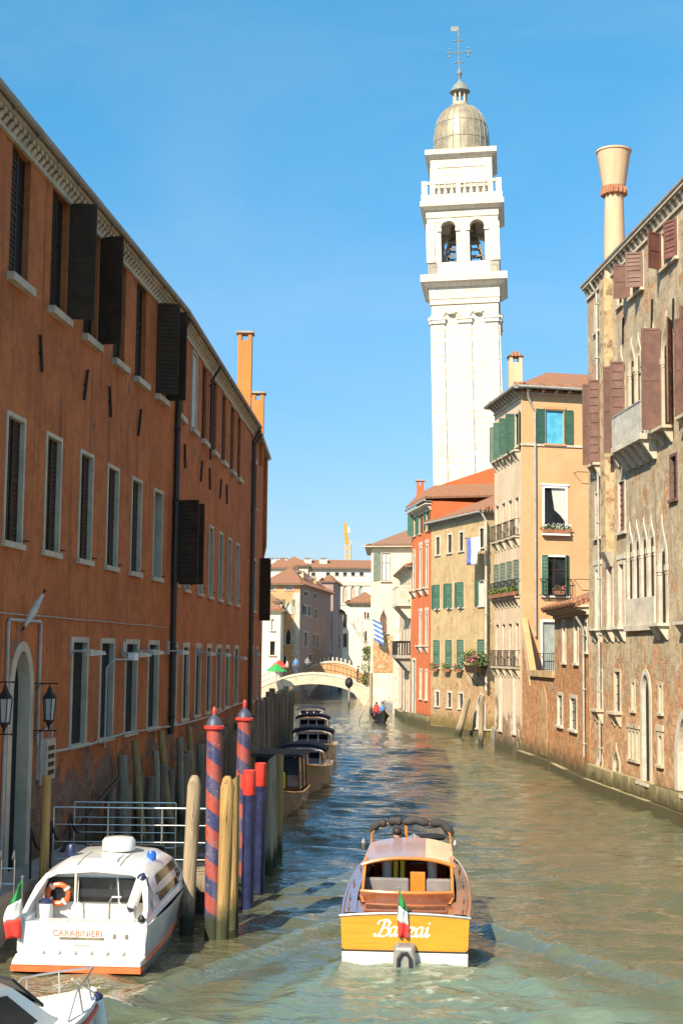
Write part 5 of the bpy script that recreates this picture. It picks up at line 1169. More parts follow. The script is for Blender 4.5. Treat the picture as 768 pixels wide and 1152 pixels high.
# ================================================================== water
def build_water():
    ys = [8.]
    while ys[-1] < 80: ys.append(ys[-1]+max(.05, ys[-1]*.0027))
    while ys[-1] < 330: ys.append(ys[-1]+max(.07, ys[-1]*.012))
    ys = np.array(ys); xs = np.arange(-14, 19.01, .13)
    X, Y = np.meshgrid(xs, ys); Z = np.zeros_like(X)
    fade = np.clip(90/Y, .25, 1)
    for k in range(60):
        L = .32*(8**rng.random()); a = rng.normal(math.pi/2, .6); ph = rng.random()*6.28; amp = .0075*L**.8*(.6+.8*rng.random())
        kk = 2*math.pi/L; ok = np.clip((L/np.maximum(.13, Y*.0054)-2.0)/1.5, 0, 1)
        Z += amp*np.sin(kk*(X*math.cos(a)+Y*math.sin(a))+ph)*ok
    Z *= fade
    # broad patches of calmer and choppier water
    patch = .75+.45*np.sin(X*.5+1.3*np.sin(Y*.21))*np.sin(Y*.33+X*.22)
    Z *= patch
    # taxi wake: diverging arms and churned strip
    sx, sy = BZ0[0], BZ0[1]
    dy = (sy+5.0)-Y; dx = X-(sx+.25)+.06*(sy-Y)*0
    foam = np.zeros_like(X); 
    arm = np.zeros_like(X)
    for sgn in (-1, 1):
        off = sgn*dx-(.75+np.clip(dy, 0, None)*.50)
        env = np.exp(-(off/.55)**2)*np.clip(dy/2, 0, 1)*np.exp(-np.clip(dy, 0, None)/16)
        Z += .16*env*np.cos(off*4.2); arm += env
        off2 = sgn*dx-(.55+np.clip(dy-2.5, 0, None)*.32)
        env2 = np.exp(-(off2/.45)**2)*np.clip((dy-2.5)/2, 0, 1)*np.exp(-np.clip(dy, 0, None)/14); Z += .09*env2*np.cos(off2*5)
        arm += env2*.6
    b = np.clip((sy+.2)-Y, 0, None); wdt = .95+b*.16
    churn = np.exp(-(dx/wdt)**4)*np.clip(b/.25, 0, 1)*np.exp(-b/6)
    nz = np.zeros_like(X)
    for k in range(40):
        L = .16+.8*rng.random(); a = rng.random()*6.28; kk = 2*math.pi/L; nz += np.sin(kk*(X*math.cos(a)+Y*math.sin(a))+rng.random()*6.28)
    nz /= 4.5
    Z += churn*(.022*nz+.05*np.exp(-b/1.2))
    spread = np.exp(-(np.abs(dx)/(1.6+b*.62))**4)*np.clip((sy+1.2-Y)/2, 0, 1)
    foam = np.clip(churn*(.75+.45*nz), 0, 1)
    turb = np.clip(spread*.95+arm*.5, 0, 1)
    foam = np.clip(foam+.42*np.clip(arm-.45, 0, 1)*np.exp(-np.clip(dy, 0, None)/7), 0, 1)
    v = np.stack([X, Y, Z], -1).reshape(-1, 3); ny, nx = X.shape
    idx = np.arange(ny*nx).reshape(ny, nx)
    f = np.stack([idx[:-1, :-1], idx[:-1, 1:], idx[1:, 1:], idx[1:, :-1]], -1).reshape(-1, 4)
    me = bpy.data.meshes.new('canal_water'); me.vertices.add(len(v)); me.vertices.foreach_set('co', v.ravel())
    me.loops.add(f.size); me.loops.foreach_set('vertex_index', f.ravel()); me.polygons.add(len(f)); me.polygons.foreach_set('loop_start', np.arange(0, f.size, 4)); me.polygons.foreach_set('loop_total', np.full(len(f), 4))
    me.update(); me.validate(); me.polygons.foreach_set('use_smooth', [True]*len(f))
    for nm, ar in (('foam', foam), ('turb', turb)):
        at_ = me.attributes.new(nm, 'FLOAT', 'POINT'); at_.data.foreach_set('value', ar.ravel().astype(np.float32))
    o = bpy.data.objects.new('canal_water', me); col.objects.link(o); tag(o, kind='structure')
    m, t, b_ = newmat('canal_water')
    gp = t.nodes.new('ShaderNodeNewGeometry').outputs['Position']
    fa = N(t, 'ShaderNodeAttribute', attribute_name='foam').outputs['Fac']; tu = N(t, 'ShaderNodeAttribute', attribute_name='turb').outputs['Fac']
    c = mixc(t, ramp(t, noise(t, gp, .35, 4), .3, .7), WATER_A, WATER_B)
    tm = mth(t, 'MULTIPLY', tu, mth(t, 'ADD', .55, mth(t, 'MULTIPLY', noise(t, gp, .9, 5, .6, dist=1.), .6)))
    c = mixc(t, tm, c, (.13, .185, .135))
    fn = noise(t, gp, 5., 6, .75, dist=.6)
    fm = ramp(t, mth(t, 'ADD', mth(t, 'MULTIPLY', fn, .9), mth(t, 'MULTIPLY', fa, .5)), .74, 1.08)
    fm = mth(t, 'MULTIPLY', fm, mth(t, 'MINIMUM', mth(t, 'MULTIPLY', fa, 3.), 1.))
    c = mixc(t, fm, c, (.40, .44, .34))
    t.links.new(c, b_.inputs['Base Color']); b_.inputs['IOR'].default_value = 1.45
    t.links.new(mth(t, 'ADD', mth(t, 'ADD', .045, mth(t, 'MULTIPLY', fm, .5)), mth(t, 'MULTIPLY', tu, .10)), b_.inputs['Roughness'])
    h1 = noise(t, gp, 1., 3, .5, mp=(1.6, 3.4, 1)); h2 = noise(t, gp, 1., 3, .55, mp=(5, 9, 1)); h3 = noise(t, gp, 1., 2, .5, mp=(.5, 1.1, 1))
    hh = mth(t, 'ADD', mth(t, 'ADD', mth(t, 'MULTIPLY', h1, .09), mth(t, 'MULTIPLY', h2, .03)), mth(t, 'MULTIPLY', h3, .14))
    n = t.nodes.new('ShaderNodeBump'); n.inputs['Strength'].default_value = 1.; n.inputs['Distance'].default_value = .8
    t.links.new(hh, n.inputs['Height']); t.links.new(n.outputs[0], b_.inputs['Normal'])
    me.materials.append(m); return o
WATER_A, WATER_B = (.07, .08, .048), (.10, .095, .05)
p = onz(455, 1086); BZ0 = (float(p[0]), float(p[1]))
build_water()
# ================================================================== poles and piles
def pole_mesh(r0, r1, z0, z1, top='flat', n=12, seed=0):
    mb = MB(); rnd = random.Random(seed); k = 7; rows_ = []
    for i in range(k+1):
        u = i/k; r = r0+(r1-r0)*u; rows_.append([((r*(1+rnd.uniform(-.07, .07)))*math.cos(2*math.pi*j/n), (r*(1+rnd.uniform(-.07, .07)))*math.sin(2*math.pi*j/n), z0+(z1-z0)*u) for j in range(n)])
    if top == 'point': rows_.append([(p[0]*.72, p[1]*.72, z1+.12+.03*rnd.random()) for p in rows_[-1]]); rows_.append([(p[0]*.4, p[1]*.4, z1+.2) for p in rows_[-2]])
    if top == 'slant': rows_[-1] = [(p[0], p[1], p[2]+p[0]*.8) for p in rows_[-1]]
    mb.grid(rows_, closed=True); b = len(mb.v); mb.add(rows_[-1], [tuple(range(n))]); return mb
def pile(label, px, ybot, ytop, wpx, mat='pile', top='flat', lean=(0, 0), group=None, z0=-2., Y=None, name='mooring_pile', seed=0):
    P = onz(px, ybot) if Y is None else at(px, ybot, Y)
    Y = float(P[1]); r = wpx/2*Y/1600; zt = hz(px, ytop, Y)
    t = thing(name, label, 'mooring pile', (P[0], Y, 0), random.uniform(0, 3) if False else 0, group)
    o = pole_mesh(r, r*.94, z0, zt, top, seed=seed or int(px)).build('post', M[mat], t, local=True, smooth=True, ang=60)
    t.matrix_basis = Matrix.Translation((P[0], Y, 0)) @ Matrix.Rotation(R(lean[0]), 4, 'Y') @ Matrix.Rotation(R(lean[1]), 4, 'X'); return t
def flatten(t):                      # a pile that is one mesh
    o = kids(t)[0]; o.parent = None; o.matrix_basis = t.matrix_basis.copy(); o.name = 'mooring_pile'
    for k in t.keys(): o[k] = t[k]
    bpy.data.objects.remove(t); return o
flatten(pile('squared ochre pile left of the railings beside the portal', 49, 1000, 872, 11, 'pile_y', Y=27.6))
flatten(pile('weathered grey pile leaning slightly, in front of the steel railing', 210, 1052, 884, 16, 'pile', 'point', (1.8, 0)))
flatten(pile('ochre pile just right of the nearest striped pole, the nearest pile to the camera', 249, 1056, 885, 17, 'pile_y', 'point', (1.3, 0)))
flatten(pile('darker ochre pile tucked right behind the nearest ochre pile', 262, 1044, 876, 13, 'pile_y', 'slant', (-.6, 0)))
flatten(pile('grey brown pile right of the two red topped navy posts', 301, 985, 852, 11, 'pile', 'slant', (1.2, 0)))
flatten(pile('short grey pile between the navy posts and the tall ochre pile', 307, 975, 862, 9, 'pile', 'flat', (-.8, 0)))
flatten(pile('ochre pile at the right end of the pile row, by the moored launches', 313, 966, 849, 9, 'pile_y', 'flat'))
m, t_, b_ = newmat('striped_pole_paint')
tc = t_.nodes.new('ShaderNodeTexCoord').outputs['Object']; sx = N(t_, 'ShaderNodeSeparateXYZ'); t_.links.new(tc, sx.inputs[0])
an = mth(t_, 'DIVIDE', mth(t_, 'ARCTAN2', sx.outputs[1], sx.outputs[0]), 2*math.pi)
fr = mth(t_, 'FRACT', mth(t_, 'ADD', mth(t_, 'MULTIPLY', sx.outputs[2], 1.62), an))
msk = ramp(t_, fr, .49, .51)
wn = ramp(t_, noise(t_, tc, 7, 5, .7), .35, .75)
c = mixc(t_, msk, mixc(t_, wn, (.03, .034, .105), (.055, .052, .12)), mixc(t_, wn, (.38, .055, .032), (.28, .045, .03)))
c = mixc(t_, ramp(t_, noise(t_, tc, 14, 5, .75), .60, .66), c, (.36, .30, .28)); c = mixc(t_, mth(t_, 'MULTIPLY', ramp(t_, noise(t_, tc, 1., 5, .7, mp=(9, 9, 1.2)), .42, .7), .4), c, (.25, .2, .2))
dd = mth(t_, 'ADD', sx.outputs[2], mth(t_, 'MULTIPLY', noise(t_, tc, 6, 3), .3)); c = mixc(t_, mth(t_, 'SUBTRACT', 1., ramp(t_, dd, .45, .7)), c, (.035, .04, .02))
t_.links.new(c, b_.inputs['Base Color']); b_.inputs['Roughness'].default_value = .45; M['stripes'] = m
M['navytop'] = simple('cap_lead', (.05, .055, .09), .5, .1)
def striped(label, px, Y, ycap, yfin, wpx, lean=0.):
    P = at(px, ycap, Y); r = wpx/2*Y/1600; z = float(P[2]); t = thing('striped_mooring_pole', label, 'mooring pole', (P[0], Y, 0), 0, 'blue and red striped mooring poles')
    mb = MB(); mb.lathe([(r, -2), (r*.97, z)], 20); mb.build('pole', M['stripes'], t, local=True, smooth=True)
    mb = MB(); mb.lathe([(r*1.05, z-.03), (r*1.32, z), (r*1.32, z+.045), (r*1.1, z+.06)], 20); mb.build('collar', M['redp'], t, local=True, smooth=True)
    mb = MB(); mb.lathe([(r*1.12, z+.055), (r*.98, z+.14), (r*.55, z+.22), (r*.3, z+.25), (r*.26, z+.28)], 16); mb.build('cap', M['navytop'], t, local=True, smooth=True)
    zf = hz(px, yfin, Y); mb = MB(); mb.lathe([(r*.26, z+.27), (r*.32, z+.29), (r*.26, zf-.05), (r*.1, zf)], 12); mb.build('finial', M['redp'], t, local=True, smooth=True); t.matrix_basis = Matrix.Translation((P[0]-lean*.07, Y, 0)) @ Matrix.Rotation(R(lean), 4, 'Y')
striped('nearest blue and red striped pole with navy cap, left of the ochre piles', 241, 27.0, 819.5, 795, 17.5, -.5)
striped('farther blue and red striped pole with a navy cap, behind the red topped posts', 275, 31.5, 810, 787, 15.5, .7)
def navypost(label, px, ybot, ytop, wpx):
    P = onz(px, ybot); Y = float(P[1]); r = wpx/2*Y/1600; zt = hz(px, ytop, Y); t = thing('red_topped_post', label, 'mooring post', (P[0], Y, 0), 0, 'navy posts with red tops')
    mb = MB(); mb.lathe([(r, -2), (r*.95, zt-.52)], 16); mb.build('post', M['navy'], t, local=True, smooth=True)
    mb = MB(); mb.lathe([(r*1.02, zt-.52), (r*1.08, zt-.5), (r*1.04, zt-.02), (r*.9, zt)], 16); mb.build('red_top', M['redp'], t, local=True, smooth=True)
navypost('navy post with a red top in shade, left of its lit twin', 278, 1020, 866, 14)
navypost('navy post with a red top catching the sun, right of its shaded twin', 291, 1000, 858, 13)
# leaning piles and dark fender piles along the wall foot
for lab, x0, y0, x1, y1, w_, mt in (('ochre brown pile leaning on the wall left of the downpipe', 167, 962, 151, 833, 9, 'pile_y'), ('tall brown pile leaning on the wall just right of the downpipe foot', 196, 930, 181, 822, 8, 'pile_y'),
        ('brown pile leaning on the wall behind the nearest striped pole', 219, 905, 213, 818, 7, 'pile_y'), ('grey green upright pile at the wall under the ground floor windows', 140, 985, 138, 850, 12, 'pile_d'),
        ('dull grey pile at the wall between two leaning brown piles', 178, 960, 176, 845, 8, 'pile'), ('dark pile at the wall right of the brown leaning piles', 205, 925, 203, 830, 8, 'pile_d')):
    P0 = onz(x0, y0); f = f1 if x1 < 192 else f2; s, z = f.px(x1, y1, .25); P1 = f.W(s, -.25, z); Yb = P1.y-.5; P0 = at(x0, y0, Yb)
    mb = MB(); r = w_/2*Yb/1600; b0 = Vector((P0[0], Yb, -.8)); d_ = (Vector(P1)-b0); mb.tube([b0+d_*k/5+Vector((random.uniform(-.02, .02), 0, 0)) for k in range(6)], [r*(1.05-.1*k/5) for k in range(6)], 10)
    tag(mb.build('mooring_pile', M[mt], smooth=True, ang=60), lab, 'mooring pile')
def row(f, a, b, n, ztop, out, r, lab, grp, mat='pile_f', jit=.25):
    base = [pole_mesh(r, r*.92, -2, 0, 'flat', 9, seed=k).build('fender_pile', M[(mat, 'pile_f2', 'pile_f')[k]], None, smooth=True, ang=60) for k in range(3)]
    for i in range(n):
        q_ = i % 3 if i < 3 else random.choice((0, 1, 1, 2, 0))
        o = base[q_] if i < 3 else base[q_].copy()
        if i >= 3: col.objects.link(o)
        s = a+(b-a)*(i+random.uniform(.2, .8))/n; zt = ztop+random.uniform(-jit, jit)
        P = f.W(s, -out-random.uniform(0, .1), zt); o.location = (P.x, P.y, zt); o.scale = (1, 1, (zt+2)/2.); o.rotation_euler = (random.uniform(-.02, .02), random.uniform(-.03, .03), random.uniform(0, 6))
        tag(o, lab, 'fender pile', grp)
row(f1, 11.5, f1.L, 6, 2.0, .3, .14, 'dark upright timber pile in the row along the foot of the long orange wall', 'dark timber piles along the foot of the orange wall')
row(f2, .5, f2.L, 20, 2.3, .3, .15, 'dark upright timber pile in the row along the farther half of the orange wall foot', 'dark timber piles along the farther orange wall foot')
fq = Fac(D, (-3.25, 92.)); 
mb = MB(fq.M); mb.box(-10, fq.L, .0, 3, -1.5, 2.4); tag(mb.build('quay_wall', M['wing']), 'low dark quay wall lined with timber piles past the end of the orange annex', 'quay wall')
row(fq, -9.5, fq.L, 20, 3.0, .2, .19, 'dark timber pile in the dense palisade past the end of the orange annex', 'palisade of piles past the orange annex', jit=.3)
for lab, px, yb, yt, w_, Y in (('thin dark lamp post pile standing in the canal in front of the bridge arch', 392.5, 788, 770, 2.2, 143), ('pale pile beside the gondola landing left of the cream house corner', 417, 800, 757, 4, 128)):
    o = flatten(pile(lab, px, yb, yt, w_, 'pile_d' if w_ < 3 else 'pile', Y=Y))
mb = MB(); P = at(392.5, 768, 143); mb.ico((0, 0, 0), .42, 0, 2, (1, 1, 1.3)); o = mb.build('round_sign', M['iron']); o.location = P; tag(o, 'dark round beacon drum on top of the thin post before the bridge', 'beacon')
for lab, x0, y0, x1, y1, w_, Yb in (('thick grey pile leaning right against the ochre house', 515, 826, 525.5, 786, 8, 93.5), ('grey pile standing in the water at the arched door of the ochre house', 540, 846, 542, 783, 6, 84)):
    P0, P1 = at(x0, y0, Yb), at(x1, y1, Yb); mb = MB(); r = w_/2*Yb/1600; d_ = Vector(P1)-Vector(P0); mb.tube([Vector(P0)-d_*.3+d_*1.3*k/5 for k in range(6)], [r*(1.05-.1*k/5) for k in range(6)], 10); tag(mb.build('mooring_pile', M['pile'], smooth=True, ang=60), lab, 'mooring pile')
# ================================================================== landing stage with railings
PY = 29.3; xa = at(55, 980, PY)[0]; xb = at(243, 980, PY)[0]; pz = .74
pier = thing('landing_stage', 'wooden landing stage behind the police boat', 'pier', ((xa+xb)/2, PY+1, 0))
mb = MB()
k = 16
for i in range(k): y = PY+(2.2)*i/k; mb.box(xa, xb, y, y+2.2/k-.012, pz-.05, pz+random.uniform(-.006, .006))
mb.build('deck', M['plank'], pier)
mb = MB(); mb.box(xa, xb, PY-.04, PY-.003, pz-.27, pz-.03); mb.build('edge_beam', M['pile'], pier); mb = MB(); mb.box(xa, xb, PY+2.2, PY+2.25, pz-.3, pz-.03); mb.build('edge_beam', M['pile'], pier)
for x in (xa+.2, (xa+xb)/2, xb-.35):
    for y in (PY+.15, PY+2.0): mb = MB(); mb.lathe([(.11, -2), (.1, pz-.06)], 10, (x, y, 0)); mb.build('leg', M['pile_d'], pier)
def rail(label, p0, p1, z0, z1, posts, bars):
    t = thing('steel_railing', label, 'railing', (*p0, z0)); a, b = Vector((*p0, 0)), Vector((*p1, 0)); mb = MB()
    for i in range(posts+1): mb = MB(); q = a.lerp(b, i/posts); mb.tube([q+Vector((0, 0, z0)), q+Vector((0, 0, z1))], .018, 8); mb.build('post', M['steel'], t)
    mb = MB()
    for i in range(bars): z = z1-(z1-z0)*i/bars; mb.tube([a+Vector((0, 0, z)), b+Vector((0, 0, z))], .02 if i == 0 else .011, 8)
    mb.build('rails', M['steel'], t)
rail('front galvanised railing of the landing stage behind the police boat', (at(61, 910, PY+.1)[0], PY+.1), (xb-.02, PY+.1), pz, hz(150, 909, PY+.1), 3, 4)
rail('rear galvanised railing of the landing stage, partly behind the front one', (at(84, 910, PY+2.0)[0], PY+2.0), (at(198, 910, PY+2.)[0], PY+2.0), pz, hz(150, 903, PY+2.0), 3, 4)
s_ = f1.px(150, 900)[0]
mb = MB(); P = f1.W(8.0, -.25, .9); Q = f1.W(12.5, -.35, 2.1); mb.tube([P, P.lerp(Q, .5)+Vector((0, 0, .1)), Q], .05, 8); tag(mb.build('handrail', M['iron']), 'dark slanting handrail on the wall behind the landing stage railings', 'handrail')
# gangway plank from stage to wall
mb = MB(); a = f1.W(9.5, -.8, 0); mb.slab([(a.x, a.y), (a.x+1.2, PY+.6), (a.x+1.2, PY+2.0), (a.x-.2, a.y+1.6)], pz-.06, pz+.04); tag(mb.build('gangway', M['plank']), 'short plank gangway joining the landing stage to the wall', 'gangway')
mb = MB()
for x in (-.2, .2): mb.tube([(x, 0, -1.4), (x, 0, .75), (x, -.12, .95), (x, -.3, .8)], .03, 8)
for k in range(6): mb.tube([(-.2, 0, -1.2+k*.35), (.2, 0, -1.2+k*.35)], .02, 6)
o = mb.build('boarding_ladder', M['steel']); P = at(4, 985, 25.4); o.location = (P[0]-.2, 26.6, .85); o.scale = (.6, .6, .8); tag(o, 'steel boarding ladder hooked on the ledge at the left edge of the picture', 'ladder')
# ================================================================== people
def person(label, loc, rz, shirt, legs, joints, hair=True, group=None, s=1.0):
    """joints: dict of named points; one skinned body, hair as a child"""
    J = joints; names = list(J); V = [Vector(J[n][:3])*s for n in names]; rad = [J[n][3]*s for n in names]
    E = [('pelvis', 'waist'), ('waist', 'chest'), ('chest', 'neck'), ('neck', 'chin'), ('chin', 'head'), ('head', 'crown')]
    for q in ('l', 'r'): E += [('chest', q+'sh'), (q+'sh', q+'el'), (q+'el', q+'wr'), (q+'wr', q+'hand'), ('pelvis', q+'hip'), (q+'hip', q+'kn'), (q+'kn', q+'an'), (q+'an', q+'toe')]
    E = [(names.index(a), names.index(b)) for a, b in E if a in J and b in J]
    me = bpy.data.meshes.new('person'); me.from_pydata([tuple(v) for v in V], E, []); o = bpy.data.objects.new('person', me); col.objects.link(o)
    md = o.modifiers.new('skin', 'SKIN'); md.use_smooth_shade = True
    for i, d in enumerate(me.skin_vertices[0].data): d.radius = (rad[i], rad[i]); d.use_root = names[i] == 'pelvis'
    sb = o.modifiers.new('sub', 'SUBSURF'); sb.levels = sb.render_levels = 1
    dg = bpy.context.evaluated_depsgraph_get(); dg.update(); m2 = bpy.data.meshes.new_from_object(o.evaluated_get(dg))
    o.modifiers.clear(); o.data = m2; m2.name = 'person'
    m2.materials.clear()
    for q in (M['skin'], shirt, legs, M['black']): m2.materials.append(q)
    segs = []
    for a, b in E:
        na, nb = names[a], names[b]; k = 0
        if nb in ('waist', 'chest', 'lsh', 'rsh', 'lel', 'rel') or (nb == 'neck'): k = 1
        if nb in ('lhip', 'rhip', 'lkn', 'rkn', 'lan', 'ran'): k = 2
        if nb in ('ltoe', 'rtoe'): k = 3
        segs.append((V[a], V[b], k, max(rad[a], rad[b])))
    for p in m2.polygons:
        c = p.center; best = (1e9, 0)
        for a, b, k, r in segs:
            d = b-a; u = max(0, min(1, (c-a).dot(d)/max(1e-9, d.length_squared))); dist = (c-a-d*u).length-r*.6
            if dist < best[0]: best = (dist, k)
        p.material_index = best[1]
    m2.polygons.foreach_set('use_smooth', [True]*len(m2.polygons))
    o.location = loc; o.rotation_euler = (0, 0, rz); tag(o, label, 'person', group)
    hd = V[names.index('head')]
    fc = MB(); fc.ico((hd.x, hd.y+.105*s, hd.z-.015*s), .02*s, 0, 1, (1, 1.3, 1.4))
    if hair:
        mb = MB(); mb.ico((hd.x, hd.y-.02*s, hd.z+.055*s), .112*s, 0, 2, (.95, 1.05, .85), .03); h = mb.build('hair', M['hair'], o, local=True, smooth=True)
    return o
def standing(arm=0, lean=0.):
    j = dict(pelvis=(0, 0, .93, .15), waist=(0, .0, 1.1, .135), chest=(0, .0+lean, 1.36, .15), neck=(0, .01+lean, 1.5, .055), chin=(0, .03+lean*1.1, 1.58, .07), head=(0, .035+lean*1.2, 1.66, .098), crown=(0, .02+lean*1.2, 1.73, .07))
    for q, e in (('l', -1), ('r', 1)):
        j.update({q+'sh': (e*.19, lean, 1.42, .065), q+'el': (e*.25, .02+lean, 1.14, .048), q+'wr': (e*.26, .1+lean+(.15 if arm else 0), .92 if not arm else 1.1, .034), q+'hand': (e*.25, .16+lean+(.18 if arm else 0), .82 if not arm else 1.1, .04),
                  q+'hip': (e*.1, 0, .86, .105), q+'kn': (e*.11, .03*e, .49, .07), q+'an': (e*.11, .05*e-.02, .09, .045), q+'toe': (e*.12, .05*e+.14, .045, .04)})
    return j
def sitting():
    j = standing(1)
    for k in j: x, y, z, r = j[k]; j[k] = (x, y, z-.46, r)
    for q, e in (('l', -1), ('r', 1)): j[q+'hip'] = (e*.1, .08, .46, .1); j[q+'kn'] = (e*.12, .46, .47, .07); j[q+'an'] = (e*.12, .46, .08, .045); j[q+'toe'] = (e*.12, .6, .045, .04)
    return j
cl = lambda n, c: simple(n, c, .85)
C_bl, C_wh, C_dk, C_rd, C_jn = cl('blue_shirt', (.08, .22, .5)), cl('white_shirt', (.7, .68, .62)), cl('dark_clothes', (.03, .03, .035)), cl('red_clothes', (.55, .05, .04)), cl('denim', (.06, .08, .14))
def onbridge(px): 
    x = at(px, 760, BY+1.5)[0]; return (x, BY+1.5, arch_z(x, ze_, zt_))
person('person in a blue shirt standing on the crown of the stone bridge', onbridge(332.5), 2.9, C_bl, C_jn, standing(), s=1.05)
person('person in white beside the blue shirted one on the stone bridge', onbridge(323), 1.2, C_wh, C_dk, standing(1))
person('person in grey and dark clothes at the bridge railing near its middle', onbridge(345.5), 3.4, cl('grey_shirt', (.22, .22, .24)), C_dk, standing(1))
person('person in dark clothes walking down the right side of the stone bridge', onbridge(402), 4.6, C_dk, C_dk, standing(0, .06))
# ================================================================== boats
def hull(par, st, mats, name='hull', deck=None, deckm=None, n=26, smooth=True):
    """st: rows (y, gunwale half width, gunwale z, mid half width, mid z, waterline half width) stern to bow; interpolated smoothly"""
    st = np.array(st, float); Ys = np.linspace(st[0, 0], st[-1, 0], n); I = [np.interp(Ys, st[:, 0], st[:, k]) for k in range(6)]
    def smth(a):
        b = a.copy()
        for _ in range(2): b[1:-1] = .25*b[:-2]+.5*b[1:-1]+.25*b[2:]
        return b
    I = [smth(a) for a in I]
    mb = MB(); rows_ = []
    for i in range(n):
        y = Ys[i]; g_, zg, m_, zm, w_ = (I[k][i] for k in range(1, 6))
        r = [(g_, y, zg), (g_*1.0, y, zg-.03), (m_*.6+g_*.4, y, zm*.5+zg*.5-.02), (m_, y, zm), (w_, y, 0), (w_*.55, y, -.3)]
        rows_.append(r+[(-x, yy, z) for x, yy, z in r[::-1]])
    mb.grid(rows_); mb.poly(rows_[0]); mb.poly(rows_[-1])
    o = mb.build(name, mats, par, local=True, smooth=smooth, ang=50, recalc=True)
    return o, (Ys, I)
def gun(I, Ys, y): return float(np.interp(y, Ys, I[1])), float(np.interp(y, Ys, I[2]))
def deck(par, Ys, I, y0, y1, mat, name='deck', inset=0., camber=.05, dz=.0, n=14, inner=None):
    mb = MB(); rows_ = []
    for y in np.linspace(y0, y1, n):
        g_, z = gun(I, Ys, y); g_ = max(.01, g_-inset); rows_.append([(g_*u, y, z+dz+camber*(1-u*u)) for u in np.linspace(-1, 1, 11)])
    mb.grid(rows_); return mb.build(name, M[mat], par, local=True, smooth=True, recalc=True)
def rubrail(par, Ys, I, mat, r=.035, dz=0., y0=None, y1=None, name='rub_rail'):
    mb = MB()
    for e in (-1, 1): mb.tube([(e*gun(I, Ys, y)[0], y, gun(I, Ys, y)[1]+dz) for y in np.linspace(y0 if y0 is not None else Ys[0], y1 or Ys[-1], 24)], r, 6)
    return mb.build(name, M[mat], par, local=True, smooth=True)
M['mahog'] = wood('varnished_mahogany', (.20, .055, .02), (.26, .085, .03), .22, (24, 1.2, 24), 1., bmp=.05)
M['honey'] = wood('honey_varnished_wood', (.68, .30, .02), (.60, .235, .016), .25, (1.6, 20, 22), .8, bmp=.03)
M['amber'] = wood('amber_varnished_wood', (.62, .22, .03), (.52, .17, .025), .25, (20, 1.4, 20), 1., bmp=.03)
M['greyup'] = simple('grey_upholstery', (.20, .175, .165), .75); M['mauve'] = simple('mauve_roof_paint', (.42, .27, .25), .3, coat=.4, var=.06); M['creamr'] = simple('cream_roof_paint', (.72, .52, .32), .35, var=.06)
M['canvas'] = simple('dark_canvas', (.045, .04, .038), .85, var=.3, bmp=.3); M['navyc'] = simple('navy_canvas', (.012, .014, .035), .8, bmp=.2)
M['gel'] = simple('white_gelcoat', (.78, .76, .72), .22, var=.04, coat=.5); M['gelc'] = simple('cream_gelcoat', (.72, .66, .54), .35, var=.06); M['orangep'] = simple('orange_red_stripe', (.75, .14, .04), .35)
M['bglass'] = glassy('boat_glass', (.012, .012, .013), .08); M['ali'] = simple('brushed_metal', (.45, .43, .4), .3, .8); M['eng'] = simple('outboard_grey', (.26, .25, .23), .4, .2)
M['flg'] = simple('flag_green', (.03, .28, .07), .85); M['flr'] = simple('flag_red', (.65, .04, .03), .85)
M['olive'] = simple('olive_hull', (.34, .26, .16), .35, coat=.3); M['yel'] = simple('yellow_plastic', (.75, .6, .05), .5); M['bluel'] = simple('blue_beacon', (.02, .10, .5), .2); M['lettering'] = simple('cream_lettering', (.85, .8, .62), .5, var=.03)
def tricolour(par, x, y, z0, h, wd, dirx=1., lean=(0, -.15), stripe='v', fall=.5):
    """staff with a hanging green white red flag"""
    mb = MB(); tp_ = (x+lean[0], y+lean[1], z0+h); mb.tube([(x, y, z0), tp_], .014, 6); mb.ico(tp_, .025, 0, 1); mb.build('flag_staff', M['ali'], par, local=True)
    mb = MB(); n_ = 7
    for k in range(3):
        rows_ = []
        for i in range(n_):
            u = (k+i/(n_-1))/3
            rows_.append([(x+lean[0]*max(0., 1-u*wd/h)+dirx*fall*v*(.35+.9*math.sin(min(1., u*1.25)*math.pi*.5))*(1-.25*u*u)+.012*math.sin(9*u), y+lean[1]*max(0., 1-u*wd/h)-.02+.035*math.sin(8*v+u*3), z0+h-.03-u*wd-v*.14*(1.2-u)) for v in np.linspace(0, 1, 9)])
        mb.grid(rows_, k)
    o = mb.build('flag', [M['flg'], M['flagwhite'], M['flr']], par, local=True, smooth=True, recalc=False); sm = o.modifiers.new('thick', 'SOLIDIFY'); sm.thickness = .006
# -------- the wooden water taxi under way
hd = R(-4.0)
tax = thing('water_taxi', 'varnished wooden water taxi with a lettered yellow transom under way in mid canal', 'boat', (BZ0[0], BZ0[1], 0), hd)
st = [(0, 1.08, .80, 1.05, .45, 1.0), (1.5, 1.14, .83, 1.1, .48, 1.04), (3.5, 1.14, .88, 1.08, .5, 1.0), (5.2, 1.02, .95, .92, .5, .82), (6.8, .66, 1.03, .5, .5, .42), (7.8, .28, 1.1, .16, .5, .1), (8.2, .03, 1.14, .02, .5, .01)]
ho, (Ys, I) = hull(tax, st, M['mahog'])
mb = MB(); mb.prism([(-1.075, .27), (-1.02, .24), (1.02, .24), (1.075, .27), (1.1, .8), (.7, .84), (0, .855), (-.7, .84), (-1.1, .8)], -.03, -.004); tr = mb.build('transom', M['honey'], tax, local=True, bevel=.01)
mb = MB(); mb.prism([(-1.06, -.3), (1.06, -.3), (1.07, .22), (-1.07, .22)], -.045, -.006); mb.build('boot_stripe', M['gelc'], tax, local=True)
mb = MB(); mb.box(-1.075, 1.075, -.04, -.005, .222, .25); mb.build('black_line', M['black'], tax, local=True)
rubrail(tax, Ys, I, 'mahog', .04); 
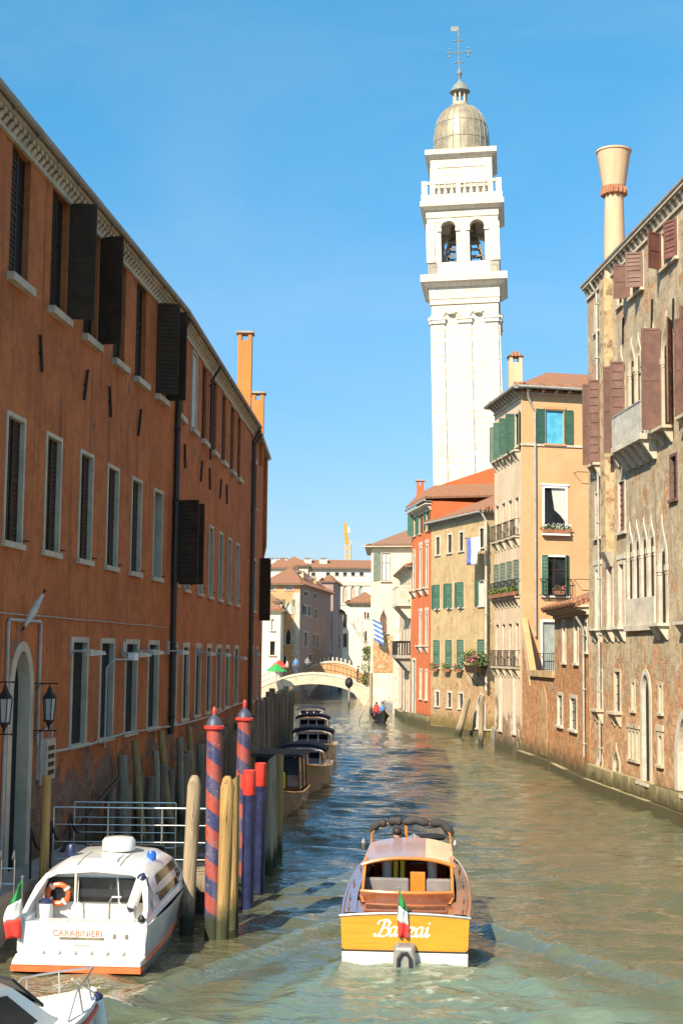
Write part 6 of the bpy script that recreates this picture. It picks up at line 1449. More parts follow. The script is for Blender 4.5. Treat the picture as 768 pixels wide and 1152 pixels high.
mb = MB(); mb.tube([(x, -.02, .80+.055*(1-(x/1.1)**2)+.01) for x in np.linspace(-1.12, 1.12, 13)], .028, 8); mb.build('transom_cap', M['ali'], tax, local=True, smooth=True)
deck(tax, Ys, I, 0, 1.3, 'mahog', 'aft_deck', 0, .055)
mb = MB(); mb.box(-.72, .72, .14, .74, .845, .90); mb.build('engine_hatch', M['mauve2'] if 'mauve2' in M else M['mahog'], tax, local=True, bevel=.02)
mb = MB()
for e in (-1, 1):
    rows_ = []
    for y in np.linspace(.0, 4.9, 20): g_, z = gun(I, Ys, y); rows_.append([(e*g_, y, z), (e*g_*.96, y, z+.06), (e*(g_-.24), y, z+.07), (e*(g_-.25), y, z-.3)])
    mb.grid(rows_)
mb.build('side_decks', M['mahog'], tax, local=True, smooth=True, recalc=False)
deck(tax, Ys, I, 4.6, 8.15, 'mahog', 'fore_deck', 0, .08)
mb = MB(); mb.box(-.92, .92, 1.3, 4.8, .28, .32); mb.build('cockpit_floor', M['amber'], tax, local=True)
# curved coaming wings sweeping up to the cabin roof
for e in (-1, 1):
    mb = MB(); P_ = [(1.0, .87, .80), (1.4, .92, .87), (1.8, .98, .86), (2.1, 1.2, .85), (2.35, 1.40, .84), (2.6, 1.46, .83)]
    mb.grid([[(e*x, y, .78) for y, z, x in P_], [(e*x*.985, y, z) for y, z, x in P_], [(e*(x-.06), y, z) for y, z, x in P_], [(e*(x-.06), y, .5) for y, z, x in P_]]); mb.build('coaming', M['amber'], tax, local=True, smooth=True, recalc=False)
AR = lambda y0, z: [(x, y0-.14*(1-(x/.84)**2), z) for x in np.linspace(-.84, .84, 13)]
mb = MB(); mb.grid([AR(1.38, .40), AR(1.38, .98), AR(1.44, .98), AR(1.44, .40)]); sc_ = mb.build('stern_coaming', M['mahog'], tax, local=True, smooth=True, recalc=False)
mb = MB(); mb.tube(AR(1.41, 1.0), .03, 8); mb.build('coaming_cap', M['amber'], sc_, local=True, smooth=True)
mb = MB(); mb.box(-.78, .78, 1.42, 1.75, .32, .66); mb.build('stern_seat', M['amber'], tax, local=True, bevel=.02)
mb = MB(); mb.box(-.8, .02, 2.28, 2.40, .5, 1.1); mb.box(.34, .8, 2.28, 2.40, .5, 1.1); mb.build('seat_back', M['greyup'], tax, local=True, bevel=.04)
mb = MB(); mb.box(.04, .32, 2.30, 2.36, .32, 1.22); mb.build('cabin_door', M['amber'], tax, local=True, bevel=.01)
mb = MB(); mb.box(-.8, .02, 2.05, 2.28, .32, .6); mb.box(.34, .8, 2.05, 2.28, .32, .6); mb.build('cockpit_bench', M['greyup'], tax, local=True, bevel=.03)
# cabin: roof in two colours, side walls with windows, posts
def roofpt(u, y): return (u*(.86-.02*(y-2.3)), y, 1.37+.035*(y-2.3)+.13*(1-abs(u)**2.5))
for nm, mt, u0, u1 in (('cabin_roof', 'mauve', -1, .38), ('cabin_roof_hatch', 'creamr', .38, 1)):
    mb = MB(); us = np.linspace(u0, u1, 9); ysr = np.linspace(2.3, 4.5, 8)
    up_ = [[roofpt(u, y) for u in us] for y in ysr]; dn_ = [[(x, y, z-.05) for x, y, z in r] for r in up_]
    mb.grid(up_); mb.grid(dn_); mb.grid([up_[0], dn_[0]]); mb.grid([up_[-1], dn_[-1]]); mb.grid([[r[0] for r in up_], [r[0] for r in dn_]]); mb.grid([[r[-1] for r in up_], [r[-1] for r in dn_]])
    mb.build(nm, M[mt], tax, local=True, smooth=True)
mb = MB(); mb.tube([Vector(roofpt(u, 2.28))+Vector((0, 0, -.03)) for u in np.linspace(-1.01, 1.01, 15)], .035, 8); mb.build('roof_edge', M['amber'], tax, local=True, smooth=True)
for e in (-1, 1):
    mb = MB(); mb.hexa([(e*.86, 2.35, .9), (e*.80, 4.6, .9), (e*.76, 4.6, .9), (e*.82, 2.35, .9), (e*.84, 2.35, 1.06), (e*.79, 4.6, 1.06), (e*.75, 4.6, 1.06), (e*.80, 2.35, 1.06)])
    for y in (2.32, 3.0, 3.75, 4.5): x = .845-.02*(y-2.3); mb.hexa([(e*(x-.03), y, 1.0), (e*(x+.0), y, 1.0), (e*(x+.0), y+.09, 1.0), (e*(x-.03), y+.09, 1.0), (e*(x-.03), y, 1.39+.035*(y-2.3)), (e*x, y, 1.39+.035*(y-2.3)), (e*x, y+.09, 1.39+.035*(y-2.3)), (e*(x-.03), y+.09, 1.39+.035*(y-2.3))])
    cw = mb.build('cabin_side', M['amber'], tax, local=True)
    mb = MB(); mb.quad((e*.825, 2.4, 1.06), (e*.785, 4.5, 1.06), (e*.79, 4.5, 1.42), (e*.835, 2.4, 1.36)); q = mb.build('side_glass', M['bglass'], cw, local=True)
mb = MB(); mb.box(-.74, .74, 4.42, 4.46, .5, 1.06); mb.build('bulkhead', M['mahog'], tax, local=True)
for x, m_ in ((-.42, 'curtain'), (-.12, 'yel'), (.45, 'curtain'), (-.25, 'yel')):
    mb = MB(); mb.lathe([(.045 if m_ == 'yel' else .09, 0), (.05 if m_ == 'yel' else .1, .34)], 10, (x, 2.9, 1.0)); mb.build('rolled_curtain', M[m_], tax, local=True, smooth=True)
mb = MB()
for x in (-.6, .6): mb.box(x-.28, x+.28, 3.0, 3.2, .5, 1.0)
mb.build('cabin_seat', M['greyup'], tax, local=True, bevel=.03)
# rolled canvas over the helm, on a hoop
mb = MB(); hp = [(-.84, 4.75, 1.1), (-.8, 4.85, 1.6), (-.66, 4.9, 1.78), (0, 4.95, 1.84), (.66, 4.9, 1.78), (.8, 4.85, 1.6), (.84, 4.75, 1.1)]
mb.tube(hp, .02, 6); mb.tube([(-.1, 4.95, 1.83), (-.1, 4.9, 1.0)], .035, 6); mb.build('hoop', M['amber'], tax, local=True)
mb = MB()
for x0, x1, b in ((-.84, -.5, 0), (-.47, -.18, .0), (-.15, .36, 0), (.39, .86, 0)):
    xs_ = np.linspace(x0, x1, 7); mb.tube([(x, 4.92+.02*math.sin(x*9), float(np.interp(x, [-.86, -.66, 0, .66, .86], [1.62, 1.81, 1.87, 1.81, 1.60]))+.015*math.sin(x*14)) for x in xs_], [.05]+[.085+.012*math.sin(k*2.1) for k in range(5)]+[.05], 9)
mb.build('rolled_canvas', M['canvas'], tax, local=True, smooth=True)
mb = MB(); mb.hexa([(-.86, 5.0, 1.0), (.86, 5.0, 1.0), (.8, 5.3, 1.0), (-.8, 5.3, 1.0), (-.8, 4.9, 1.42), (.8, 4.9, 1.42), (.8, 4.93, 1.42), (-.8, 4.93, 1.42)]); mb.build('windscreen', M['bglass'], tax, local=True)
mb = MB(); mb.lathe([(.0, -.05), (.24, -.03), (.28, .02), (.2, .06), (0, .08)], 14, (.45, 5.15, 1.5)); mb.tube([(.45, 5.15, 1.0), (.45, 5.15, 1.47)], .02, 6); mb.build('rolled_cover', M['black'], tax, local=True, smooth=True)
for e in (-1, 1):
    for y in (.35, 1.3, 2.7, 4.2):
        g_, z = gun(I, Ys, y); mb = MB(); mb.tube([(e*(g_-.1), y-.12, z+.09), (e*(g_-.1), y-.06, z+.13), (e*(g_-.1), y+.06, z+.13), (e*(g_-.1), y+.12, z+.09)], .016, 6); mb.build('cleat', M['ali'], tax, local=True)
mb = MB(); mb.lathe([(.03, 0), (.05, .12), (.02, .2)], 8, (-.95, 4.4, 1.35)); mb.build('port_lamp', M['ali'], tax, local=True); mb = MB(); mb.lathe([(.03, 0), (.05, .12), (.02, .2)], 8, (.9, 4.4, 1.35)); mb.build('starboard_lamp', M['ali'], tax, local=True)
# stern drive
mb = MB(); mb.hexa([(-.21, -.38, -.3), (.21, -.38, -.3), (.21, -.05, -.3), (-.21, -.05, -.3), (-.16, -.30, .36), (.16, -.30, .36), (.19, -.05, .40), (-.19, -.05, .40)]); en = mb.build('stern_drive', M['eng'], tax, local=True, bevel=.05)
mb = MB(); mb.tube([(-.11, -.40, -.1), (-.1, -.365, .18), (-.04, -.345, .27), (.04, -.345, .27), (.1, -.365, .18), (.11, -.40, -.1)], .03, 8); mb.build('drive_arms', M['black'], en, local=True, smooth=True)
tricolour(tax, -.12, -.055, .82, .50, .80, 1., (.03, -.10), fall=.17)
# script lettering on the transom, drawn as broad pen strokes
def spline(pts, n=10):
    P_ = [np.array(p, float) for p in pts]; P_ = [2*P_[0]-P_[1]]+P_+[2*P_[-1]-P_[-2]]; out = []
    for i in range(1, len(P_)-2):
        for k in range(n):
            t = k/n; a, b, c_, d = P_[i-1:i+3]; out.append(.5*((2*b)+(-a+c_)*t+(2*a-5*b+4*c_-d)*t*t+(-a+3*b-3*c_+d)*t**3))
    return out+[P_[-2]]
def pen(mb, pts, ox, oz, sc_, y, w0=.16):
    q = spline(pts); L_, R_ = [], []
    for i, p in enumerate(q):
        d = q[min(i+1, len(q)-1)]-q[max(i-1, 0)]; d = d/max(1e-6, np.linalg.norm(d)); ang = math.atan2(d[1], d[0]); wd = w0*(.46+.66*abs(math.sin(ang-.35))); n_ = np.array([-d[1], d[0]])*wd/2
        for lst, e in ((L_, 1), (R_, -1)): u = p+e*n_; lst.append((ox+(u[0]+u[1]*.18)*sc_, y, oz+u[1]*sc_))
    mb.grid([L_, R_]); 
    mb.grid([[(a, y+.003, c_) for a, _, c_ in R_], [(a, y+.003, c_) for a, _, c_ in L_]])
LET = {'B': [[(-.35, .25), (-.2, 0), (.15, .1), (.4, .8), (.55, 1.5)], [(-.15, 1.15), (.0, 1.5), (.6, 1.65), (1.05, 1.4), (.9, .95), (.42, .82)], [(.42, .82), (1.0, .78), (1.1, .35), (.75, 0), (.3, 0), (.05, .2)]],
       'a': [[(.62, .85), (.35, .98), (.05, .7), (.0, .25), (.2, .0), (.48, .3), (.66, .92)], [(.66, .95), (.58, .4), (.64, .05), (.8, .05), (.98, .3)]],
       'n': [[(.0, .75), (.16, .95), (.16, .6), (.06, 0)], [(.1, .35), (.35, .85), (.56, .9), (.6, .6), (.54, .15), (.68, .0), (.88, .25)]],
       'z': [[(.0, .78), (.12, .95), (.4, .90), (.68, .92)], [(.68, .92), (.36, .5), (.04, .06)], [(.04, .06), (.3, .07), (.55, .0), (.82, .16)]],
       'i': [[(.0, .7), (.14, .95), (.1, .4), (.16, .03), (.3, .05), (.46, .3)], [(.2, 1.3), (.24, 1.36), (.28, 1.3)]]}
mb = MB(); x = -.47; S = .165
for ch_ in 'Banzai':
    for stq in LET[ch_]: pen(mb, stq, x, .485, S, -.036, .23)
    x += {'B': 1.22, 'a': .98, 'n': .9, 'z': .82, 'i': .5}[ch_]*S
mb.build('name_lettering', M['lettering'], tax, local=True, recalc=False)
Tm = world(tax)
o = person('person at the water taxi helm, dark haired head showing under the rolled canvas', Tm @ Vector((-.28, 4.75, .02)), hd, C_dk, C_dk, standing(1), s=.96)
# -------- white police launch
pb = onz(92, 1094); pol = thing('police_boat', 'white police launch with red lettering and a life ring moored by the landing stage', 'boat', (pb[0]-.02, pb[1], 0), R(-3.5)); pol.scale = (1.07,)*3
st = [(0, 1.02, .72, 1.0, .38, .96), (1.5, 1.1, .76, 1.05, .4, .98), (3.0, 1.1, .84, 1.0, .42, .9), (4.1, .88, .92, .74, .45, .6), (4.9, .45, 1.0, .3, .5, .2), (5.25, .04, 1.04, .02, .5, .01)]
ho, (Ys, I) = hull(pol, st, M['gel']); deck(pol, Ys, I, 3.2, 5.2, 'gel', 'fore_deck', 0, .06)
mb = MB()
for e in (-1, 1): mb.tube([(e*(float(np.interp(y, Ys, I[5]))*.62+float(np.interp(y, Ys, I[3]))*.38+.015), y, .17+.05*y*.6) for y in np.linspace(-.02, 5.1, 20)], .035, 6)
mb.box(-1.0, 1.0, -.34, -.004, .07, .155); mb.build('stripe', M['orangep'], pol, local=True)
mb = MB(); mb.hexa([(-1.0, -.32, .16), (1.0, -.32, .16), (1.02, -.0, .16), (-1.02, -.0, .16), (-.98, -.30, .24), (.98, -.30, .24), (1.02, -.003, .27), (-1.02, -.003, .27)]); mb.build('swim_step', M['gelc'], pol, local=True, bevel=.02)
for i in range(6): 
    x = -.62+.25*i; mb = MB(); mb.tube([(x, -.05, .26), (x+.05, -.03, .34)], .018, 6); mb.build('drain_fitting', M['ali'], pol, local=True)
mb = MB(); mb.box(-1.0, 1.0, -.012, -.003, .3, .72); mb.box(-1.02, 1.02, -.02, .34, .721, .75); mb.build('transom', M['gel'], pol, local=True, bevel=.008)
for e in (-1, 1):
    mb = MB(); mb.hexa([(e*1.03, 0, .72), (e*.86, 0, .72), (e*.86, 3.2, .82), (e*1.08, 3.2, .83), (e*1.0, .0, .80), (e*.88, 0, .80), (e*.88, 3.2, .92), (e*1.04, 3.2, .92)]); mb.build('side_deck', M['gel'], pol, local=True, bevel=.02)
mb = MB(); mb.box(-.86, .86, .34, 3.2, .40, .44); mb.build('cockpit_floor', M['gelc'], pol, local=True)
mb = MB(); mb.box(-.86, .86, .345, .365, .46, .72); mb.build('cockpit_coaming', M['gelc'], pol, local=True)
# cabin
cy0, cy1, cz = 1.25, 3.9, 1.60
prof = lambda y, k: None
mb = MB()
sec = [(-1.0, .8), (-.95, 1.1), (-.84, 1.38), (-.6, 1.52), (0, 1.57), (.6, 1.52), (.84, 1.38), (.95, 1.1), (1.0, .8)]
def secat(y):
    k = 1.0-.16*max(0, (1.7-y)/.9)**2 if y < 2.8 else 1-.55*((y-2.8)/1.5)**1.3
    return [(x*(1 if y < 3 else 1-.12*(y-3)), y, .82+(z-.82)*k) for x, z in sec]
mb.grid([secat(y) for y in (.85, 1.1, 1.4, 1.8, 2.3, 2.8, 3.2, 3.6, 4.0, 4.3)]); cab = mb.build('cabin', M['gel'], pol, local=True, smooth=True)
rb = secat(.85); mb = MB(); mb.poly([(x, 1.0-.1*(z-.8), z) for x, y, z in rb]+[(.93, 1.04, .46), (-.93, 1.04, .46)]); mb.build('rear_bulkhead', M['gel'], pol, local=True, recalc=False)
for nm_, x0, x1 in (('l', -.86, -.34), ('m', -.30, .34), ('r', .38, .86)):
    mb = MB(); yy = lambda z: .985-.1*(z-.8); mb.hexa([(x0, yy(.9)-.02, .9), (x1, yy(.9)-.02, .9), (x1, yy(.9)+.01, .9), (x0, yy(.9)+.01, .9), (x0*.94, yy(1.29)-.02, 1.29), (x1*.94, yy(1.29)-.02, 1.29), (x1*.94, yy(1.29)+.01, 1.29), (x0*.94, yy(1.29)+.01, 1.29)]); mb.build('rear_window', M['bglass'], cab, local=True)
mb = MB()
for y0_ in (.83,): mb.grid([[(x*1.0, y-.0, z+.012) for x, y, z in secat(q)][2:-2] for q in (.80, .95)]); mb.grid([[(x, y, z+.012) for x, y, z in secat(.80)][2:-2], [(x, y, z-.05) for x, y, z in secat(.80)][2:-2]])
mb.build('roof_lip', M['gel'], cab, local=True, recalc=False)
for x in (-.33, .36): mb = MB(); mb.grid([[(x-.012, q, float(np.interp(x, [-.6, 0, .6], [secat(q)[3][2], secat(q)[4][2], secat(q)[5][2]]))+.012), (x+.012, q, float(np.interp(x, [-.6, 0, .6], [secat(q)[3][2], secat(q)[4][2], secat(q)[5][2]]))+.012)] for q in (.82, 1.1, 1.5, 2.0)]); mb.build('roof_seam', M['zinc'], cab, local=True, recalc=False)
mb = MB(); mb.box(-.26, .28, 1.15, 1.75, 1.50, 1.562); mb.build('roof_hatch', M['gel'], cab, local=True, bevel=.015)
for e in (-1, 1):
    mb = MB(); P_ = [(.86, 1.36, .80), (.86, .80, .99), (.02, .78, 1.0), (.3, .95, .97), (.6, 1.2, .9)]
    mb.add([(e*x, y, z) for y, z, x in P_]+[(e*(x-.07), y, z) for y, z, x in P_], [(0, 1, 2, 3, 4), (9, 8, 7, 6, 5)]+[(i, (i+1) % 5, (i+1) % 5+5, i+5) for i in range(5)]); mb.build('fairing', M['gel'], cab, local=True)
    mb = MB(); P_ = [(1.2, .90), (2.9, .93), (3.5, 1.0), (2.9, 1.32), (1.3, 1.30)]
    xx = lambda y, z: float(np.interp(z, [.8, 1.1, 1.38], [1.0, .95, .84]))*(1 if y < 3 else 1-.12*(y-3))+.014
    mb.poly([(e*xx(y, z), y, z) for y, z in P_]); mb.build('side_window', M['bglass'], cab, local=True)
mb = MB(); mb.hexa([(-.7, 3.1, 1.52), (.7, 3.1, 1.52), (.6, 3.95, 1.14), (-.6, 3.95, 1.14), (-.7, 3.1, 1.55), (.7, 3.1, 1.55), (.6, 3.95, 1.17), (-.6, 3.95, 1.17)]); mb.build('windscreen', M['bglass'], cab, local=True)
mb = MB(); mb.lathe([(.24, 0), (.28, .02), (.28, .17), (.24, .22), (.1, .24)], 24, (.10, 2.1, 1.565)); mb.build('radar_dome', M['gel'], pol, local=True, smooth=True)
mb = MB(); mb.lathe([(.09, 0), (.09, .16), (.06, .2)], 16, (-.62, 1.75, 1.51)); mb.build('beacon', M['navy'], pol, local=True, smooth=True)
mb = MB(); mb.lathe([(.08, 0), (.08, .1), (.06, .14)], 16, (.70, 1.9, 1.45)); mb.build('beacon', M['bluel'], pol, local=True, smooth=True)
mb = MB()
a0 = [(-.62+.17*math.cos(a), .93, 1.02+.15*math.sin(a)) for a in np.linspace(0, 2*math.pi, 25)]; mb.tube(a0, .045, 8); lr = mb.build('life_ring', M['orangep'], pol, local=True, smooth=True)
mb = MB()
for a in (.6, 2.2, 3.8, 5.4): mb.tube([(-.62+.17*math.cos(a+d_), .93, 1.02+.15*math.sin(a+d_)) for d_ in (-.12, 0, .12)], .06, 8)
mb.build('white_bands', M['gel'], lr, local=True, smooth=True)
def fender(par, p0, p1, r, tag_='fender'):
    a, b = Vector(p0), Vector(p1); mb = MB(); mb.tube([a.lerp(b, k) for k in (.08, .12, .5, .88, .92)], [r*.8, r, r, r, r*.8], 14); f_ = mb.build(tag_, M['gel'], par, local=True, smooth=True)
    for k0, k1 in ((.1, -.06), (.9, 1.06)): mb = MB(); mb.tube([a.lerp(b, k0), a.lerp(b, (k0+k1)/2), a.lerp(b, k1)], [r*1.02, r*.8, r*.25], 14); mb.build('fender_end', M['navy'], f_, local=True, smooth=True)
    return f_
fender(pol, (.58, .86, .80), (.78, .80, 1.36), .085); fender(pol, (-.74, .6, .48), (-.74, .62, .98), .12)
mb = MB(); mb.tube([(-.31, .8, .5), (-.31, .82, 1.42)], .018, 6); mb.build('pole', M['gelc'], pol, local=True)
for pts in ([(.32, .5, .72), (.32, .5, 1.0), (.36, .5, 1.06), (.5, .5, 1.06)], [(.8, .15, .75), (.8, .15, 1.0)], [(-.72, .1, .75), (-.72, .1, 1.02)], [(.98, .6, .8), (.98, .6, 1.0), (.97, .9, 1.1), (.97, 1.2, 1.0)]):
    mb = MB(); mb.tube(pts, .018, 6); mb.build('grab_rail', M['ali'], pol, local=True)
mb = MB(); mb.box(-.34, .36, -.03, -.013, .5, .53); mb.build('grab_bar', M['pile'], pol, local=True); mb = MB(); mb.box(-.1, .14, -.025, -.013, .4, .425); mb.build('vent_slot', M['zinc'], pol, local=True)
for x in (.52, .71): mb = MB(); mb.box(x-.025, x+.025, -.025, -.013, .52, .59); mb.build('socket', M['pile_d'], pol, local=True)
def text(s, size, mat, name, par, T_):
    cu = bpy.data.curves.new('t', 'FONT'); cu.body = s; cu.size = size; cu.extrude = .002; cu.align_x = 'CENTER'; to = bpy.data.objects.new('t', cu); col.objects.link(to)
    dg = bpy.context.evaluated_depsgraph_get(); dg.update(); me = bpy.data.meshes.new_from_object(to.evaluated_get(dg)); bpy.data.objects.remove(to); me.name = name
    me.transform(T_); me.materials.clear(); me.materials.append(M[mat]); o = bpy.data.objects.new(name, me); col.objects.link(o); o.parent = par; return o
text('CARABINIERI', .135, 'orangep', 'lettering', pol, Matrix.Translation((-.06, -.018, .545)) @ Matrix.Rotation(R(90), 4, 'X'))
tricolour(pol, -.93, -.05, .45, 1.0, .9, -1., (.02, -.1), fall=.24)
mb = MB(); mb.lathe([(.05, 0), (.06, .05), (.03, .1)], 10, (.93, -.0, .78)); mb.build('cleat', M['black'], pol, local=True)
# mooring rope
# -------- near white cabin boat cut by the corner of the picture
nb = onz(108, 1112, 1.0); nr = thing('cabin_boat', 'white cabin boat with dark windows and a fender, cut off by the picture corner', 'boat', (nb[0]-5.2*math.sin(R(36)), nb[1]-5.2*math.cos(R(36)), 0), R(-36))
st = [(0, .95, .7, .9, .3, .8), (2.5, 1.0, .75, .95, .35, .85), (4.0, .8, .85, .65, .4, .5), (4.9, .35, .95, .22, .45, .15), (5.2, .04, .98, .02, .45, .01)]
ho, (Ys, I) = hull(nr, st, M['gel']); deck(nr, Ys, I, 0, 5.15, 'gel', 'deck', 0, .06, n=20); rubrail(nr, Ys, I, 'redp', .03, -.12)
mb = MB(); rows_ = []
for y, k, zt in ((.9, .86, 1.55), (1.6, .88, 1.62), (2.7, .84, 1.60), (3.25, .76, 1.5), (3.95, .60, 1.02), (4.2, .5, .88)): rows_.append([(-k, y, .8), (-k*.84, y, .8+(zt-.8)*.92), (0, y, zt+.03), (k*.84, y, .8+(zt-.8)*.92), (k, y, .8)])
mb.grid(rows_); mb.poly(rows_[0]); cb = mb.build('cabin', M['gel'], nr, local=True, smooth=True, ang=35)
for e in (-1, 1):
    mb = MB(); mb.poly([(e*(.865), 1.3, .95), (e*.79, 3.2, .95), (e*.70, 3.6, 1.02), (e*.725, 3.1, 1.40), (e*.785, 1.3, 1.45)]); mb.build('side_window', M['bglass'], cb, local=True)
mb = MB(); mb.hexa([(-.58, 3.3, 1.5), (.58, 3.3, 1.5), (.46, 3.9, 1.08), (-.46, 3.9, 1.08), (-.58, 3.3, 1.54), (.58, 3.3, 1.54), (.46, 3.9, 1.12), (-.46, 3.9, 1.12)]); mb.build('windscreen', M['bglass'], cb, local=True)
mb = MB()
for e in (-1, 1):
    for y in (4.5, 4.85): g_, z = gun(I, Ys, y); mb.tube([(e*(g_-.05), y, z), (e*(g_-.08), y-.05, z+.3)], .013, 6)
    pts = [(e*(gun(I, Ys, y)[0]-.08), y-.05, gun(I, Ys, y)[1]+(.3 if y > 4.3 else .02)) for y in (4.2, 4.45, 4.65, 4.9)]; mb.tube(pts+[(0, 5.15, 1.27)], .014, 6)
mb.build('pulpit_rail', M['ali'], nr, local=True, smooth=True)
fender(nr, (.12, 5.2, .52), (.16, 5.05, .98), .085)
mb = MB(); g_, z = gun(I, Ys, 1.8); mb.tube([(g_-.02, 2.6, z), (g_*.72, 2.2, 1.62)], .014, 6); mb.build('rope', M['gelc'], nr, local=True); mb = MB(); mb.tube([(.3, 4.5, 1.28), (.15, 5.1, .95)], .012, 6); mb.build('rope', M['gelc'], nr, local=True)
# -------- moored launches along the left bank, bows towards the viewer
def launch(label, px, yw, hdg, hullm, canopy='navyc', L=7.6, group='launches moored along the left bank', sc_=1., awn=True):
    P = onz(px, yw); t = thing('moored_launch', label, 'boat', (P[0], P[1]+L*sc_, 0), math.pi+hdg, group); t.scale = (sc_,)*3; bpy.context.view_layer.update()
    st = [(0, 1.0, .8, .97, .42, .92), (2.5, 1.08, .84, 1.02, .45, .95), (4.6, 1.0, .92, .88, .5, .75), (6.2, .72, 1.04, .52, .55, .4), (7.2, .34, 1.16, .18, .6, .1), (7.6, .04, 1.22, .02, .6, .01)]
    ho, (Ys, I) = hull(t, st, M[hullm]); deck(t, Ys, I, 0, 7.55, 'mahog', 'deck', .0, .07, n=24); rubrail(t, Ys, I, 'amber', .045)
    mb = MB(); rows_ = []
    for y, k, zt in ((1.6, .82, 1.42), (2.8, .84, 1.5), (4.0, .8, 1.5)): rows_.append([(-k, y, .85), (-k*.95, y, zt-.1), (-.4, y, zt), (.4, y, zt), (k*.95, y, zt-.1), (k, y, .85)])
    mb.grid(rows_); mb.poly(rows_[0]); mb.poly(rows_[-1]); cb = mb.build('cabin', M['amber'], t, local=True, smooth=True, ang=30)
    for e in (-1, 1): mb = MB(); mb.quad((e*.83, 1.8, 1.0), (e*.815, 3.85, 1.0), (e*.785, 3.85, 1.36), (e*.80, 1.8, 1.32)); mb.build('side_window', M['bglass'], cb, local=True, recalc=False)
    mb = MB(); mb.hexa([(-.74, 4.62, .98), (.74, 4.62, .98), (.74, 4.58, .98), (-.74, 4.58, .98), (-.7, 4.35, 1.42), (.7, 4.35, 1.42), (.7, 4.31, 1.42), (-.7, 4.31, 1.42)]); ws_ = mb.build('windscreen', M['bglass'], t, local=True)
    mb = MB()
    for x in (-.75, -.25, .25, .75): mb.tube([(x, 4.65, .96), (x*.95, 4.36, 1.46)], .03, 6)
    mb.tube([(-.72, 4.36, 1.45), (.72, 4.36, 1.45)], .035, 6); mb.tube([(-.77, 4.66, .97), (.77, 4.66, .97)], .03, 6); mb.build('windscreen_frame', M['gel'], ws_, local=True)
    if awn:
        mb = MB(); rows_ = []
        for y in np.linspace(2.9, 4.75, 7): rows_.append([(x, y, 1.60+.2*(1-(abs(x)/.98)**3)-.04*abs(y-3.8)) for x in np.linspace(-.98, .98, 11)])
        mb.grid(rows_); mb.grid([[(x, y, z-.12) for x, y, z in r] for r in rows_]); mb.grid([rows_[-1], [(x, y, z-.12) for x, y, z in rows_[-1]]]); mb.grid([rows_[0], [(x, y, z-.12) for x, y, z in rows_[0]]])
        for k in (0, -1): mb.grid([[r[k] for r in rows_], [(r[k][0], r[k][1], r[k][2]-.12) for r in rows_]])
        mb.build('awning', M[canopy], t, local=True, smooth=True); mb = MB()
        for e in (-1, 1):
            for y in (3.0, 4.6): mb = MB(); mb.tube([(e*.9, y, .9), (e*.94, y, 1.55)], .02, 6); mb.build('awning_post', M['ali'], t, local=True)
    return t
launch('olive hulled wooden launch nearest in the row, low dark awning, its bow towards the viewer', 343, 897, R(-3), 'olive', awn=True)
launch('navy awninged launch second in the moored row with a white windscreen frame', 354, 866, R(-2), 'gelc')
launch('navy awninged launch third in the moored row, behind the white framed windscreen', 353, 842, R(-2), 'gel')
launch('farthest small navy awninged launch in the moored row', 350.5, 825, R(-2), 'mahog', sc_=.95)
# bow of a light wooden boat behind the piles, nearer
P = onz(325, 926); t = thing('wooden_boat', 'small olive wooden boat with a flat dark cabin roof behind the ochre pile row', 'boat', (P[0]-.35, P[1]+6.3, 0), math.pi+R(-4))
st = [(0, .85, .6, .82, .35, .75), (3, .9, .65, .82, .35, .7), (4.8, .65, .8, .48, .4, .3), (5.9, .2, 1.0, .1, .5, .06), (6.2, .03, 1.08, .015, .5, .01)]
ho, (Ys, I) = hull(t, st, M['olive']); rubrail(t, Ys, I, 'amber', .035); deck(t, Ys, I, 3.9, 6.1, 'amber', 'fore_deck', .03, .05)
mb = MB(); mb.box(-.7, .7, .2, 3.9, .25, .28); mb.build('floor', M['plank'], t, local=True)
mb = MB(); mb.hexa([(-.95, .3, 1.78), (.95, .3, 1.78), (.95, 3.1, 1.80), (-.95, 3.1, 1.80), (-.85, .3, 1.9), (.85, .3, 1.9), (.8, 3.1, 1.90), (-.8, 3.1, 1.90)]); mb.build('cabin_roof', M['canvas'], t, local=True, bevel=.03)
for e in (-1, 1):
    mb = MB(); mb.quad((e*.78, .5, .7), (e*.78, 3.0, .7), (e*.74, 3.0, 1.78), (e*.74, .5, 1.78)); mb.build('side_glass', M['bglass'], t, local=True, recalc=False)
    for y in (.45, 1.7, 3.0): mb = MB(); mb.tube([(e*.79, y, .6), (e*.75, y, 1.8)], .035, 6); mb.build('cabin_post', M['mahog'], t, local=True)
mb = MB(); mb.box(-.74, .74, 2.98, 3.02, .7, 1.2); mb.build('bulkhead', M['mahog'], t, local=True); mb = MB(); mb.box(-.74, .74, 2.99, 3.01, 1.2, 1.78); mb.build('windscreen', M['bglass'], t, local=True)
mb = MB(); mb.tube([(-.3, 3.4, .8), (-.3, 3.4, 1.3), (.1, 3.4, 1.35), (.3, 3.4, 1.1), (.3, 3.4, .7)], .05, 8); mb.build('rail_hoop', M['yel'], t, local=True, smooth=True)
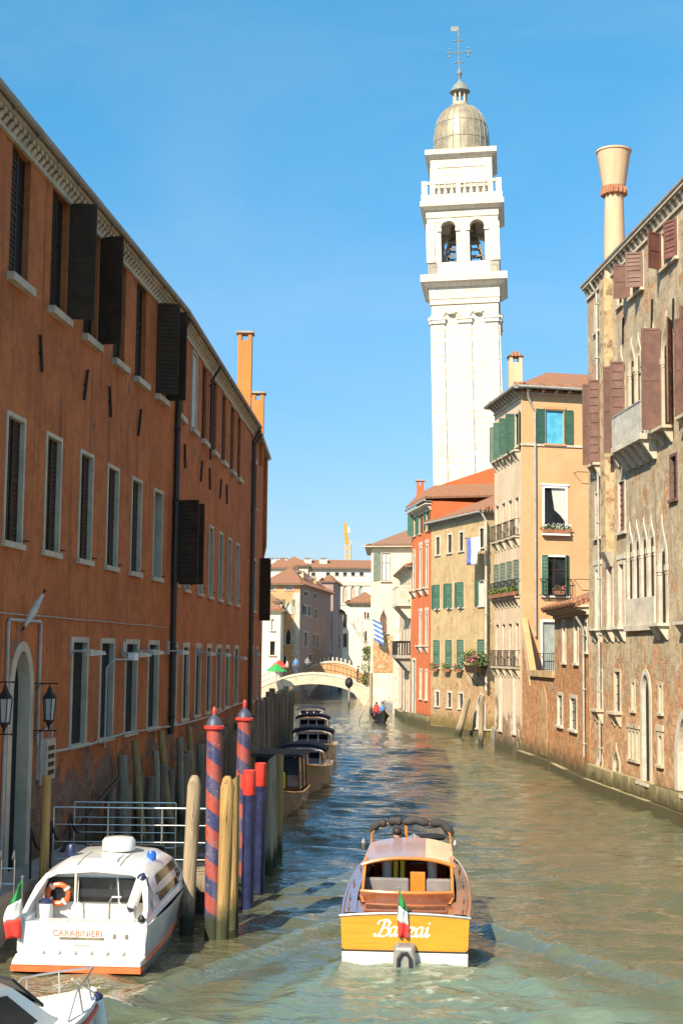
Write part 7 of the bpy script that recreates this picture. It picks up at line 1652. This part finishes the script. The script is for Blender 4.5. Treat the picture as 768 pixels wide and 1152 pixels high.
# -------- gondola with passengers near the bridge
P = onz(428, 815); gd_ = thing('gondola', 'black gondola with red seats and passengers near the right end of the bridge', 'gondola', (P[0]-.1, P[1]+9.5, 0), math.pi+R(2))
st = [(0, .06, 1.2, .04, .8, .01), (1.5, .45, .6, .35, .35, .2), (4.5, .72, .45, .6, .25, .45), (7.5, .55, .55, .4, .3, .25), (9.2, .2, .8, .1, .5, .05), (9.8, .03, 1.1, .02, .7, .01)]
ho, (Ys, I) = hull(gd_, st, M['black']); rubrail(gd_, Ys, I, 'black', .03); deck(gd_, Ys, I, 7.0, 9.6, 'black', 'fore_deck', .02, .05); deck(gd_, Ys, I, .3, 3.0, 'black', 'aft_deck', .02, .05)
mb = MB(); mb.tube([(0, 9.7, 1.0), (0, 9.95, 1.5), (0, 9.85, 1.75), (0, 10.05, 1.85)], .045, 6)
for k in range(5): mb.box(-.02, .02, 9.9, 10.12, 1.1+.11*k, 1.16+.11*k)
mb.build('prow_iron', M['ali'], gd_, local=True); mb = MB(); mb.box(-.45, .45, 4.0, 4.5, .35, .95); mb.build('seat', M['redp'], gd_, local=True, bevel=.06)
mb = MB(); mb.box(-.5, .5, 3.0, 7.0, .12, .16); mb.build('floor', M['mahog'], gd_, local=True)
mb = MB(); mb.tube([(.55, 1.7, 1.9), (1.6, 4.2, .0), (1.95, 5.0, -.5)], .03, 6); mb.build('oar', M['pile'], gd_, local=True)
G_ = world(gd_)
person('person in red sitting in the gondola, left of the other passenger', G_ @ Vector((.25, 4.5, .16)), math.pi, C_rd, C_dk, sitting())
person('person in blue sitting in the gondola, right of the passenger in red', G_ @ Vector((-.25, 4.6, .16)), math.pi, C_bl, C_jn, sitting())
# -------- boats under the bridge
P = onz(363, 777); t = thing('white_motorboat', 'small white motorboat seen under the arch of the stone bridge', 'boat', (P[0], P[1], 0), 0)
st = [(0, 1.0, .9, .95, .4, .9), (3, 1.05, 1.0, .9, .45, .8), (5, .5, 1.2, .3, .5, .2), (5.6, .04, 1.25, .02, .5, .01)]
ho, (Ys, I) = hull(t, st, M['gel']); deck(t, Ys, I, 2.2, 5.5, 'gel', 'deck'); mb = MB(); mb.hexa([(-.9, 1.8, 1.0), (.9, 1.8, 1.0), (.8, 3.4, 1.0), (-.8, 3.4, 1.0), (-.85, 1.9, 1.8), (.85, 1.9, 1.8), (.7, 3.0, 1.8), (-.7, 3.0, 1.8)]); cb = mb.build('cabin', M['gel'], t, local=True, bevel=.05)
mb = MB(); mb.box(-.8, -.05, 1.78, 1.83, 1.2, 1.65); mb.box(.05, .8, 1.78, 1.83, 1.2, 1.65); mb.build('rear_windows', M['bglass'], cb, local=True)
P = onz(337, 785); t = thing('covered_boat', 'moored boat under a pale grey canvas cover at the left beneath the stone bridge', 'boat', (P[0]-.2, P[1], 0), R(3))
st = [(0, 1.2, .9, 1.1, .4, 1.0), (4, 1.25, 1.0, 1.1, .45, 1.0), (7, .5, 1.2, .3, .5, .2), (7.8, .04, 1.3, .02, .5, .01)]
ho, (Ys, I) = hull(t, st, M['mahog']); deck(t, Ys, I, 0, 7.7, 'plank'); mb = MB(); mb.grid([[(-1.15, y, 1.0), (-1.0, y, 1.6), (0, y, 2.4-.05*y), (1.0, y, 1.6), (1.15, y, 1.0)] for y in (.8, 3, 5.5)]); mb.poly([(-1.15, .8, 1.0), (-1.0, .8, 1.6), (0, .8, 2.36), (1.0, .8, 1.6), (1.15, .8, 1.0)]); mb.build('canvas_cover', M['zinc'], t, local=True)
mb = MB(); mb.box(-.2, .35, -.03, -.004, .45, .8); mb.build('blue_panel', M['bluel'], t, local=True)
# -------- parasols on the far quay, statue like finial
for lab, px, y, mt, r in (('green parasol on the quay at the left end of the stone bridge', 311, 752, 'flg', 1.1), ('red parasol behind the green one on the quay left of the bridge', 314, 748, 'flr', 1.0)):
    Y = 146 if mt == 'flg' else 152; P = at(px, y, Y); t = thing('parasol', lab, 'parasol', (P[0], Y, .7), 0); mb = MB(); mb.tube([(0, 0, 0), (0, 0, P[2]-.7+.6)], .04, 6); mb.build('pole', M['zinc'], t, local=True)
    mb = MB(); mb.lathe([(r, P[2]-1.0), (r*.55, P[2]-.55), (.03, P[2]-.2)], 8); mb.build('canopy', M[mt], t, local=True)
P = at(445, 715, 135); t = thing('garden_urn', 'white stone pier with a ball finial beside the cream house near the bridge', 'pillar', (5.35, 128, 0), 0)
mb = MB(); mb.box(-.6, .6, -.6, .6, 0, hz(444, 726, 128)); mb.box(-.75, .75, -.75, .75, hz(444, 726, 128)+.003, hz(444, 723.5, 128)); mb.build('pier', M['stone_w'], t, local=True)
mb = MB(); z = hz(444, 723.5, 128); mb.lathe([(.5, z), (.55, z+.3), (.25, z+.9), (.35, z+1.2), (.42, z+1.5), (.3, z+1.8), (.05, z+1.95)], 14); mb.build('finial', M['stone_w'], t, local=True, smooth=True)
P = at(404, 752, 146); t = tag(MB().build('x', M['leaf']) if False else thing('green_shrub', 'leafy shrub behind the bridge railing by the small tree', 'shrub', (at(412, 760, 152)[0], 152.5, 1.2)), None)
mb = MB(); leaves(mb, (at(412, 760, 152)[0], 152.5, 2.4), .9, 240, .16, (0, 0, 1)); mb.build('foliage', [M['leaf'], M['leaf_y']], t, recalc=False)
mb = MB(); mb.tube([(at(412, 760, 152)[0], 152.5, .7), (at(412, 760, 152)[0], 152.5, 2.2)], .05, 5); mb.build('stem', M['pile_d'], t)
